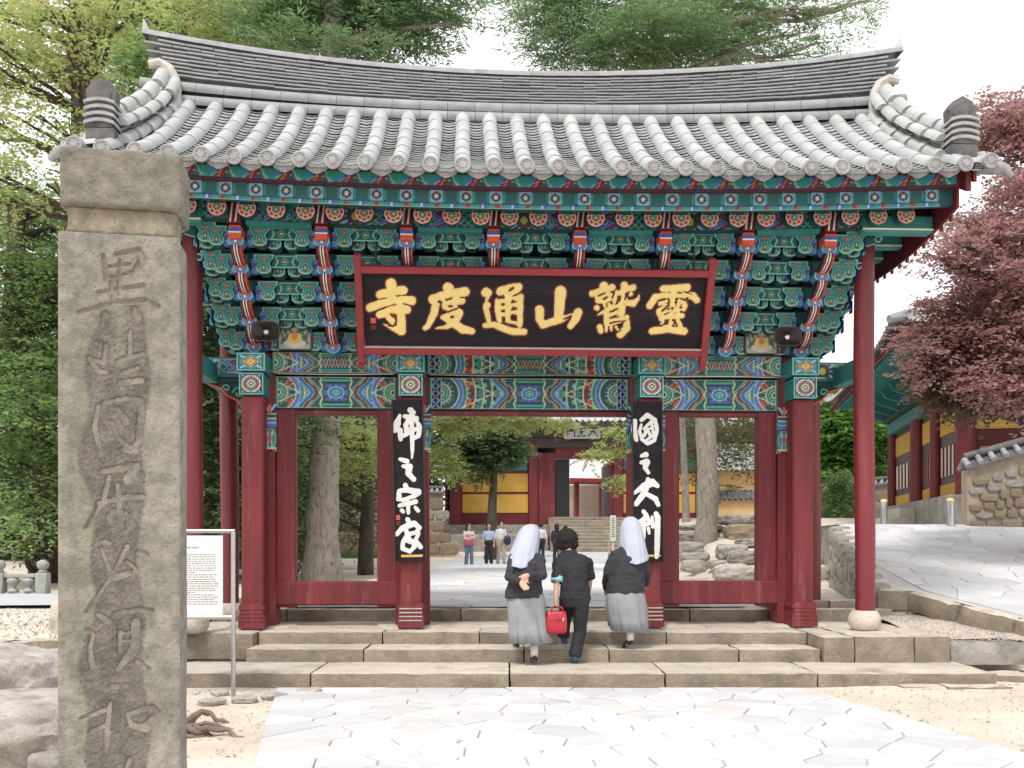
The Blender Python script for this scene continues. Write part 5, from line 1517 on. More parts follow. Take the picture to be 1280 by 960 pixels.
edgeline = np.clip(1 - np.abs(D - .002) / .004, 0, 1)
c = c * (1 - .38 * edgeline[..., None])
spk = (rng.random(U.shape) > .9972); c[spk] = (.06, .055, .045)
V = np.stack([U.ravel(), depth.ravel(), Z.ravel()], 1)
nu, nz_ = len(gu_), len(gz_)
i = np.arange(nz_ - 1)[:, None] * nu + np.arange(nu - 1)[None, :]
F = np.stack([i, i + 1, i + nu + 1, i + nu], -1).reshape(-1, 4)
sh = O('shaft', fast_mesh('shaft', V, F, K['pil'], True, col=np.clip(c, 0, 1).reshape(-1, 3)), pil)
# the sides, back and cap: worn blocks with the same stone, subdivided and displaced
def vblock(name, x0, x1, y0, y1, z0, z1, seed, cell=.03, amp=.003, rnd=.012, open_front=False, taper=None, col=(.285, .268, .232)):
    mb = MB(); V = []; F = []; C_ = []
    nx, ny, nz = max(1, int((x1 - x0) / cell)), max(1, int((y1 - y0) / cell)), max(1, int((z1 - z0) / cell))
    idx = {}
    def vid(i, j, k):
        if (i, j, k) in idx: return idx[(i, j, k)]
        fx, fy, fz = i / nx, j / ny, k / nz
        ex = min(fx, 1 - fx) * (x1 - x0); ey = min(fy, 1 - fy) * (y1 - y0); ez = min(fz, 1 - fz) * (z1 - z0)
        p = Vector((x0 + (x1 - x0) * fx, y0 + (y1 - y0) * fy, z0 + (z1 - z0) * fz))
        nvec = Vector(((i == nx) - (i == 0), (j == ny) - (j == 0), (k == nz) - (k == 0)))
        near = [q for q in ((ex, 0), (ey, 1), (ez, 2)) if q[0] < rnd]
        off = amp * fbm(p + Vector((seed, 0, 0)), 14, 4)
        if len(near) >= 2: off -= rnd * (.45 if len(near) == 2 else .7)
        p = p + nvec * off
        if taper:
            t = fz; s_ = 1 - taper * math.sin(math.pi * min(1, t * 1.0)) ** .8
            cx_, cy_ = (x0 + x1) / 2, (y0 + y1) / 2
            p.x = cx_ + (p.x - cx_) * s_; p.y = cy_ + (p.y - cy_) * s_
        idx[(i, j, k)] = len(V); V.append(tuple(p))
        w = 1 + .12 * fbm(p, 7, 3); C_.append(tuple(q * w for q in col)); return idx[(i, j, k)]
    for i in range(nx):
        for j in range(ny):
            F.append((vid(i, j, nz), vid(i + 1, j, nz), vid(i + 1, j + 1, nz), vid(i, j + 1, nz))); F.append((vid(i, j + 1, 0), vid(i + 1, j + 1, 0), vid(i + 1, j, 0), vid(i, j, 0)))
    for i in range(nx):
        for k in range(nz):
            if not open_front: F.append((vid(i, 0, k), vid(i + 1, 0, k), vid(i + 1, 0, k + 1), vid(i, 0, k + 1)))
            F.append((vid(i + 1, ny, k), vid(i, ny, k), vid(i, ny, k + 1), vid(i + 1, ny, k + 1)))
    for j in range(ny):
        for k in range(nz):
            F.append((vid(0, j + 1, k), vid(0, j, k), vid(0, j, k + 1), vid(0, j + 1, k + 1))); F.append((vid(nx, j, k), vid(nx, j + 1, k), vid(nx, j + 1, k + 1), vid(nx, j, k + 1)))
    return fast_mesh(name, np.array(V), np.array(F), K['pil'], True, col=np.array(C_))
O('shaft_body', vblock('shaft_body', -PH + .002, PH - .002, .010, .30, 0, 2.952, 3, .05, .0025, .012, open_front=False), pil)
O('neck', vblock('neck', -PH + .015, PH - .015, .02, .29, 2.95, 3.075, 5, .02, .002, .01, taper=.07, col=(.30, .26, .205)), pil)
O('cap', vblock('cap', -PH + .004, PH + .006, .0, .31, 3.07, 3.335, 8, .014, .006, .013, col=(.255, .238, .20)), pil)

# ------------------------------------------------------------------ information board on tube legs
ib = thing('information_board', 'white information board in a steel tube frame standing right of the stone pillar', 'information board', (-3.14, 10.0, 0))
for x in (-.34, .34):
    mb = MB(); mb.tube([(x, 0, 0), (x, 0, 1.66)], .024, 12); O('leg', smooth_by_angle(mb.mesh('leg', K['steel'])), ib)
for z in (1.665, .80):
    mb = MB(); mb.tube([(-.355, 0, z), (.355, 0, z)], .022, 12); O('rail', smooth_by_angle(mb.mesh('rail', K['steel'])), ib)
mb = MB(); mb.box((-.03, .0, 1.22), (.53, .018, .80), 0, .004); sh_ = O('sheet', mb.mesh('sheet', K['paper']), ib)
mb = MB()
r_ = random.Random(4)
x = -.17
for q in range(2):
    wl = (.085, .06)[q]; k0 = x
    while k0 < x + wl: mb.box((k0, -.0105, 1.50), (.008, .002, .011)); k0 += .0105
    x += wl + .02
for l_ in range(23):
    z = 1.43 - l_ * .0225; x = -.27; xe = .155 if l_ % 9 != 8 else -.05
    while x < xe:
        wl = r_.uniform(.012, .045); mb.box((x + wl / 2, -.0105, z), (wl, .002, .0072)); x += wl + .009
O('print', mb.mesh('print', K['ink']), ib, kind='stuff')
for x in (-.12, .06):
    mb = MB(); mb.box((x, 0, .815), (.02, .03, .03), 0, .003); O('clip', mb.mesh('clip', K['steel']), ib)

# ------------------------------------------------------------------ rocks, roots and the stone railing on the left
def rock(label, x, y, z, sx, sy, sz, seed, m='greystone', rz=0, group=None, p=3.4, amp=.13, n=16, nm='rock'):
    return O(nm, rock_mesh(nm, sx, sy, sz, seed, K[m], n, p, amp), None, (x, y, z), (0, 0, rz), label=label, cat=nm.replace('_', ' '), group=group)
K['whiterock'] = mat('pale_worn_rock', (.50, .465, .43), (.36, .325, .29), .9, 4, bump=1.0, bscale=13, stain=((.20, .165, .13), 3.0, .52, .70), speck=((.18, .16, .14), 60, .66), bdist=.035)
rock('flat pale boulder at the bottom left corner beside the carved pillar', -3.62, 7.15, .22, .50, .55, .24, 2, 'whiterock', .3, p=5)
rock('large rough brown and white boulder behind the corner boulder on the left', -4.62, 8.9, .22, .62, .60, .40, 5, 'whiterock', -.3, amp=.2)
rock('white rounded rock just left of the pillar below the retaining edge', -4.42, 10.35, .16, .50, .42, .20, 9, 'whiterock', .1, amp=.15)
rock('upright beige stone standing on the bank left of the pillar', -5.38, 11.95, .62, .14, .14, .26, 13, 'granite', 0, p=3.5)
for k, (x, y, s_) in enumerate(((-3.05, 7.3, .17), (-3.35, 8.0, .22), (-3.7, 8.35, .15), (-2.98, 8.1, .13), (-4.0, 7.9, .2), (-3.15, 6.75, .14))):
    rock(['small brown stone wedged closest to the pillar foot', 'brown lumpy stone behind the corner boulder', 'small grey stone between the two large left boulders', 'tiny rock half hidden by the pillar edge', 'rounded stone left of the corner boulder', 'small stone in front of the pillar foot'][k], x, y, .06, s_, s_ * .9, s_ * .6, 20 + k, 'greystone', k, n=10)
for k, (x, y) in enumerate(((-2.62, 9.75), (-2.38, 9.95), (-3.0, 10.2), (-2.1, 10.3), (-2.9, 9.6))):
    rock(['flat chip of stone by the information board leg', 'pale flat stone right of the board leg', 'flat stone under the information board', 'thin flat stone at the path corner by the bottom step', 'little stone in front of the information board'][k], x, y, .015, .13, .09, .035, 40 + k, 'whiterock', k, n=8)
K['root'] = mat('weathered_root', (.30, .23, .18), (.18, .13, .10), .9, 6, bump=1.0, bscale=30, bdist=.02)
mb = MB(); r_ = random.Random(9)
for k in range(34):
    x0, y0 = -2.85 + r_.uniform(-.25, .35), 8.25 + r_.uniform(-.35, .3); a = r_.uniform(-.9, .7) if k % 3 else r_.uniform(2.2, 4.2); pts = []; L_ = r_.uniform(.2, .6)
    for j in range(9):
        t = j / 8; pts.append((x0 + L_ * t * math.cos(a) - .2, y0 + L_ * t * math.sin(a) * .8 + .04 * math.sin(j * 1.7 + k), -.01 + (.05 + .10 * (k % 4) / 3) * math.sin(math.pi * min(1, t * 1.1)) * r_.uniform(.75, 1) + .015 * math.sin(j * 2.6 + k)))
    mb.tube(pts, [(.022 + .02 * (k % 3) / 2) * (1 - .7 * j / 8) * r_.uniform(.8, 1.2) for j in range(9)], 7)
O('tree_root', smooth_by_angle(mb.mesh('tree_root', K['root']), 60), label='gnarled exposed tree root on the sand right of the pillar foot', cat='tree root')

rl = thing('stone_railing', 'low stone railing with round-topped posts and balusters at far left', 'stone railing', (-8.6, 17.4, .60))
K['rails'] = mat('grey_carved_stone', (.38, .39, .36), (.28, .29, .27), .85, 5, bump=.5, bscale=30, bdist=.01)
for x in (-2.3, -.36, .40):
    mb = MB(); mb.box((x, 0, .21), (.20, .20, .42), 0, .02); mb.lathe([(.06, .42), (.085, .44), (.05, .47), (.085, .50), (.105, .55), (.09, .60), (.04, .64)], 16, (x, 0, 0)); O('post', smooth_by_angle(mb.mesh('post', K['rails'])), rl)
for x0, x1 in ((-2.2, -.46), (-.26, .30)):
    for z0, z1 in ((-.02, .07), (.33, .40)):
        mb = MB(); mb.box(((x0 + x1) / 2, 0, (z0 + z1) / 2), (x1 - x0, .14, z1 - z0), 0, .015); O('rail', mb.mesh('rail', K['rails']), rl)
    nb = 2 if x1 > 0 else 5
    for k in range(nb):
        x = x0 + (x1 - x0) * (k + .5) / nb
        mb = MB(); mb.lathe([(.09, .07), (.10, .10), (.05, .15), (.04, .18), (.10, .23), (.11, .28), (.07, .33)], 14, (x, 0, 0)); O('baluster', smooth_by_angle(mb.mesh('baluster', K['rails'])), rl)
mb = MB(); mb.box((1.7, 0, -.0), (2.4, .16, .12), 0, .02); O('rail', mb.mesh('rail', K['rails']), rl)
mb = MB(); mb.add([(-14, 13.0, .66), (-6.2, 14.2, .66), (-6.4, 17.2, .66), (-14, 17.2, .66)], [(0, 1, 2, 3)]); O('paved_path', mb.mesh('paved_path', K['flag2']), kind='structure')

# bollards on the ramp crest
for k, (px, Y) in enumerate(((1105, 22.5), (1188, 20.6))):
    x = (px - 640) / FPX * Y; zb = zramp(0, Y)
    b_ = thing('bollard', ['short steel bollard at the left end of the ramp crest', 'short steel bollard in front of the plinth of the right hall'][k], 'bollard', (x, Y, zb), 0, 'steel bollards on the ramp')
    mb = MB(); mb.lathe([(.075, 0), (.075, .52), (.07, .53)], 16); O('tube', smooth_by_angle(mb.mesh('tube', K['steel'])), b_)
    mb = MB(); mb.lathe([(.078, .53), (.078, .56), (.05, .59), (.01, .60)], 16); O('cap', smooth_by_angle(mb.mesh('cap', K['gold'])), b_)

# ------------------------------------------------------------------ walls and buildings further back
K['plaster'] = mat('lime_plaster', (.62, .58, .50), (.52, .48, .41), .9, 3, bump=.3, bscale=20, stain=((.40, .35, .28), 2, .56, .72))
K['ywall'] = mat('ochre_wall', (.60, .36, .07), (.52, .30, .055), .85, 3)
K['ypale'] = mat('pale_yellow_wall', (.72, .50, .24), (.64, .43, .2), .85, 3)
K['wallstone'] = mat('brown_wall_stone', (.30, .235, .16), (.20, .165, .125), .9, 4, bump=.8, bscale=16, bdist=.02)
K['dwood'] = mat('dull_timber', (.12, .085, .08), (.09, .065, .06), .7, 5)
K['wallmortar'] = mat('earth_mortar', (.44, .37, .28), (.34, .28, .20), .95, 5, bump=.6, bscale=20, stain=((.24, .19, .13), 3, .5, .7))
def tiled_wall(label, ax, ay, bx, by, zb, zt0, zt1, th=.45, rows=5, seed=1, stone=.30, cap_h=.22, nm='stone_wall'):
    A = Vector((ax, ay, 0)); B = Vector((bx, by, 0)); L_ = (B - A).length; ang = math.atan2(by - ay, bx - ax)
    w = thing(nm, label, 'stone wall', (ax, ay, zb), ang)
    def zt(x): return zt0 + (zt1 - zt0) * x / L_ - zb
    mb = MB(); n = max(2, int(L_ / 1.5)); rg = []
    for k in range(n + 1):
        x = L_ * k / n; rg.append([(x, -th / 2, -.3), (x, -th / 2, zt(x) - cap_h), (x, th / 2, zt(x) - cap_h), (x, th / 2, -.3)])
    mb.rings(rg); O('wall_body', mb.mesh('wall_body', K['wallmortar']), w)
    me1 = [rock_mesh('stone', .5, .5, .5, seed + k, K['wallstone'], 5, 5, .12) for k in range(5)]; me2 = [rock_mesh('stone', .5, .5, .5, seed + 9 + k, K['greystone'], 5, 5, .12) for k in range(3)]
    r = random.Random(seed); cnt = 0
    for row_ in range(rows):
        x = r.uniform(0, stone)
        while x < L_ - .1:
            wd = stone * r.uniform(.5, 1.6); hh = (zt(x) - cap_h - .22) / rows; z = hh * (row_ + .5)
            if cnt < 290: O('stone', r.choice(me2 if row_ == rows - 2 or r.random() < .2 else me1), w, (x + wd / 2, -th / 2 - .01, z), (0, 0, 0), (wd * r.uniform(.9, 1.1), .10, hh * r.uniform(.72, 1.02))); cnt += 1
            x += wd + .03
    # coping: two slopes of tiles
    nt = int(L_ / .24)
    mb = MB()
    for k in range(nt + 1):
        x = L_ * k / nt
        for s_ in (-1, 1):
            mb.tube([(x, s_ * (th / 2 + .12), zt(x) - cap_h + .03), (x, s_ * .03, zt(x))], [.062, .055], 8, 0)
    O('coping_tiles', smooth_by_angle(mb.mesh('coping_tiles', K['tiled'])), w, kind='stuff')
    mb = MB(); rg = []
    for k in range(n + 1):
        x = L_ * k / n; rg.append([(x, -th / 2 - .12, zt(x) - cap_h - .03), (x, -th / 2 - .12, zt(x) - cap_h), (x, 0, zt(x) - .03), (x, th / 2 + .12, zt(x) - cap_h), (x, th / 2 + .12, zt(x) - cap_h - .03)])
    mb.rings(rg); mb.tube([(0, 0, zt(0) + .05), (L_, 0, zt(L_) + .05)], .09, 10); O('coping', smooth_by_angle(mb.mesh('coping', K['tilevd'])), w)
    return w
tiled_wall('stone garden wall with tiled coping running right in front of the right hall', 9.50, 20.9, 17, 19.6, zramp(0, 21) - .1, 3.28, 5.4, rows=6, seed=3, stone=.24, cap_h=.20)
tiled_wall('long stone wall with white plaster band and tiled top behind the left gate bays', -13, 46, -3.2, 46, .95, 4.0, 4.0, rows=5, seed=30, stone=.6)
tiled_wall('low rough stone wall under the green trees beyond the ramp', 11.2, 41, 20, 36, 1.93, 3.6, 4.6, rows=4, seed=50, stone=.5)

def proof(mb, c, ux, L_, D_, z_e, rise, step=.3, r=.09, m=0, over=0, flip=1, lift=.0):
    """one tiled slope: rows of round tiles over a sagging sheet, starting at corner c, eave along ux, rising to the left of it"""
    uy = Vector((-ux.y, ux.x, 0)) * flip
    n = max(2, int(L_ / step))
    nx = n * 4; ny = 7
    b = len(mb.v)
    for j in range(ny + 1):
        t = j / ny; z = z_e + rise * (.62 * t + .38 * t * t)
        for i in range(nx + 1):
            s_ = L_ * i / nx; ph = (s_ / step) % 1
            up = lift * (abs(2 * s_ / L_ - 1)) ** 3 * (1 - .5 * t)
            p = c + ux * s_ + uy * (D_ * t)
            mb.v.append((p.x, p.y, z + up + r * max(0, math.cos((ph) * 2 * math.pi)) ** .6))
    for j in range(ny):
        for i in range(nx):
            a = b + j * (nx + 1) + i; mb.f.append((a, a + 1, a + nx + 2, a + nx + 1)); mb.m.append(m)
    return mb

# the far hall on its stairs, seen through the central passage
HY = 53.0; PM = HY / FPX
def hx(px): return (px - 640) * PM
def hz(py): return EYE + (677 - py) * PM
hall = thing('temple_hall', 'far red and ochre temple hall with a dark doorway seen through the central passage', 'temple hall', (hx(660), HY, hz(655)))
HO = Vector((hx(660), HY, hz(655)))
def hpart(name, px0, px1, py0, py1, dy0, dy1, m, ch=.02, parent=None):
    mb = MB(); x0, x1 = hx(px0), hx(px1); z0, z1 = hz(py1), hz(py0)
    mb.box(((x0 + x1) / 2 - HO.x, (dy0 + dy1) / 2, (z0 + z1) / 2 - HO.z), (x1 - x0, dy1 - dy0, z1 - z0), 0, ch)
    return O(name, mb.mesh(name, K[m]), parent or hall)
for a, b in ((562, 577), (661, 672), (766, 778), (870, 884)): hpart('column', a, b, 553, 656, -.25, .25, 'redcol')
hpart('wall', 672, 694, 566, 656, -.1, .1, 'red'); hpart('wall', 762, 766, 566, 656, -.1, .1, 'red'); hpart('wall', 694, 762, 560, 574, -.1, .1, 'red')
for x0, x1 in ((577, 661), (778, 870)):
    hpart('wall', x0, x1, 560, 656, -.02, .06, 'maroon'); hpart('yellow_panel', x0 + 1, x1 - 1, 618, 641, -.05, -.02, 'ywall'); hpart('yellow_panel', x0 + 1, x1 - 1, 592, 615, -.05, -.02, 'ywall')
    hpart('window', x0 + 2, (x0 + x1) / 2 - 3, 567, 588, -.05, -.02, 'teal'); hpart('window', (x0 + x1) / 2 + 3, x1 - 2, 567, 588, -.05, -.02, 'teal')
hpart('lintel', 556, 890, 548, 560, -.2, .2, 'dwood'); hpart('plinth', 556, 890, 656, 668, -.5, 6, 'greystone')
hpart('door_leaf', 694, 712, 574, 655, .1, .2, 'black'); hpart('threshold', 694, 762, 650, 656, -.1, .1, 'red')
hpart('inner_wall', 694, 700, 574, 655, .2, 5.8, 'dwood'); hpart('inner_wall', 764, 770, 574, 655, .2, 5.8, 'dwood')
hpart('ceiling', 556, 890, 556, 560, .2, 6, 'dwood')
hpart('end_wall', 556, 560, 553, 656, .1, 6, 'maroon'); hpart('rear_wall', 560, 700, 553, 656, 5.8, 6, 'maroon'); hpart('rear_wall', 776, 890, 553, 656, 5.8, 6, 'maroon')
bdn = hpart('door_sign', 704, 749, 534, 550, -.75, -.68, 'paper')
# three characters on the door sign, read from right to left
mb = MB()
def sgn_stroke(px0, py0, px1, py1, w=1.4):
    a = Vector((hx(px0) - HO.x, -.765, hz(py0) - HO.z)); b = Vector((hx(px1) - HO.x, -.765, hz(py1) - HO.z)); mb.tube([a, b], w * PM / 2, 6)
for st_ in ((735, 537.5, 745, 537), (734, 541.5, 746, 541), (740, 537, 739, 541), (739.5, 541, 734, 547), (740, 541, 746, 547),
            (721, 537.5, 730, 537.5), (721.5, 542, 729.5, 542), (720, 547, 731, 547), (725.5, 537, 725.5, 547),
            (708, 537, 708, 548), (708, 537, 712, 537), (712, 537, 712, 541), (708, 539, 712, 539), (708, 541, 712, 541), (717, 537, 717, 548), (713.5, 537, 717, 537), (713.5, 537, 713.5, 541), (713.5, 539, 717, 539), (713.5, 541, 717, 541)): sgn_stroke(*st_)
O('door_sign_lettering', mb.mesh('door_sign_lettering', K['black']), bdn)
mb = MB(); ux = Vector((1, 0, 0))
proof(mb, Vector((hx(545) - HO.x, -1.9, 0)), ux, hx(905) - hx(545), 4.6, hz(532) - HO.z, 3.1, .32, .1, 0, lift=.5)
proof(mb, Vector((hx(905) - HO.x, 7.9, 0)), -ux, hx(905) - hx(545), 5.2, hz(532) - HO.z, 3.1, .32, .1, 0, lift=.5)
O('roof', smooth_by_angle(mb.mesh('roof', K['tile'])), hall)
mb = MB()
for k in range(44): mb.tube([(hx(548) - HO.x + k * .35, -1.7, hz(534) - HO.z), (hx(548) - HO.x + k * .35, .0, hz(534) - HO.z + .7)], .07, 6)
mb.box((0 + hx(725) - HO.x, -.1, hz(541) - HO.z), (hx(900) - hx(550), .5, .55)); O('eave_rafters', mb.mesh('eave_rafters', K['dwood']), hall, kind='stuff')

# stairs up to the hall
stairs = O('hall_stairs', None, kind='structure')
for k in range(10):
    z1 = 1.15 + (hz(646) - 1.15) * (k + 1) / 10; y = 49.2 + .36 * k
    rough_block('stair_stone', 1.9, 6.2, y, y + 1.0, z1 - .35, z1, K['granitelo'], stairs, .01, .5, seed=k, rnd=.10)
rough_block('stair_wall', -3.9, 1.85, 50.3, 52.9, .6, hz(668), K['greystone'], stairs, .04, .5, seed=31)
rough_block('stair_wall', 6.3, 11.5, 50.3, 52.9, .6, hz(668), K['greystone'], stairs, .04, .5, seed=32)
mb = MB(); mb.box((4, 70, 1.4), (60, 34, 2.6)); O('hall_terrace', mb.mesh('hall_terrace', K['sand']), kind='structure')

# pavilion beyond the doorway
pv = thing('pavilion', 'sunlit open pavilion with pale tiled roof seen through the far doorway', 'pavilion', (7.5, 72, 2.7))
mb = MB(); proof(mb, Vector((-3.6, -2.5, 0)), Vector((1, .25, 0)).normalized(), 8.5, 3.2, 3.25, 2.0, .36, .1, lift=.5); O('roof', smooth_by_angle(mb.mesh('roof', mat('pale_roof_tile', (.6, .56, .56), None, .7))), pv)
for x in (-3, -1.2, .8, 2.8):
    mb = MB(); mb.tube([(x, -1.6 + x * .25, 0), (x, -1.6 + x * .25, 3.3)], .2, 10); O('column', mb.mesh('column', K['redcol']), pv)
mb = MB(); mb.box((0, .8, 1.5), (7.5, .2, 3.0)); O('wall', mb.mesh('wall', K['plaster']), pv)
mb = MB(); mb.box((0, -1.3, 3.1), (8, 3.4, .25), 0, .02, Matrix.Rotation(.24, 3, 'Z')); O('eave', mb.mesh('eave', K['framered']), pv)

# small house and garden wall beyond the right side bay
sh2 = thing('garden_house', 'small ochre plastered house with grey tiled roof beyond the right gate bay', 'house', (14.2, 62, 1.6))
mb = MB(); mb.box((0, 2, 2.2), (9.5, 4, 4.4)); O('wall', mb.mesh('wall', K['ypale']), sh2)
for x in (-1.6, -.4, 2.0):
    mb = MB(); mb.box((x, -.1, 1.5), (.25, .25, 3.0)); O('column', mb.mesh('column', K['red']), sh2)
mb = MB(); mb.box((.8, -.06, 1.3), (1.6, .1, 2.6)); O('door', mb.mesh('door', K['plaster']), sh2)
mb = MB(); proof(mb, Vector((-5.4, -1.2, 0)), Vector((1, 0, 0)), 10.8, 3.2, 4.3, 1.9, .33, .1, lift=.5); O('roof', smooth_by_angle(mb.mesh('roof', K['tiled'])), sh2)
gw = thing('garden_wall', 'yellow garden wall with dark tiled coping left of the small house', 'garden wall', (11.6, 54, 1.3))
mb = MB(); mb.box((0, 0, 1.2), (5.5, .4, 2.6)); O('wall', mb.mesh('wall', K['ypale']), gw)
mb = MB(); proof(mb, Vector((-2.9, -.5, 0)), Vector((1, 0, 0)), 5.8, .5, 2.5, .5, .3, .08); proof(mb, Vector((2.9, .5, 0)), Vector((-1, 0, 0)), 5.8, .5, 2.5, .5, .3, .08); O('coping', smooth_by_angle(mb.mesh('coping', K['tilevd'])), gw)

# boulders stacked on the bank behind the right bay
bank = ground_grid('bank', 4.9, 13, 22.0, 36, 26, 26, lambda x, y: .60 + max(0, y - 22.6) * .135 * min(1, max(0, (x - 4.9) / 1.0)) + .04 * fbm((x, y, 4), 1, 3), K['sand'])
def prock(label, px0, px1, py0, py1, Y, seed, m='greystone', p=4, amp=.10):
    w = (px1 - px0) / 2 * Y / FPX; h = (py1 - py0) / 2 * Y / FPX; c = P((px0 + px1) / 2, (py0 + py1) / 2, Y)
    rock(label, c.x, Y + w * .3, c.z, w, w * .8, h, seed, m, 0, p=p, amp=amp, n=14, nm='boulder')
for a in (('round pale boulder lowest in the right bay beside the tree trunk', 893, 945, 704, 729, 23, 61, 'whiterock', 3, .12), ('long flat stone second from the bottom of the boulder stack', 912, 956, 688, 706, 25.5, 62), ('grey stone on the left in the middle of the boulder stack', 896, 936, 680, 701, 26.5, 63),
          ('thin slab jutting from the right of the boulder stack', 920, 962, 673, 684, 28.5, 64), ('big dark square boulder near the top of the stack', 906, 956, 655, 682, 30.5, 65, 'wallstone'), ('flat slab lying on top of the boulder stack', 899, 946, 643, 657, 32, 66),
          ('grey stone left of the tree trunk in the right bay', 850, 888, 690, 704, 27, 67), ('lower stone left of the tree trunk in the right bay', 852, 884, 700, 716, 25, 68), ('upper flat stone left of the trunk', 850, 905, 655, 664, 32, 69), ('second flat stone left of the trunk', 848, 900, 663, 678, 31, 70),
          ('stone behind the trunk on the left', 845, 880, 677, 692, 29, 71), ('rectangular stone at the foot of the ramp wall', 1018, 1038, 706, 726, 19, 72, 'granite'), ('long low stone just right of the trunk', 885, 915, 700, 712, 26, 73), ('stone half hidden behind the right corner post', 1020, 1030, 694, 706, 21, 74)):
    prock(*a)

# the large hall on the right
C0 = Vector((10.45, 22.9, 0)); dv = Vector((.196, .98, 0)).normalized(); nv = Vector((-dv.y, dv.x, 0))      # dv runs away along the side wall
rh = thing('side_hall', 'large temple hall with red columns and ochre panels behind the red maple', 'temple hall', (C0.x, C0.y, 1.9), math.atan2(dv.y, dv.x))
# local: +x away from the viewer along the side, +y towards the path (left), -y into the building
def rp(name, x0, x1, y0, y1, z0, z1, m, ch=.01):
    mb = MB(); mb.box(((x0 + x1) / 2, (y0 + y1) / 2, (z0 + z1) / 2 - 1.9), (x1 - x0, y1 - y0, z1 - z0), 0, ch); return O(name, mb.mesh(name, K[m]), rh)
rp('plinth', -.5, 10.2, -9, .5, 1.7, 2.62, 'greystone'); rp('step', 3.2, 5.2, .5, 1.3, 1.7, 2.2, 'granite'); rp('step', 3.2, 5.2, .5, .9, 2.2, 2.45, 'granite')
for x, r_ in ((0, .24), (3.1, .17), (5.4, .24), (9.4, .17)):
    mb = MB(); mb.tube([(x, 0, .72), (x, 0, 3.1)], [r_, r_ * .92], 16); O('column', smooth_by_angle(mb.mesh('column', K['redcol'])), rh)
for y in (-3.2, -6.4):
    mb = MB(); mb.tube([(0, y, .72), (0, y, 3.1)], [.24, .22], 16); O('column', smooth_by_angle(mb.mesh('column', K['redcol'])), rh)
rp('wall', .1, 9.4, -.20, -.08, 2.62, 5.0, 'dwood')
for a, b in ((.3, 2.9), (3.3, 5.1), (5.7, 9.2)):
    rp('yellow_panel', a, b, -.08, -.05, 4.25, 4.85, 'ywall'); rp('yellow_panel', a, a + (b - a) * .25, -.08, -.05, 3.1, 3.95, 'ywall'); rp('window', a + (b - a) * .3, b - .1, -.08, -.05, 3.2, 3.95, 'plaster'); rp('yellow_panel', a, b, -.08, -.05, 2.66, 3.0, 'ywall')
    for q in range(4): rp('window_bar', a + (b - a) * (.36 + .15 * q), a + (b - a) * (.36 + .15 * q) + .08, -.05, -.02, 3.2, 3.95, 'maroon')
rp('wall', .08, .2, -9, -.2, 2.62, 5.0, 'maroon')
for a, b in ((-3.0, -.2), (-6.2, -3.4), (-9, -6.6)):
    rp('yellow_panel', .03, .08, a, b, 4.15, 4.9, 'ywall'); rp('panel_line', .018, .03, a + .08, b - .08, 4.22, 4.24, 'cream'); rp('panel_line', .018, .03, a + .08, b - .08, 4.81, 4.83, 'cream'); rp('panel_line', .018, .03, b - .1, b - .08, 4.22, 4.83, 'cream')
    rp('yellow_panel', .03, .08, b - .5, b - .1, 2.9, 3.75, 'ywall'); rp('window', .03, .08, a + .1, b - 1.0, 3.2, 3.8, 'dwood')
    for q in range(5): rp('window_bar', .01, .03, a + .2 + q * .32, a + .24 + q * .32, 3.2, 3.8, 'plaster')
rp('lintel', -.15, 9.6, -.15, .15, 5.0, 5.35, 'teal'); rp('lintel', -.15, .15, -9, -.15, 5.0, 5.35, 'teal')
rp('bracket_band', -.3, 9.7, -.3, .3, 5.38, 5.62, 'dteal'); rp('bracket_band', -.3, .3, -9, -.3, 5.38, 5.62, 'dteal')
for x in np.linspace(0, 9.4, 8):
    mb = MB(); mb.prism([(0, 3.45), (.9, 3.75), (1.0, 3.95), (0, 3.95)], x - .07, x + .07, 0, axis='x'); O('bracket_arm', mb.mesh('bracket_arm', K['teal']), rh)
mb = MB()
for k in range(36):
    x = -1.5 + k * .35; mb.tube([(x, -.2, 4.25), (x, 1.7, 3.95 + .25 * abs(2 * k / 35 - 1) ** 3)], .07, 7)
for k in range(26):
    y = -8.5 + k * .36; mb.tube([(.2, y, 4.25), (-1.6, y, 3.95)], .07, 7)
O('rafters', mb.mesh('rafters', K['teal']), rh, kind='stuff')
mb = MB(); mb.box((4.7, 1.75, 4.12), (12.6, .06, .16)); mb.box((-1.65, -3.4, 4.12), (.06, 10.2, .16)); O('fascia', mb.mesh('fascia', K['framered']), rh)
# slopes: side slope rises from the left eave, end slope from the near eave
mb = MB()
def sheet(mb, A, B, Cc, Dd, m, n=40, r=.08):     # eave A->B, ridge D->C, with tile rows
    b = len(mb.v); nx = n * 4; ny = 8
    for j in range(ny + 1):
        t = j / ny; tt = .55 * t + .45 * t * t
        for i in range(nx + 1):
            s_ = i / nx; e = A + (B - A) * s_; f = Dd + (Cc - Dd) * s_; p = e + (f - e) * t; z = e.z + (f.z - e.z) * tt + .35 * abs(2 * s_ - 1) ** 4 * (1 - t)
            mb.v.append((p.x, p.y, z + r * max(0, math.cos(s_ * n * 2 * math.pi)) ** .6))
    for j in range(ny):
        for i in range(nx):
            a = b + j * (nx + 1) + i; mb.f.append((a, a + 1, a + nx + 2, a + nx + 1)); mb.m.append(m)
sheet(mb, Vector((11.2, 1.95, 4.15)), Vector((-1.85, 1.95, 4.15)), Vector((.6, -2.8, 7.2)), Vector((9.0, -2.8, 7.2)), 0)
sheet(mb, Vector((-1.85, 1.95, 4.15)), Vector((-1.85, -10.5, 4.15)), Vector((.6, -7.5, 7.2)), Vector((.6, -2.8, 7.2)), 0)
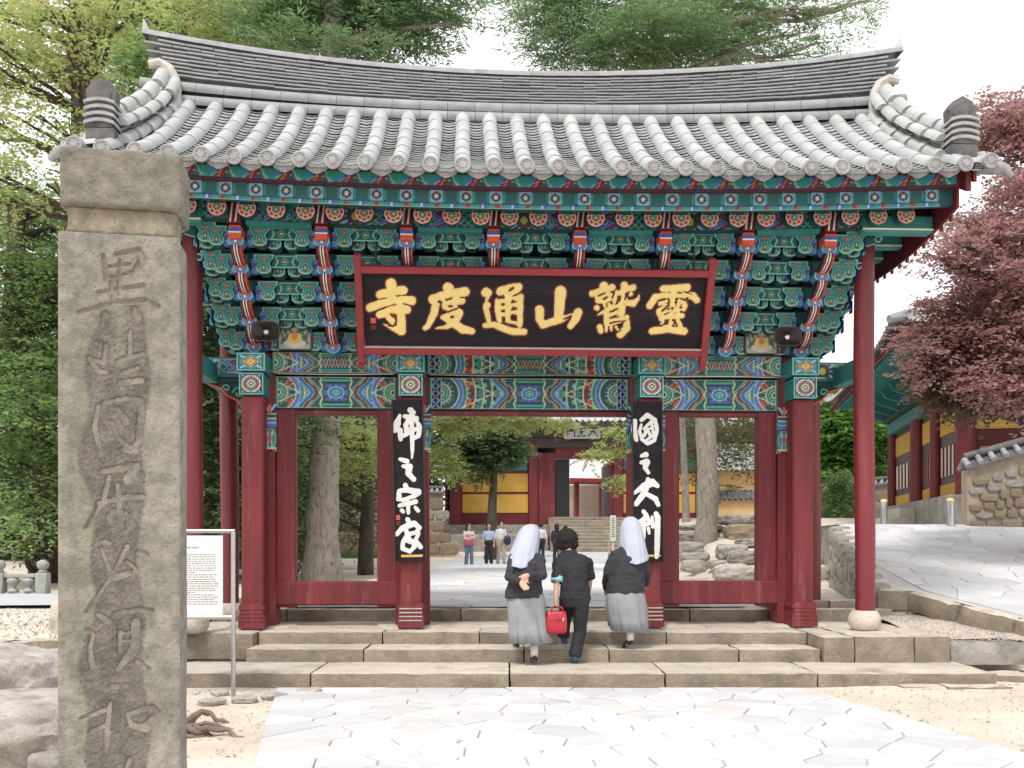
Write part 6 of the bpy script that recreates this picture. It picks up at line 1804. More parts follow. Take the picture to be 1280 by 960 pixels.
sheet(mb, Vector((-1.85, -10.5, 4.15)), Vector((11.2, -10.5, 4.15)), Vector((9, -7.5, 7.2)), Vector((.6, -7.5, 7.2)), 0)
sheet(mb, Vector((11.2, -10.5, 4.15)), Vector((11.2, 1.95, 4.15)), Vector((9, -2.8, 7.2)), Vector((9, -7.5, 7.2)), 0)
O('roof', smooth_by_angle(mb.mesh('roof', K['tiled']), 60), rh)
mb = MB(); mb.add([(11.1, 1.85, 4.08), (-1.75, 1.85, 4.08), (-.1, -.1, 4.5), (9.6, -.1, 4.5)], [(0, 1, 2, 3)]); mb.add([(-1.75, 1.85, 4.08), (-1.75, -10.4, 4.08), (-.1, -9, 4.5), (-.1, -.1, 4.5)], [(0, 1, 2, 3)]); O('soffit', mb.mesh('soffit', K['dteal']), rh)
mb = MB()
for (a, b) in (((-1.9, 2.0, 4.45), (.6, -2.8, 7.0)), ((11.2, 2.0, 4.5), (9, -2.8, 7.35)), ((.6, -2.8, 7.4), (9, -2.8, 7.4)), ((.6, -2.8, 7.4), (.6, -7.5, 7.4))):
    A, B = Vector(a), Vector(b); pts = [A + (B - A) * t - Vector((0, 0, .5 * math.sin(math.pi * t))) for t in np.linspace(0, 1, 9)]
    mb.tube(pts, .09, 8)
O('roof_ridge', smooth_by_angle(mb.mesh('roof_ridge', K['tilem'])), rh)

# white notice post beyond the right nun
npst = thing('notice_post', 'narrow white notice post beyond the nun on the right', 'notice post', (3.35, 33, .65))
mb = MB(); mb.box((0, 0, 1.35), (.19, .05, .85), 0, .01); O('panel', mb.mesh('panel', K['paper']), npst)
mb = MB(); mb.box((0, .05, .6), (.08, .06, 1.3), 0, .01); O('post', mb.mesh('post', K['plaster']), npst)
mb = MB(); mb.box((-.12, .25, .55), (.05, .05, 1.3), 0, .01, Matrix.Rotation(.3, 3, 'X')); O('prop', mb.mesh('prop', K['plaster']), npst)
mb = MB()
for q in range(9): mb.box((0, -.03, 1.68 - q * .075), (.10 if q % 3 else .07, .004, .035))
O('print', mb.mesh('print', K['ink']), npst, kind='stuff')

# ------------------------------------------------------------------ trees
LM = {}
LM['yg'] = leafmat('yellow_green_leaves', [(.16, .24, .07), (.30, .42, .13), (.44, .52, .20), (.50, .44, .20), (.28, .40, .13)], .5)
LM['maple'] = leafmat('fresh_green_leaves', [(.08, .14, .05), (.16, .26, .09), (.27, .39, .15), (.42, .52, .24)], .5)
LM['dark'] = leafmat('dark_green_leaves', [(.04, .07, .03), (.08, .13, .055), (.13, .20, .08), (.19, .27, .11)], .4)
LM['fir'] = leafmat('fir_needles', [(.07, .12, .06), (.13, .215, .095), (.20, .30, .135), (.30, .40, .20)], .5, .5)
LM['red'] = leafmat('red_maple_leaves', [(.20, .10, .10), (.38, .20, .21), (.54, .32, .33), (.32, .23, .16), (.62, .40, .42)], .5, .5)
LM['redgreen'] = leafmat('bronze_green_leaves', [(.10, .07, .05), (.15, .13, .06), (.20, .10, .08), (.13, .19, .07)], .4, .7)
LM['bush'] = leafmat('bright_shrub_leaves', [(.06, .14, .03), (.12, .26, .05), (.20, .36, .09), (.30, .44, .14)], .45)
LM['olive'] = leafmat('olive_leaves', [(.06, .08, .03), (.11, .14, .05), (.18, .20, .08), (.20, .12, .10)], .45)

def crown_mesh(name, clumps, m, twigs=20, per=14, tl=.55, leaf=(.09, .045), droop=.15, flat=.25, seed=1, shell=.5, dens=None):
    """clumps: (centre Vector, rx, ry, rz). Sprays of leaves on short twigs that point outward."""
    r = np.random.default_rng(seed)
    cs = np.array([[*c[0], c[1], c[2], c[3]] for c in clumps], float)
    vol = (cs[:, 3] * cs[:, 4] * cs[:, 5]) ** .75; pr = vol / vol.sum()
    nt = int(twigs * len(clumps))
    k = r.choice(len(cs), nt, p=pr)
    dirv = r.normal(size=(nt, 3)); dirv /= np.linalg.norm(dirv, axis=1, keepdims=True)
    rad_ = r.random(nt) ** shell
    pos = cs[k, :3] + dirv * rad_[:, None] * cs[k, 3:6]
    pos += r.normal(size=(nt, 3)) * .08
    td = dirv * [1, 1, .35] + r.normal(size=(nt, 3)) * [.5, .5, .2]; td[:, 2] -= droop
    td /= np.linalg.norm(td, axis=1, keepdims=True)
    L = tl * r.uniform(.5, 1.2, nt)
    side = np.cross(td, [0, 0, 1.0]); side /= np.linalg.norm(side, axis=1, keepdims=True) + 1e-9
    N = nt * per
    ti = np.repeat(np.arange(nt), per)
    t = np.tile((np.arange(per) + .5) / per, nt) + r.uniform(-.03, .03, N)
    sg = np.tile(np.where(np.arange(per) % 2 == 0, 1, -1), nt)
    spread = (1 - t * .6) * r.uniform(.15, 1.0, N) * L[ti] * .5
    base = pos[ti] + td[ti] * (t * L[ti])[:, None] + side[ti] * (sg * spread)[:, None]
    base[:, 2] -= (t ** 2) * L[ti] * droop + r.uniform(-.03, .03, N)
    ld = td[ti] * .6 + side[ti] * sg[:, None] * .8 + r.normal(size=(N, 3)) * [.35, .35, flat]; ld /= np.linalg.norm(ld, axis=1, keepdims=True)
    up = np.array([0, 0, 1.0]) + r.normal(size=(N, 3)) * (flat + .25)
    sd = np.cross(ld, up); sd /= np.linalg.norm(sd, axis=1, keepdims=True) + 1e-9
    s = r.uniform(.7, 1.3, N)[:, None]
    a = base - ld * leaf[0] * s * .5; b = base + ld * leaf[0] * s * .5
    mid = base - ld * leaf[0] * s * .05
    V = np.stack([a, mid + sd * leaf[1] * s * .5, b, mid - sd * leaf[1] * s * .5], 1).reshape(-1, 3)
    F = np.arange(N * 4).reshape(N, 4)
    return fast_mesh(name, V, F, m)

def limb(mb, a, b, r0, r1, seed, n=9, wig=.12, sag_=0.0):
    a = Vector(a); b = Vector(b); L = (b - a).length
    pts = []
    for i in range(n):
        t = i / (n - 1); w = math.sin(math.pi * t) * wig * L
        pts.append(a.lerp(b, t) + Vector((noise.noise(Vector((seed, t * 2.2, 0))), noise.noise(Vector((seed, 5, t * 2.2))), noise.noise(Vector((seed, 9, t * 2.2))))) * w + Vector((0, 0, -sag_ * math.sin(math.pi * t))))
    mb.tube(pts, [r0 + (r1 - r0) * (i / (n - 1)) ** .8 for i in range(n)], 9)
    return pts

def tree(label, base, top, r0, clumps, lm, bark='barkd', seed=1, limbs=True, group=None, nm='tree', trunk_pts=None, **kw):
    """clumps given as (px, py, Y, rx, ry, rz) in picture pixels and metres"""
    base = Vector(base); t = thing(nm, label, 'tree', base, 0, group)
    cl = [((P(c[0], c[1], c[2]) - base), c[3], c[4], c[5]) for c in clumps]
    mb = MB(); tp = [Vector(p) - base for p in trunk_pts] if trunk_pts else None
    if tp:
        n = len(tp); fine = []
        for i in range(n - 1):
            for q in range(6): 
                u = q / 6; fine.append(tp[i].lerp(tp[i + 1], u) + Vector((noise.noise(Vector((seed, i + u, 0))), noise.noise(Vector((seed, i + u, 7))), 0)) * r0 * .25)
        fine.append(tp[-1]); m_ = len(fine)
        rr = [r0 * (1 - .55 * k / m_) * (1 + .25 * max(0, 1 - k / 3)) * (1 + .05 * math.sin(k * 1.9)) for k in range(m_)]
        mb.tube(fine, rr, 18); axis = fine
    else:
        axis = limb(mb, (0, 0, 0), Vector(top) - base, r0, r0 * .4, seed, 14, .03)
    if limbs:
        for j, c in enumerate(cl):
            tgt = c[0]; i = min(range(len(axis)), key=lambda q: abs(axis[q].z - (tgt.z - .35 * math.hypot(tgt.x - axis[q].x, tgt.y - axis[q].y))))
            d = (tgt - axis[i]).length; rb = min(r0 * .45, .03 + .018 * d)
            pts = limb(mb, axis[i], tgt, rb, .02, seed + j, 10, .10, -.05 * d)
            for q in range(2):
                e = tgt + Vector((random.uniform(-1, 1) * c[1], random.uniform(-1, 1) * c[2], random.uniform(-.6, .6) * c[3])) * .75
                limb(mb, pts[6 + q % 3], e, rb * .35, .008, seed + j * 7 + q, 6, .15)
    O('trunk', smooth_by_angle(mb.mesh('trunk', K[bark]), 60), t)
    O('crown', crown_mesh('crown', cl, LM[lm], seed=seed, **kw), t)
    return t

def row_clumps(pts, r):     # convenience: (px, py, Y, size, squash)
    return [(a[0], a[1], a[2], a[3], a[3] * .9, a[3] * a[4]) for a in pts]

R_ = random.Random(11)
def scatter(x0, x1, y0, y1, Y0, Y1, n, s0, s1, sq=.55):
    out = []
    nx = max(1, int(math.sqrt(n * (x1 - x0) / max(1, (y1 - y0))))); ny = max(1, int(math.ceil(n / nx)))
    for i in range(nx):
        for j in range(ny):
            out.append((x0 + (x1 - x0) * (i + R_.uniform(.1, .9)) / nx, y0 + (y1 - y0) * (j + R_.uniform(.1, .9)) / ny, R_.uniform(Y0, Y1), R_.uniform(s0, s1), sq))
    return row_clumps(out, 0)

# the big tree left of the roof: dark forked trunk and yellow-green sprays
cl = scatter(-40, 110, -10, 110, 18, 21, 20, .55, .9, .5) + scatter(110, 175, -10, 30, 18, 20, 4, .4, .7) + scatter(-40, 80, 120, 260, 18, 21, 12, .45, .75, .5) + row_clumps([(70, 150, 18.5, .4, .5), (100, 160, 18.5, .4, .5), (45, 175, 18, .5, .5)], 0)
tree('old leaning tree with a dark forked trunk and yellow-green leaves at top left', (P(150, 560, 20).x, 20, .6), None, .46, cl, 'yg', 'barkd', 3,
     trunk_pts=[(P(165, 560, 20).x, 20, .6), P(140, 300, 20), P(112, 160, 20), P(103, 80, 20), P(108, 10, 20), P(118, -60, 20)], twigs=19, per=16, tl=.70, leaf=(.115, .055), droop=.12, shell=.5)
# its thick left branch, a limb of its own on a second trunk behind
cl = scatter(-40, 230, 240, 420, 22, 26, 26, .8, 1.3, .5) + scatter(-40, 100, 420, 640, 20, 24, 22, .7, 1.1, .5) + scatter(-30, 60, 640, 668, 19, 22, 5, .5, .7, .4)
tree('leafy fresh green maple filling the left edge above the stone railing', (P(30, 690, 23).x, 23, .6), None, .38, cl, 'maple', 'barkd', 14,
     trunk_pts=[(P(62, 700, 23).x, 23, .6), P(58, 560, 23), P(32, 470, 23), P(14, 400, 23), P(20, 250, 23)], twigs=62, per=16, tl=.80, leaf=(.13, .06), droop=.2, shell=.6)
cl = scatter(130, 345, -20, 110, 30, 34, 26, 1.0, 1.6, .45) + scatter(150, 260, 60, 130, 28, 30, 6, .8, 1.1, .4)
tree('dark green tree rising behind the left end of the roof', (P(230, 690, 31).x, 31, .6), P(225, -150, 31), .45, cl, 'maple', 'barkd', 24, twigs=48, per=16, tl=.9, leaf=(.20, .08), droop=.15, shell=.6)
cl = scatter(215, 480, -30, 40, 27, 29, 14, .9, 1.3, .45)
tree('light olive tree with thin stems above the left part of the ridge', (P(318, 690, 28).x, 28, .6), P(318, -150, 28), .22, cl, 'yg', 'bark', 34, twigs=44, per=14, tl=.8, leaf=(.16, .07), droop=.15)

# conifers behind the ridge; their pale trunks stand in the side bays
def fir(label, base, pts, r0, clumps, seed, **kw):
    return tree(label, base, None, r0, clumps, 'fir', 'bark', seed, trunk_pts=pts, twigs=kw.pop('twigs', 95), per=24, tl=1.0, leaf=(.20, .04), droop=.05, flat=.12, shell=.6, **kw)
bA = P(403, 727, 23.4); bA.z = .60
cl = row_clumps([(360, 30, 24, 1.2, .3), (420, 5, 24, 1.5, .3), (440, 40, 24, 1.3, .28), (480, 20, 24, 1.4, .25), (500, 55, 24, .9, .22), (380, 60, 23, 1.0, .3), (540, 25, 24, 1.0, .2), (575, 12, 24, .8, .16), (520, -20, 24, 1.4, .25), (590, 28, 24, .5, .12), (400, -30, 24, 1.6, .3), (450, 66, 23, .9, .22)], 0)
fir('conifer with a thick pale trunk standing in the left gate bay', bA, [bA, P(405, 600, 23.4), P(408, 520, 23.4), P(412, 300, 23.4), P(415, 60, 23.4), P(420, -120, 23.4)], .40, cl, 44)
bB = P(878, 724, 30); bB.z = .75
cl = row_clumps([(700, 70, 31, 1.2, .3), (740, 40, 31, 1.6, .3), (700, 15, 31, 1.5, .28), (780, 60, 30, 1.8, .35), (820, 40, 29, 1.8, .35), (860, 60, 30, 1.7, .35), (900, 30, 31, 1.7, .3), (930, 60, 31, 1.2, .25), (760, 0, 31, 1.8, .3),
                 (880, -5, 31, 1.8, .3), (950, 15, 31, 1.2, .2), (990, 10, 31, 1.2, .16), (1030, 18, 31, 1.0, .14), (1065, 8, 31, .9, .14), (1040, 52, 31, .8, .12), (1010, 40, 31, .8, .12), (980, 76, 31, .8, .2), (1010, 80, 31, .7, .2), (1090, 2, 31, .6, .1), (690, -10, 31, 1.4, .25), (680, 35, 31, .9, .2)], 0)
fir('tall conifer above the ridge with its grey trunk in the right gate bay', bB, [bB, P(884, 650, 30), P(881, 520, 30), P(862, 250, 30), P(818, 30, 30), P(808, -120, 30)], .37, cl, 54, twigs=95)
# needles are finer than leaves; both crowns carry bare twigs too
# trees behind the left columns and inside the left bay
cl = scatter(225, 350, 270, 700, 21, 27, 34, .8, 1.3, .55)
tree('dense dark green tree behind the left corner columns', (P(270, 690, 25).x, 25, .6), P(262, 250, 25), .25, cl, 'dark', 'barkd', 64, twigs=90, per=16, tl=.8, leaf=(.15, .07))
cl = scatter(415, 475, 515, 600, 26, 29, 7, .5, .8, .5) + scatter(345, 390, 520, 640, 27, 29, 5, .5, .8, .5)
tree('slim brown tree with yellow-green sprays in the left gate bay', (P(457, 705, 28).x, 28, .63), P(452, 380, 28), .24, cl, 'yg', 'barkd', 74, twigs=60, per=14, tl=.7, leaf=(.13, .06))
tree('slanting pale tree behind the thick trunk in the left gate bay', (P(352, 712, 30).x, 30, .63), P(410, 560, 30), .17, scatter(330, 470, 500, 560, 31, 33, 6, .8, 1.2), 'dark', 'bark', 84, twigs=60, per=14, tl=.7, leaf=(.16, .07))
# in the central opening
cl = row_clumps([(612, 560, 43, 1.0, .6), (600, 580, 43, .7, .5), (630, 575, 43, .7, .5), (625, 545, 43, .9, .5), (585, 552, 43, .9, .4), (572, 572, 43, .6, .4), (648, 562, 43, .6, .4), (600, 598, 43, .5, .3)], 0)
tree('small dark green tree on the court in the middle of the passage', (P(613, 700, 43).x, 43, .75), P(618, 560, 43), .30, cl, 'dark', 'barkd', 94, limbs=False, twigs=130, per=14, tl=.6, leaf=(.18, .07))
cl = row_clumps([(560, 528, 30, .7, .3), (600, 522, 30, .7, .25), (645, 524, 30, .7, .2), (690, 526, 30, .6, .15), (720, 532, 30, .4, .15), (548, 565, 30, .5, .4), (560, 585, 30, .45, .3), (780, 540, 29, .5, .25), (795, 560, 29, .3, .3), (783, 600, 29, .35, .4), (760, 565, 29, .5, .12), (740, 568, 29, .4, .1)], 0)
tree('light green maple sprays hanging under the lintel of the central passage', (P(520, 700, 30).x - .6, 30, .62), P(505, 500, 30), .16, cl, 'yg', 'barkd', 104, limbs=False, twigs=62, per=16, tl=.5, leaf=(.13, .055))
# right bay
cl = scatter(845, 950, 520, 590, 36, 40, 10, .8, 1.2, .4) + row_clumps([(905, 610, 38, .7, .3), (860, 600, 38, .6, .4)], 0)
tree('thin speckled tree with sparse olive leaves in the right gate bay', (P(857, 700, 35).x, 35, .62), P(853, 420, 35), .17, cl, 'olive', 'bark', 114, limbs=False, twigs=42, per=14, tl=.7, leaf=(.15, .06))
cl = scatter(900, 960, 530, 600, 68, 74, 8, 2.2, 3, .6)
tree('dull reddish wood of trees behind the small ochre house', (19, 74, 2), (19, 74, 10), .4, cl, 'redgreen', 'barkd', 124, twigs=120, per=12, tl=1.2, leaf=(.4, .2))
# greenery between the corner column and the right hall
cl = scatter(1015, 1120, 500, 640, 42, 46, 22, 1.1, 1.7, .6)
tree('bright green bushy tree beyond the ramp, left of the right hall', (P(1065, 650, 45).x, 45, 1.93), P(1065, 520, 45), .3, cl, 'bush', 'barkd', 134, twigs=130, per=16, tl=.8, leaf=(.24, .11), shell=.45)
cl = scatter(1040, 1055, 590, 640, 39, 39.5, 3, .4, .5, .8)
tree('narrow drooping green bush in front of the low wall beyond the ramp', (P(1046, 650, 39).x, 39, 1.93), P(1046, 610, 39), .08, cl, 'maple', 'barkd', 144, twigs=120, per=12, tl=.6, leaf=(.16, .05), droop=.6)
# the red maple
cl = scatter(1225, 1310, 130, 185, 15, 17, 8, .34, .5, .5) + scatter(1260, 1320, 200, 250, 15, 17, 4, .34, .5, .5) + scatter(1190, 1310, 272, 320, 15, 17, 9, .30, .5, .4) + row_clumps([(1160, 318, 15.5, .22, .35), (1180, 330, 15.5, .25, .35), (1215, 345, 16, .3, .4)], 0) \
   + scatter(1235, 1320, 340, 395, 15, 17, 7, .4, .6, .5) + scatter(1180, 1320, 400, 450, 15, 17, 12, .38, .55, .5) + scatter(1225, 1310, 450, 500, 14.5, 16, 7, .4, .55, .5) + row_clumps([(1155, 440, 15.5, .28, .6), (1165, 470, 15.5, .26, .5), (1150, 415, 16, .35, .6), (1172, 395, 16, .4, .5), (1190, 380, 16, .4, .5), (1200, 415, 16, .5, .5), (1140, 460, 16, .22, .7)], 0)
tb = (9.3, 17.2, 1.3)
tree('red-leaved maple reaching in from the right edge over the hall roof', tb, None, .20, cl, 'red', 'barkd', 154, trunk_pts=[tb, (9.0, 17, 2.6), (9.2, 16.5, 4.5), (9.0, 16, 7)], twigs=68, per=15, tl=.38, leaf=(.075, .045), droop=.1, shell=.6)
cl = scatter(1165, 1250, 440, 490, 16, 18, 9, .45, .6, .5) + scatter(1200, 1240, 480, 505, 16, 17, 3, .3, .45, .5)
tree('dark bronze-green maple foliage on the underside of the red maple', (9.8, 17.9, 1.4), None, .12, cl, 'redgreen', 'barkd', 164, trunk_pts=[(9.8, 17.9, 1.4), (9.4, 17.6, 3), (9.0, 17, 4.2)], twigs=110, per=16, tl=.4, leaf=(.10, .06))

# woods closing the view at ground level
def woods(name, x0, x1, y0, y1, Y0, Y1, n, lm, seed, leaf=(.35, .16), tw=70, s0=1.6, s1=2.6):
    cl = [(P(c[0], c[1], c[2]), c[3], c[4], c[5]) for c in scatter(x0, x1, y0, y1, Y0, Y1, n, s0, s1, .7)]
    return O(name, crown_mesh(name, cl, LM[lm], twigs=tw, per=14, tl=1.3, leaf=leaf, seed=seed, shell=.7), kind='stuff')
woods('woods', -120, 350, 430, 700, 36, 44, 60, 'dark', 5)
woods('woods', 340, 560, 480, 620, 50, 58, 26, 'dark', 6, s0=1.8, s1=2.8)
woods('woods', 300, 470, 515, 640, 33, 38, 14, 'olive', 7, (.22, .10), 50, 1.0, 1.5)
# grass strip at the foot of the far wall
gr = np.random.default_rng(3); n = 5000
bx = gr.uniform(-13, -5, n); by = gr.uniform(44.4, 45.7, n); hgt = gr.uniform(.12, .3, n); an = gr.uniform(0, 6.28, n)
bz = np.full(n, .83)
V = np.stack([np.stack([bx - .03 * np.cos(an), by - .03 * np.sin(an), bz], 1), np.stack([bx + .03 * np.cos(an), by + .03 * np.sin(an), bz], 1), np.stack([bx + gr.normal(0, .05, n), by, bz + hgt], 1)], 1).reshape(-1, 3)
O('grass', fast_mesh('grass', V, np.arange(3 * n).reshape(n, 3), LM['bush']), kind='stuff')

# ------------------------------------------------------------------ people
K['skin'] = mat('skin', (.58, .36, .26), (.52, .31, .22), .5, 8, spec=.4)
K['habit'] = mat('dark_grey_wool', (.040, .039, .046), (.030, .029, .035), .9, 12, bump=.4, bscale=90, bdist=.004)
K['suit'] = mat('black_suit_cloth', (.022, .022, .028), (.016, .016, .02), .85, 12, bump=.3, bscale=90, bdist=.004)
K['skirt'] = mat('grey_skirt_cloth', (.30, .31, .33), (.25, .26, .28), .85, 6, bump=.3, bscale=60, bdist=.004)
K['veil'] = mat('pale_grey_veil', (.44, .47, .55), (.39, .42, .50), .85, 5, bump=.2, bscale=50, bdist=.004)
K['hair'] = mat('dark_hair', (.020, .012, .012), (.010, .007, .008), .6, 40, bump=1, bscale=70, bdist=.02)
K['shoe'] = mat('black_leather', (.012, .011, .013), None, .3)
K['bshoe'] = mat('blue_shoe', (.05, .11, .20), None, .5)
K['sock'] = mat('white_sock', (.70, .66, .66), None, .9)
K['cyan'] = mat('pale_cyan_cloth', (.30, .62, .68), None, .8)
K['bag'] = mat('red_leather', (.46, .015, .035), (.38, .012, .028), .38, 6, bump=.2, bscale=40)
def cloth(name, c): return mat(name, c, tuple(q * .85 for q in c), .85, 8, bump=.2, bscale=60, bdist=.004)

def ering(c, rx, ry, fwd, n=20, tilt=0.0, fn=None):
    f = Vector((fwd.x, fwd.y, 0)).normalized(); r = Vector((f.y, -f.x, 0)); out_ = []
    for k in range(n):
        th = 2 * math.pi * k / n; s_ = fn(th) if fn else 1
        out_.append(Vector(c) + r * (math.cos(th) * rx * s_) + f * (math.sin(th) * ry * s_) + Vector((0, 0, tilt * math.sin(th) * ry)))
    return out_
def finish(mb, name, mats, parent, voxel=None, it=4, disp=0, dsize=.06):
    o = O(name, mb.mesh(name, mats, True), parent)
    if voxel:
        md = o.modifiers.new('remesh', 'REMESH'); md.mode = 'VOXEL'; md.voxel_size = voxel; md.use_smooth_shade = True
        sm_ = o.modifiers.new('smooth', 'SMOOTH'); sm_.factor = .5; sm_.iterations = it
    if disp:
        tx = bpy.data.textures.get('folds%g' % dsize) or bpy.data.textures.new('folds%g' % dsize, 'CLOUDS'); tx.noise_scale = dsize
        dm_ = o.modifiers.new('folds', 'DISPLACE'); dm_.texture = tx; dm_.strength = disp; dm_.mid_level = .5; dm_.texture_coords = 'LOCAL'
    return o
def sphere(mb, c, r, sq=(1, 1, 1), n=12, fwd=Vector((0, 1, 0))):
    rg = []
    for i in range(1, n):
        ph = math.pi * i / n
        rg.append(ering(Vector(c) + Vector((0, 0, -math.cos(ph) * r * sq[2])), math.sin(ph) * r * sq[0], math.sin(ph) * r * sq[1], fwd, 16))
    mb.rings(rg)
def hand(mb, wr, dirn, palmn, s=1.0, curl=.5, side=1):
    d = dirn.normalized(); pn_ = (palmn - d * palmn.dot(d)).normalized(); a = d.cross(pn_).normalized()
    c0 = wr; c1 = wr + d * .085 * s
    rg = []
    for t, w, h in ((0, .024, .019), (.3, .034, .017), (.7, .040, .016), (1.0, .038, .013)):
        c_ = c0.lerp(c1, t); rg.append([c_ + a * (math.cos(q) * w * s) + pn_ * (math.sin(q) * h * s) for q in np.linspace(0, 2 * math.pi, 13)[:-1]])
    mb.rings(rg)
    for k, (o_, L_) in enumerate(((-.030, .068), (-.010, .076), (.010, .070), (.029, .055))):
        b_ = c1 + a * (o_ * s) - d * .01 * s; pts = [b_]; dd = d.copy()
        for j in range(3):
            dd = (dd + pn_ * curl * .75).normalized(); pts.append(pts[-1] + dd * L_ * s / 2.6)
        mb.tube(pts, [.0092 * s, .0088 * s, .0078 * s, .0060 * s], 8)
    b_ = c0 + d * .025 * s - a * (.030 * s * side); mb.tube([b_, b_ + (d * .7 - a * side * .7) * .03 * s, b_ + (d * 1.0 - a * side * .6 + pn_ * .4) * .058 * s], [.012 * s, .011 * s, .008 * s], 8)

def head_parts(mb, c, r, fwd, up):
    """skull, jaw, nose, ears, brow in one continuous lump; eyes added by the caller"""
    f = fwd.normalized(); u = up.normalized(); s_ = f.cross(u).normalized()
    def pt(a, b, g): return c + s_ * a * r + f * b * r + u * g * r
    rg = []
    for g, w, d0, d1 in ((-1.28, .30, -.05, .55), (-1.1, .46, -.25, .72), (-.8, .62, -.55, .82), (-.4, .74, -.85, .86), (0, .80, -1.0, .88), (.4, .80, -1.02, .88), (.8, .68, -.85, .72), (1.1, .42, -.5, .42), (1.22, .15, -.2, .15)):
        cy_ = (d0 + d1) / 2; ry = (d1 - d0) / 2
        rg.append([pt(math.cos(q) * w, cy_ + math.sin(q) * ry, g) for q in np.linspace(0, 2 * math.pi, 17)[:-1]])
    mb.rings(rg)
    mb.tube([pt(0, .84, .05), pt(0, .98, -.22), pt(0, 1.10, -.42), pt(0, .9, -.5)], [.07 * r, .10 * r, .14 * r, .08 * r], 8)
    for e in (-1, 1): mb.tube([pt(e * .80, -.05, .18), pt(e * .90, -.12, .0), pt(e * .84, -.06, -.30)], [.10 * r, .13 * r, .07 * r], 7)
    mb.tube([pt(-.24, .83, -.74), pt(0, .90, -.72), pt(.24, .83, -.74)], [.04 * r, .08 * r, .04 * r], 7)
    mb.tube([pt(-.45, .80, .22), pt(0, .90, .20), pt(.45, .80, .22)], [.06 * r, .07 * r, .06 * r], 7)
def face_marks(parent, c, r, fwd, up):
    f = fwd.normalized(); u = up.normalized(); s_ = f.cross(u).normalized(); mb = MB()
    for e in (-1, 1): sphere(mb, c + s_ * e * .32 * r + f * .82 * r + u * .02 * r, .10 * r, (1.3, .6, .7), 8, f)
    O('eyes', mb.mesh('eyes', K['black'], True), parent)
    mb = MB(); mb.tube([c + s_ * -.22 * r + f * .90 * r - u * .72 * r, c + f * .97 * r - u * .73 * r, c + s_ * .22 * r + f * .90 * r - u * .72 * r], [.02 * r, .06 * r, .02 * r], 7)
    O('lips', mb.mesh('lips', mat('lips', (.42, .12, .10), None, .5), True), parent)

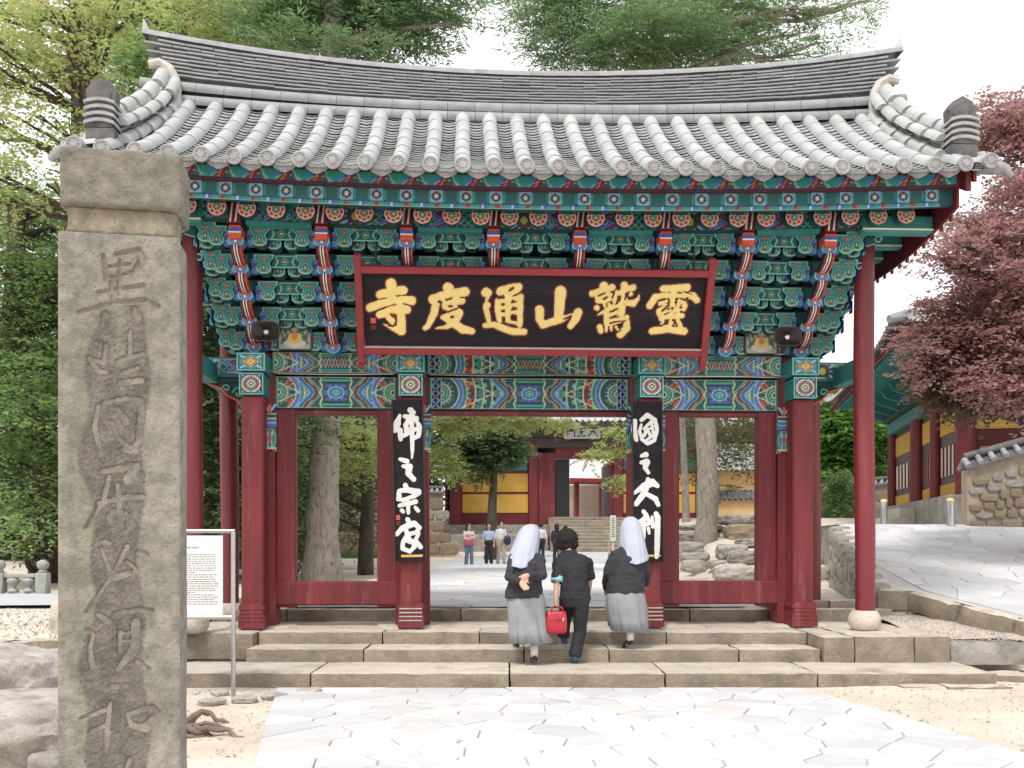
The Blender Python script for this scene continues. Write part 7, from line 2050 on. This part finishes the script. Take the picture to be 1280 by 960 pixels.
def person(label, J, look, parts, voxel=.007, group=None, hands=True, palm=None, up=None, curl=.5):
    """J: dict of world points. parts: list of clothing instructions. The skin is one remeshed body."""
    base = Vector((J['hip'].x, J['hip'].y, min(J['anL'].z, J['anR'].z) - .08))
    J = {k: (v - base) for k, v in J.items()}
    t = thing('person', label, 'person', base, 0, group)
    fw = Vector((look[0], look[1], 0)).normalized()
    up = up or (J['head'] - J['neck']).normalized()
    hr = J.get('_hr', .098) if isinstance(J.get('_hr', .098), float) else .098
    mb = MB()
    head_parts(mb, J['head'], hr, fw, up)
    mb.tube([J['chest'], J['neck'], J['head'] - up * .04], [.06, .05, .052], 12)
    mb.rings([ering(J['hip'] - Vector((0, 0, .05)), .13, .10, fw), ering(J['hip'], .16, .12, fw), ering(J['waist'], .13, .10, fw), ering(J['chest'], .13, .09, fw), ering(J['chest'].lerp(J['neck'], .4), .09, .06, fw), ering(J['neck'], .045, .045, fw)])
    for s_ in 'LR':
        mb.tube([J['chest'].lerp(J['sh' + s_], .4), J['sh' + s_], J['sh' + s_].lerp(J['el' + s_], .5), J['el' + s_], J['el' + s_].lerp(J['wr' + s_], .35), J['wr' + s_]], [.05, .05, .044, .036, .036, .024], 12)
        mb.tube([J['hj' + s_], J['hj' + s_].lerp(J['kn' + s_], .5), J['kn' + s_], J['kn' + s_].lerp(J['an' + s_], .35), J['an' + s_]], [.085, .07, .052, .052, .034], 12)
        mb.tube([J['an' + s_], J['an' + s_].lerp(J['toe' + s_], .5) - Vector((0, 0, .02)), J['toe' + s_]], [.035, .034, .022], 10)
        d = (J['wr' + s_] - J['el' + s_]).normalized()
        if 'hd' + s_ in J: d = (J['hd' + s_] - J['wr' + s_]).normalized()
        hand(mb, J['wr' + s_] - d * .008, d, (palm[s_] if palm else -fw), 1.0, curl, 1 if s_ == 'L' else -1)
    finish(mb, 'body', K['skin'], t, voxel, 3)
    face_marks(t, J['head'], hr, fw, up)
    # shoes
    for s_ in 'LR':
        mb = MB(); a = J['an' + s_]; b_ = J['toe' + s_]; d = (b_ - a); d.normalize()
        heel = a - d * .045 + Vector((0, 0, -.035)); n_ = 8; rg = []
        dz = Vector((b_.x - heel.x, b_.y - heel.y, b_.z - heel.z)); L_ = dz.length + .05; dh = dz.normalized(); sd = dh.cross(Vector((0, 0, 1))).normalized(); uu = sd.cross(dh).normalized()
        for q, (w, h0, h1) in enumerate(((.018, -.02, .03), (.034, -.035, .055), (.038, -.035, .060), (.036, -.035, .045), (.042, -.035, .030), (.045, -.035, .022), (.036, -.033, .015), (.012, -.028, 0))):
            c_ = heel + dh * (L_ * q / 7); rg.append([c_ + sd * (math.cos(v) * w) + uu * ((h0 + h1) / 2 + math.sin(v) * (h1 - h0) / 2) for v in np.linspace(0, 2 * math.pi, 13)[:-1]])
        mb.rings(rg); finish(mb, 'shoe', K[parts.get('shoe', 'shoe')], t)
        if 'sock' in parts:
            mb = MB(); mb.tube([J['an' + s_] - Vector((0, 0, .02)), J['an' + s_].lerp(J['kn' + s_], .45)], [.040, .052], 14); finish(mb, 'sock', K[parts['sock']], t)
    # trousers or skirt
    if 'trousers' in parts:
        mb = MB()
        mb.rings([ering(J['hip'] - Vector((0, 0, .10)), .15, .12, fw), ering(J['hip'], .185, .14, fw), ering(J['waist'], .145, .115, fw)])
        for s_ in 'LR': mb.tube([J['hj' + s_] + Vector((0, 0, .03)), J['hj' + s_].lerp(J['kn' + s_], .5), J['kn' + s_], J['kn' + s_].lerp(J['an' + s_], .5), J['an' + s_] + Vector((0, 0, -.01))], parts.get('tr', [.105, .09, .075, .072, .075]), 14)
        finish(mb, 'trousers', parts['trousers'], t, max(voxel, .009), 3, .014, .09)
    if 'skirt' in parts:
        m_, rgs = parts['skirt']; mb = MB(); rr = []
        for (c_, rx, ry, amp) in rgs: rr.append(ering(Vector(c_) - base, rx, ry, fw, 56, 0, lambda th, amp=amp: 1 + amp * math.sin(9 * th + .6) * 1.1 + amp * .8 * math.sin(16 * th + 2)))
        mb.rings(rr, cap=False); o = finish(mb, 'skirt', m_, t); so = o.modifiers.new('thick', 'SOLIDIFY'); so.thickness = .006
    if 'top' in parts:
        m_, tors, slv, slr = parts['top']; mb = MB()
        mb.rings([ering(Vector(c_) - base, rx, ry, fw, 24, tl_) for (c_, rx, ry, tl_) in tors])
        for s_ in 'LR':
            e = J['wr' + s_] if slv >= 1 else J['el' + s_].lerp(J['wr' + s_], max(0, slv)); pts = [J['chest'].lerp(J['sh' + s_], .5), J['sh' + s_], J['sh' + s_].lerp(J['el' + s_], .5), J['el' + s_], e] if slv > 0 else [J['chest'].lerp(J['sh' + s_], .5), J['sh' + s_], J['sh' + s_].lerp(J['el' + s_], .9)]
            mb.tube(pts, slr[:len(pts)], 14)
        finish(mb, 'jacket' if slv >= 1 else 'shirt', m_, t, max(voxel, .008), 3, .034 if voxel < .01 else .01, .085)
    if 'hair' in parts:
        mb = MB()
        for (c_, r_, sq) in parts['hair']: sphere(mb, Vector(c_) - base, r_, sq, 12, fw)
        finish(mb, 'hair', K['hair'], t, max(voxel, .009), 2, .045 if voxel < .01 else .02, .018)
    return t, base, J

def Q(px, py, Y): return P(px, py, Y)
fw = Vector((.0, 1, 0))
# nun with her hands clasped behind her back
J = dict(head=Q(661, 669, 11.66), neck=Q(660, 686, 11.56), chest=Q(659, 698, 11.48), waist=Q(657, 724, 11.42), hip=Q(657, 742, 11.42),
         shL=Q(643, 699, 11.5), shR=Q(674, 698, 11.5), elL=Q(637, 722, 11.33), elR=Q(678, 720, 11.33), wrL=Q(651, 727, 11.14), wrR=Q(660, 719, 11.14), hdL=Q(657, 735, 11.11), hdR=Q(651, 724, 11.13),
         hjL=Q(649, 746, 11.45), hjR=Q(665, 746, 11.40), knL=Q(647, 776, 11.72), knR=Q(667, 782, 11.42), anL=Q(646, 801, 11.80), anR=Q(668, 819, 11.33), toeL=Q(645, 806, 11.95), toeR=Q(667, 825, 11.47))
habit_t = lambda dx=0: None
t, b, JJ = person('nun with a pale grey veil climbing the steps, hands clasped behind her back', J, (0, 1),
    dict(sock='sock', skirt=(K['skirt'], [(Q(657, 735, 11.43), .17, .13, .0), (Q(657, 748, 11.43), .215, .16, .01), (Q(659, 768, 11.45), .215, .19, .03), (Q(661, 788, 11.46), .222, .21, .055), (Q(663, 803, 11.44), .235, .20, .08)]),
         top=(K['habit'], [(Q(655, 747, 11.42), .225, .165, 0), (Q(655, 740, 11.42), .215, .165, 0), (Q(657, 724, 11.43), .185, .145, 0), (Q(659, 704, 11.47), .185, .14, 0), (Q(659, 697, 11.50), .15, .11, 0), (Q(660, 689, 11.54), .085, .07, 0)], 1, [.075, .078, .066, .062, .042])),
    palm={'L': Vector((0, -1, .2)), 'R': Vector((0, 1, 0))}, curl=.45)
def veil(t, base, pts, m='veil', lean=0):
    """pts: (centre, rx, ry, arc half angle, dip at the centre back)"""
    mb = MB(); rg = []
    for (c_, rx, ry, arc, dip) in pts:
        r_ = []
        for k in range(25):
            th = -math.pi / 2 + arc * (k / 12 - 1); q = Vector(c_) - base + Vector((math.cos(th) * rx, math.sin(th) * ry, 0)); q.z -= dip * (1 - abs(k / 12 - 1)) ; fold = .009 * math.sin(k * 1.9) * min(1, rx / .1) * (1 if dip > 0 else .3)
            q += Vector((math.cos(th), math.sin(th), 0)) * fold; r_.append(q)
        rg.append(r_)
    mb.rings(rg[::-1], closed=False, cap=False)
    o = finish(mb, 'veil', K[m], t); so = o.modifiers.new('thick', 'SOLIDIFY'); so.thickness = .007; so.offset = 1
    sb = o.modifiers.new('sub', 'SUBSURF'); sb.levels = 1; sb.render_levels = 1
veil(t, b, [(Q(664, 655.5, 11.66), .02, .02, 3.1, 0), (Q(663, 657.5, 11.66), .08, .08, 2.9, 0), (Q(662, 663, 11.66), .118, .125, 2.5, 0), (Q(660, 672, 11.64), .136, .155, 2.1, 0), (Q(656.5, 685, 11.60), .155, .19, 1.8, .0), (Q(653.5, 697, 11.58), .172, .235, 1.5, .02), (Q(651.0, 704.5, 11.57), .180, .27, 1.35, .06)])
# curly haired woman in a black suit
J = dict(head=Q(709, 676, 11.78), neck=Q(711, 689, 11.70), chest=Q(714, 700, 11.62), waist=Q(718, 730, 11.55), hip=Q(719, 748, 11.55),
         shL=Q(700, 702, 11.62), shR=Q(732, 702, 11.62), elL=Q(696, 727, 11.52), elR=Q(737, 726, 11.70), wrL=Q(694.5, 749, 11.48), wrR=Q(735, 742, 11.92), hdL=Q(694.5, 757, 11.47),
         hjL=Q(710, 752, 11.6), hjR=Q(726, 752, 11.52), knL=Q(706, 776, 11.86), knR=Q(725, 790, 11.56), anL=Q(704, 796, 11.86), anR=Q(718.5, 820, 11.48), toeL=Q(706, 802, 12.0), toeR=Q(718, 826, 11.62))
t, b, JJ = person('woman with curly black hair and black suit walking between the two nuns', J, (0, 1),
    dict(shoe='bshoe', trousers=K['suit'],
         top=(K['suit'], [(Q(719, 749, 11.55), .185, .14, 0), (Q(719, 742, 11.55), .178, .14, 0), (Q(718, 726, 11.56), .155, .125, 0), (Q(716, 708, 11.60), .185, .135, 0), (Q(714, 698, 11.64), .155, .11, 0), (Q(712, 692, 11.68), .10, .085, 0), (Q(711, 687, 11.71), .07, .07, 0)], 0, [.085, .085, .075]),
         hair=[(Q(709, 673.5, 11.76), .118, (1.08, 1.05, 1.02)), (Q(704, 680, 11.74), .075, (1, 1, 1)), (Q(715, 680, 11.74), .075, (1, 1, 1)), (Q(709, 682, 11.73), .08, (1.2, 1, .9)), (Q(709, 668, 11.80), .09, (1.1, 1, .8))]),
    palm={'L': Vector((1, 0, 0)), 'R': Vector((-1, 0, 0))}, curl=1.2)
mb = MB(); mb.tube([JJ['shL'].lerp(JJ['elL'], .78), JJ['elL'].lerp(JJ['wrL'], .04)], [.074, .072], 14, cap=False); o = finish(mb, 'cuff', K['cyan'], t); so = o.modifiers.new('thick', 'SOLIDIFY'); so.thickness = .005
# her red handbag
bc = Q(695.5, 777, 11.40)
bag = thing('handbag', "red leather handbag with two loop handles in the suited woman's left hand", 'handbag', bc)
mb = MB(); rg = []
for z, w, d in ((-.135, .095, .06), (-.13, .118, .082), (-.06, .125, .085), (.05, .118, .066), (.115, .112, .045), (.125, .105, .03)):
    rg.append([(w * math.copysign(abs(math.cos(q)) ** .35, math.cos(q)), d * math.copysign(abs(math.sin(q)) ** .35, math.sin(q)), z) for q in np.linspace(0, 2 * math.pi, 25)[:-1]])
mb.rings(rg); o = finish(mb, 'pouch', K['bag'], bag); sb = o.modifiers.new('sub', 'SUBSURF'); sb.levels = 1; sb.render_levels = 1
hp = Q(694.5, 758, 11.46) - bc
for dy in (-.04, .03):
    mb = MB(); mb.tube([(-.06, dy, .10), (-.05, dy, .16), (hp.x - .02, hp.y + dy * .2, hp.z), (hp.x + .02, hp.y + dy * .2, hp.z), (.06, dy, .17), (.085, dy, .10)], .0075, 8); finish(mb, 'handle', K['bag'], bag)
mb = MB(); mb.box((.075, -.083, .03), (.022, .006, .04), 0, .002, Matrix.Rotation(.3, 3, 'Y')); O('buckle', mb.mesh('buckle', K['steel']), bag)
mb = MB(); mb.tube([(-.12, -.05, .035), (0, -.088, .035), (.12, -.05, .035)], .005, 6); O('seam', mb.mesh('seam', K['bag']), bag)
# nun on the right, one foot raised
J = dict(head=Q(790, 661, 11.98), neck=Q(787, 678, 11.88), chest=Q(785, 692, 11.80), waist=Q(783, 718, 11.74), hip=Q(782, 738, 11.74),
         shL=Q(770, 695, 11.8), shR=Q(801, 695, 11.8), elL=Q(760, 715, 11.78), elR=Q(808, 715, 11.80), wrL=Q(757, 736, 11.98), wrR=Q(807, 730, 12.05),
         hjL=Q(774, 742, 11.78), hjR=Q(790, 742, 11.72), knL=Q(768, 760, 12.0), knR=Q(788, 768, 11.72), anL=Q(763, 773, 12.05), anR=Q(788, 799, 11.66), toeL=Q(764, 780, 12.16), toeR=Q(781, 806, 11.76))
t, b, JJ = person('nun in pale grey veil stepping up beside the right lettered board with one heel raised', J, (-.1, 1),
    dict(sock='sock', skirt=(K['skirt'], [(Q(783, 732, 11.75), .17, .13, 0), (Q(782, 744, 11.75), .225, .17, .01), (Q(783, 760, 11.78), .24, .20, .03), (Q(785, 775, 11.80), .225, .22, .05), (Q(787, 788, 11.80), .205, .22, .065)]),
         top=(K['habit'], [(Q(782, 741, 11.75), .235, .175, 0), (Q(782, 736, 11.75), .23, .175, 0), (Q(784, 715, 11.76), .205, .155, 0), (Q(785, 697, 11.79), .195, .145, 0), (Q(786, 689, 11.82), .15, .11, 0), (Q(787, 681, 11.86), .085, .07, 0)], 1, [.08, .082, .070, .062, .045])),
    palm={'L': Vector((1, 0, 0)), 'R': Vector((-1, 0, 0))})
veil(t, b, [(Q(788, 646, 11.98), .02, .02, 3.1, 0), (Q(788, 648, 11.98), .07, .075, 2.9, 0), (Q(788.5, 654, 11.98), .112, .12, 2.5, 0), (Q(789, 664, 11.96), .134, .16, 2.1, 0), (Q(790, 678, 11.93), .152, .21, 1.75, 0), (Q(791, 692, 11.90), .165, .25, 1.45, .02), (Q(792, 699, 11.88), .172, .27, 1.3, .07)])

# visitors further off: standing template scaled to the figure
def stand(px, py_foot, Y, H, look=(0, 1), stride=.0, arms=None):
    o = P(px, py_foot, Y); f = Vector((look[0], look[1], 0)).normalized(); r = Vector((f.y, -f.x, 0)); s = H / 1.65
    def q(a, b_, z): return o + r * (a * s) + f * (b_ * s) + Vector((0, 0, z * s))
    J = dict(head=q(0, .02, 1.52), neck=q(0, -.01, 1.38), chest=q(0, -.01, 1.26), waist=q(0, 0, 1.02), hip=q(0, 0, .90), shL=q(-.17, -.01, 1.33), shR=q(.17, -.01, 1.33), elL=q(-.22, -.02, 1.05), elR=q(.22, -.02, 1.05),
             wrL=q(-.21, .08, .82), wrR=q(.21, .08, .82), hjL=q(-.08, 0, .86), hjR=q(.08, 0, .86), knL=q(-.09, .03 + stride * .5, .47), knR=q(.09, .03 - stride * .3, .47), anL=q(-.10, stride, .08), anR=q(.10, -stride, .08), toeL=q(-.11, .14 + stride, .03), toeR=q(.11, .14 - stride, .03))
    for k, v in (arms or {}).items(): J[k] = q(*v)
    return J, q
def visitor(label, px, py, Y, H, look, topc, trc, hair='short', slv=.0, stride=0, arms=None, skirtc=None):
    J, q = stand(px, py, Y, H, look, stride, arms)
    tops = [(q(0, 0, .88), .165, .125, 0), (q(0, 0, 1.02), .148, .115, 0), (q(0, -.01, 1.24), .168, .12, 0), (q(0, -.01, 1.34), .13, .085, 0), (q(0, -.01, 1.385), .06, .06, 0)]
    hs = [(q(0, -.02, 1.57), .112, (1, 1.05, .95))]
    if hair == 'long': hs += [(q(0, -.07, 1.47), .095, (1.15, .8, 1.2)), (q(0, -.09, 1.38), .075, (1.2, .7, 1))]
    if hair == 'bun': hs += [(q(0, -.12, 1.66), .055, (1, 1, 1)), (q(0, -.06, 1.50), .085, (1.1, .9, 1))]
    return person(label, J, look, dict(trousers=trc, top=(topc, tops, slv, [.062, .062, .056, .05, .04]), hair=hs), voxel=.014, group='visitors on the temple court')
denim = cloth('washed_denim', (.16, .22, .32)); dk = cloth('black_trousers', (.025, .025, .03)); kh = cloth('beige_trousers', (.42, .38, .31))
t, b, JJ = visitor('person in white top and faded jeans with a pink shawl, leftmost on the court', 586, 708, 38, 1.62, (.5, -1), cloth('white_top', (.72, .66, .66)), denim, 'long', 1, .05, dict(wrL=(.02, .22, 1.15), elL=(-.2, .06, 1.1), wrR=(-.02, .2, 1.08), elR=(.2, .05, 1.08)))
mb = MB(); f_ = Vector((.5, -1, 0)).normalized(); mb.rings([ering(JJ['waist'] + Vector((0, 0, -.20)), .23, .17, f_, 28, 0, lambda th: 1 + .05 * math.sin(6 * th)), ering(JJ['waist'] + Vector((0, 0, 0)), .20, .17, f_, 28, 0, lambda th: 1 + .03 * math.sin(6 * th)), ering(JJ['chest'] + Vector((0, 0, -.02)), .19, .16, f_, 28)], cap=False)
o = finish(mb, 'shawl', cloth('pink_shawl', (.60, .16, .22)), t); so = o.modifiers.new('thick', 'SOLIDIFY'); so.thickness = .01
visitor('woman in pale blue blouse and black trousers facing the gate on the court', 611, 706, 39, 1.60, (.15, -1), cloth('pale_blue_blouse', (.42, .54, .72)), dk, 'long', .0)
t, b, JJ = visitor('man in white shirt and beige trousers with a dark jacket over his arm', 626, 706, 39.3, 1.70, (.6, -1), cloth('white_shirt', (.74, .73, .72)), kh, 'short', .3, .08, dict(wrL=(-.14, .26, 1.06), elL=(-.22, .02, 1.06)))
mb = MB(); sphere(mb, JJ['wrL'] + Vector((0, 0, -.12)), .13, (1.1, .7, 1.6), 10); finish(mb, 'carried_jacket', cloth('navy_jacket', (.03, .035, .07)), t, .014, 3, .03, .06)
visitor('person in white shirt and dark trousers walking to the stairs behind the left nun', 676, 702, 42, 1.62, (0, 1), cloth('white_blouse', (.74, .70, .72)), dk, 'short', .3)
visitor('person in dark clothes near the stairs just left of the hair bun', 696, 703, 41, 1.58, (.1, 1), cloth('black_top', (.03, .03, .035)), dk, 'long', .6)
visitor('person with a hair bun in grey clothes right behind the curly haired woman', 706.5, 716, 35, 1.60, (-.1, 1), cloth('grey_top', (.13, .13, .16)), cloth('grey_trousers', (.12, .12, .15)), 'bun', .2)
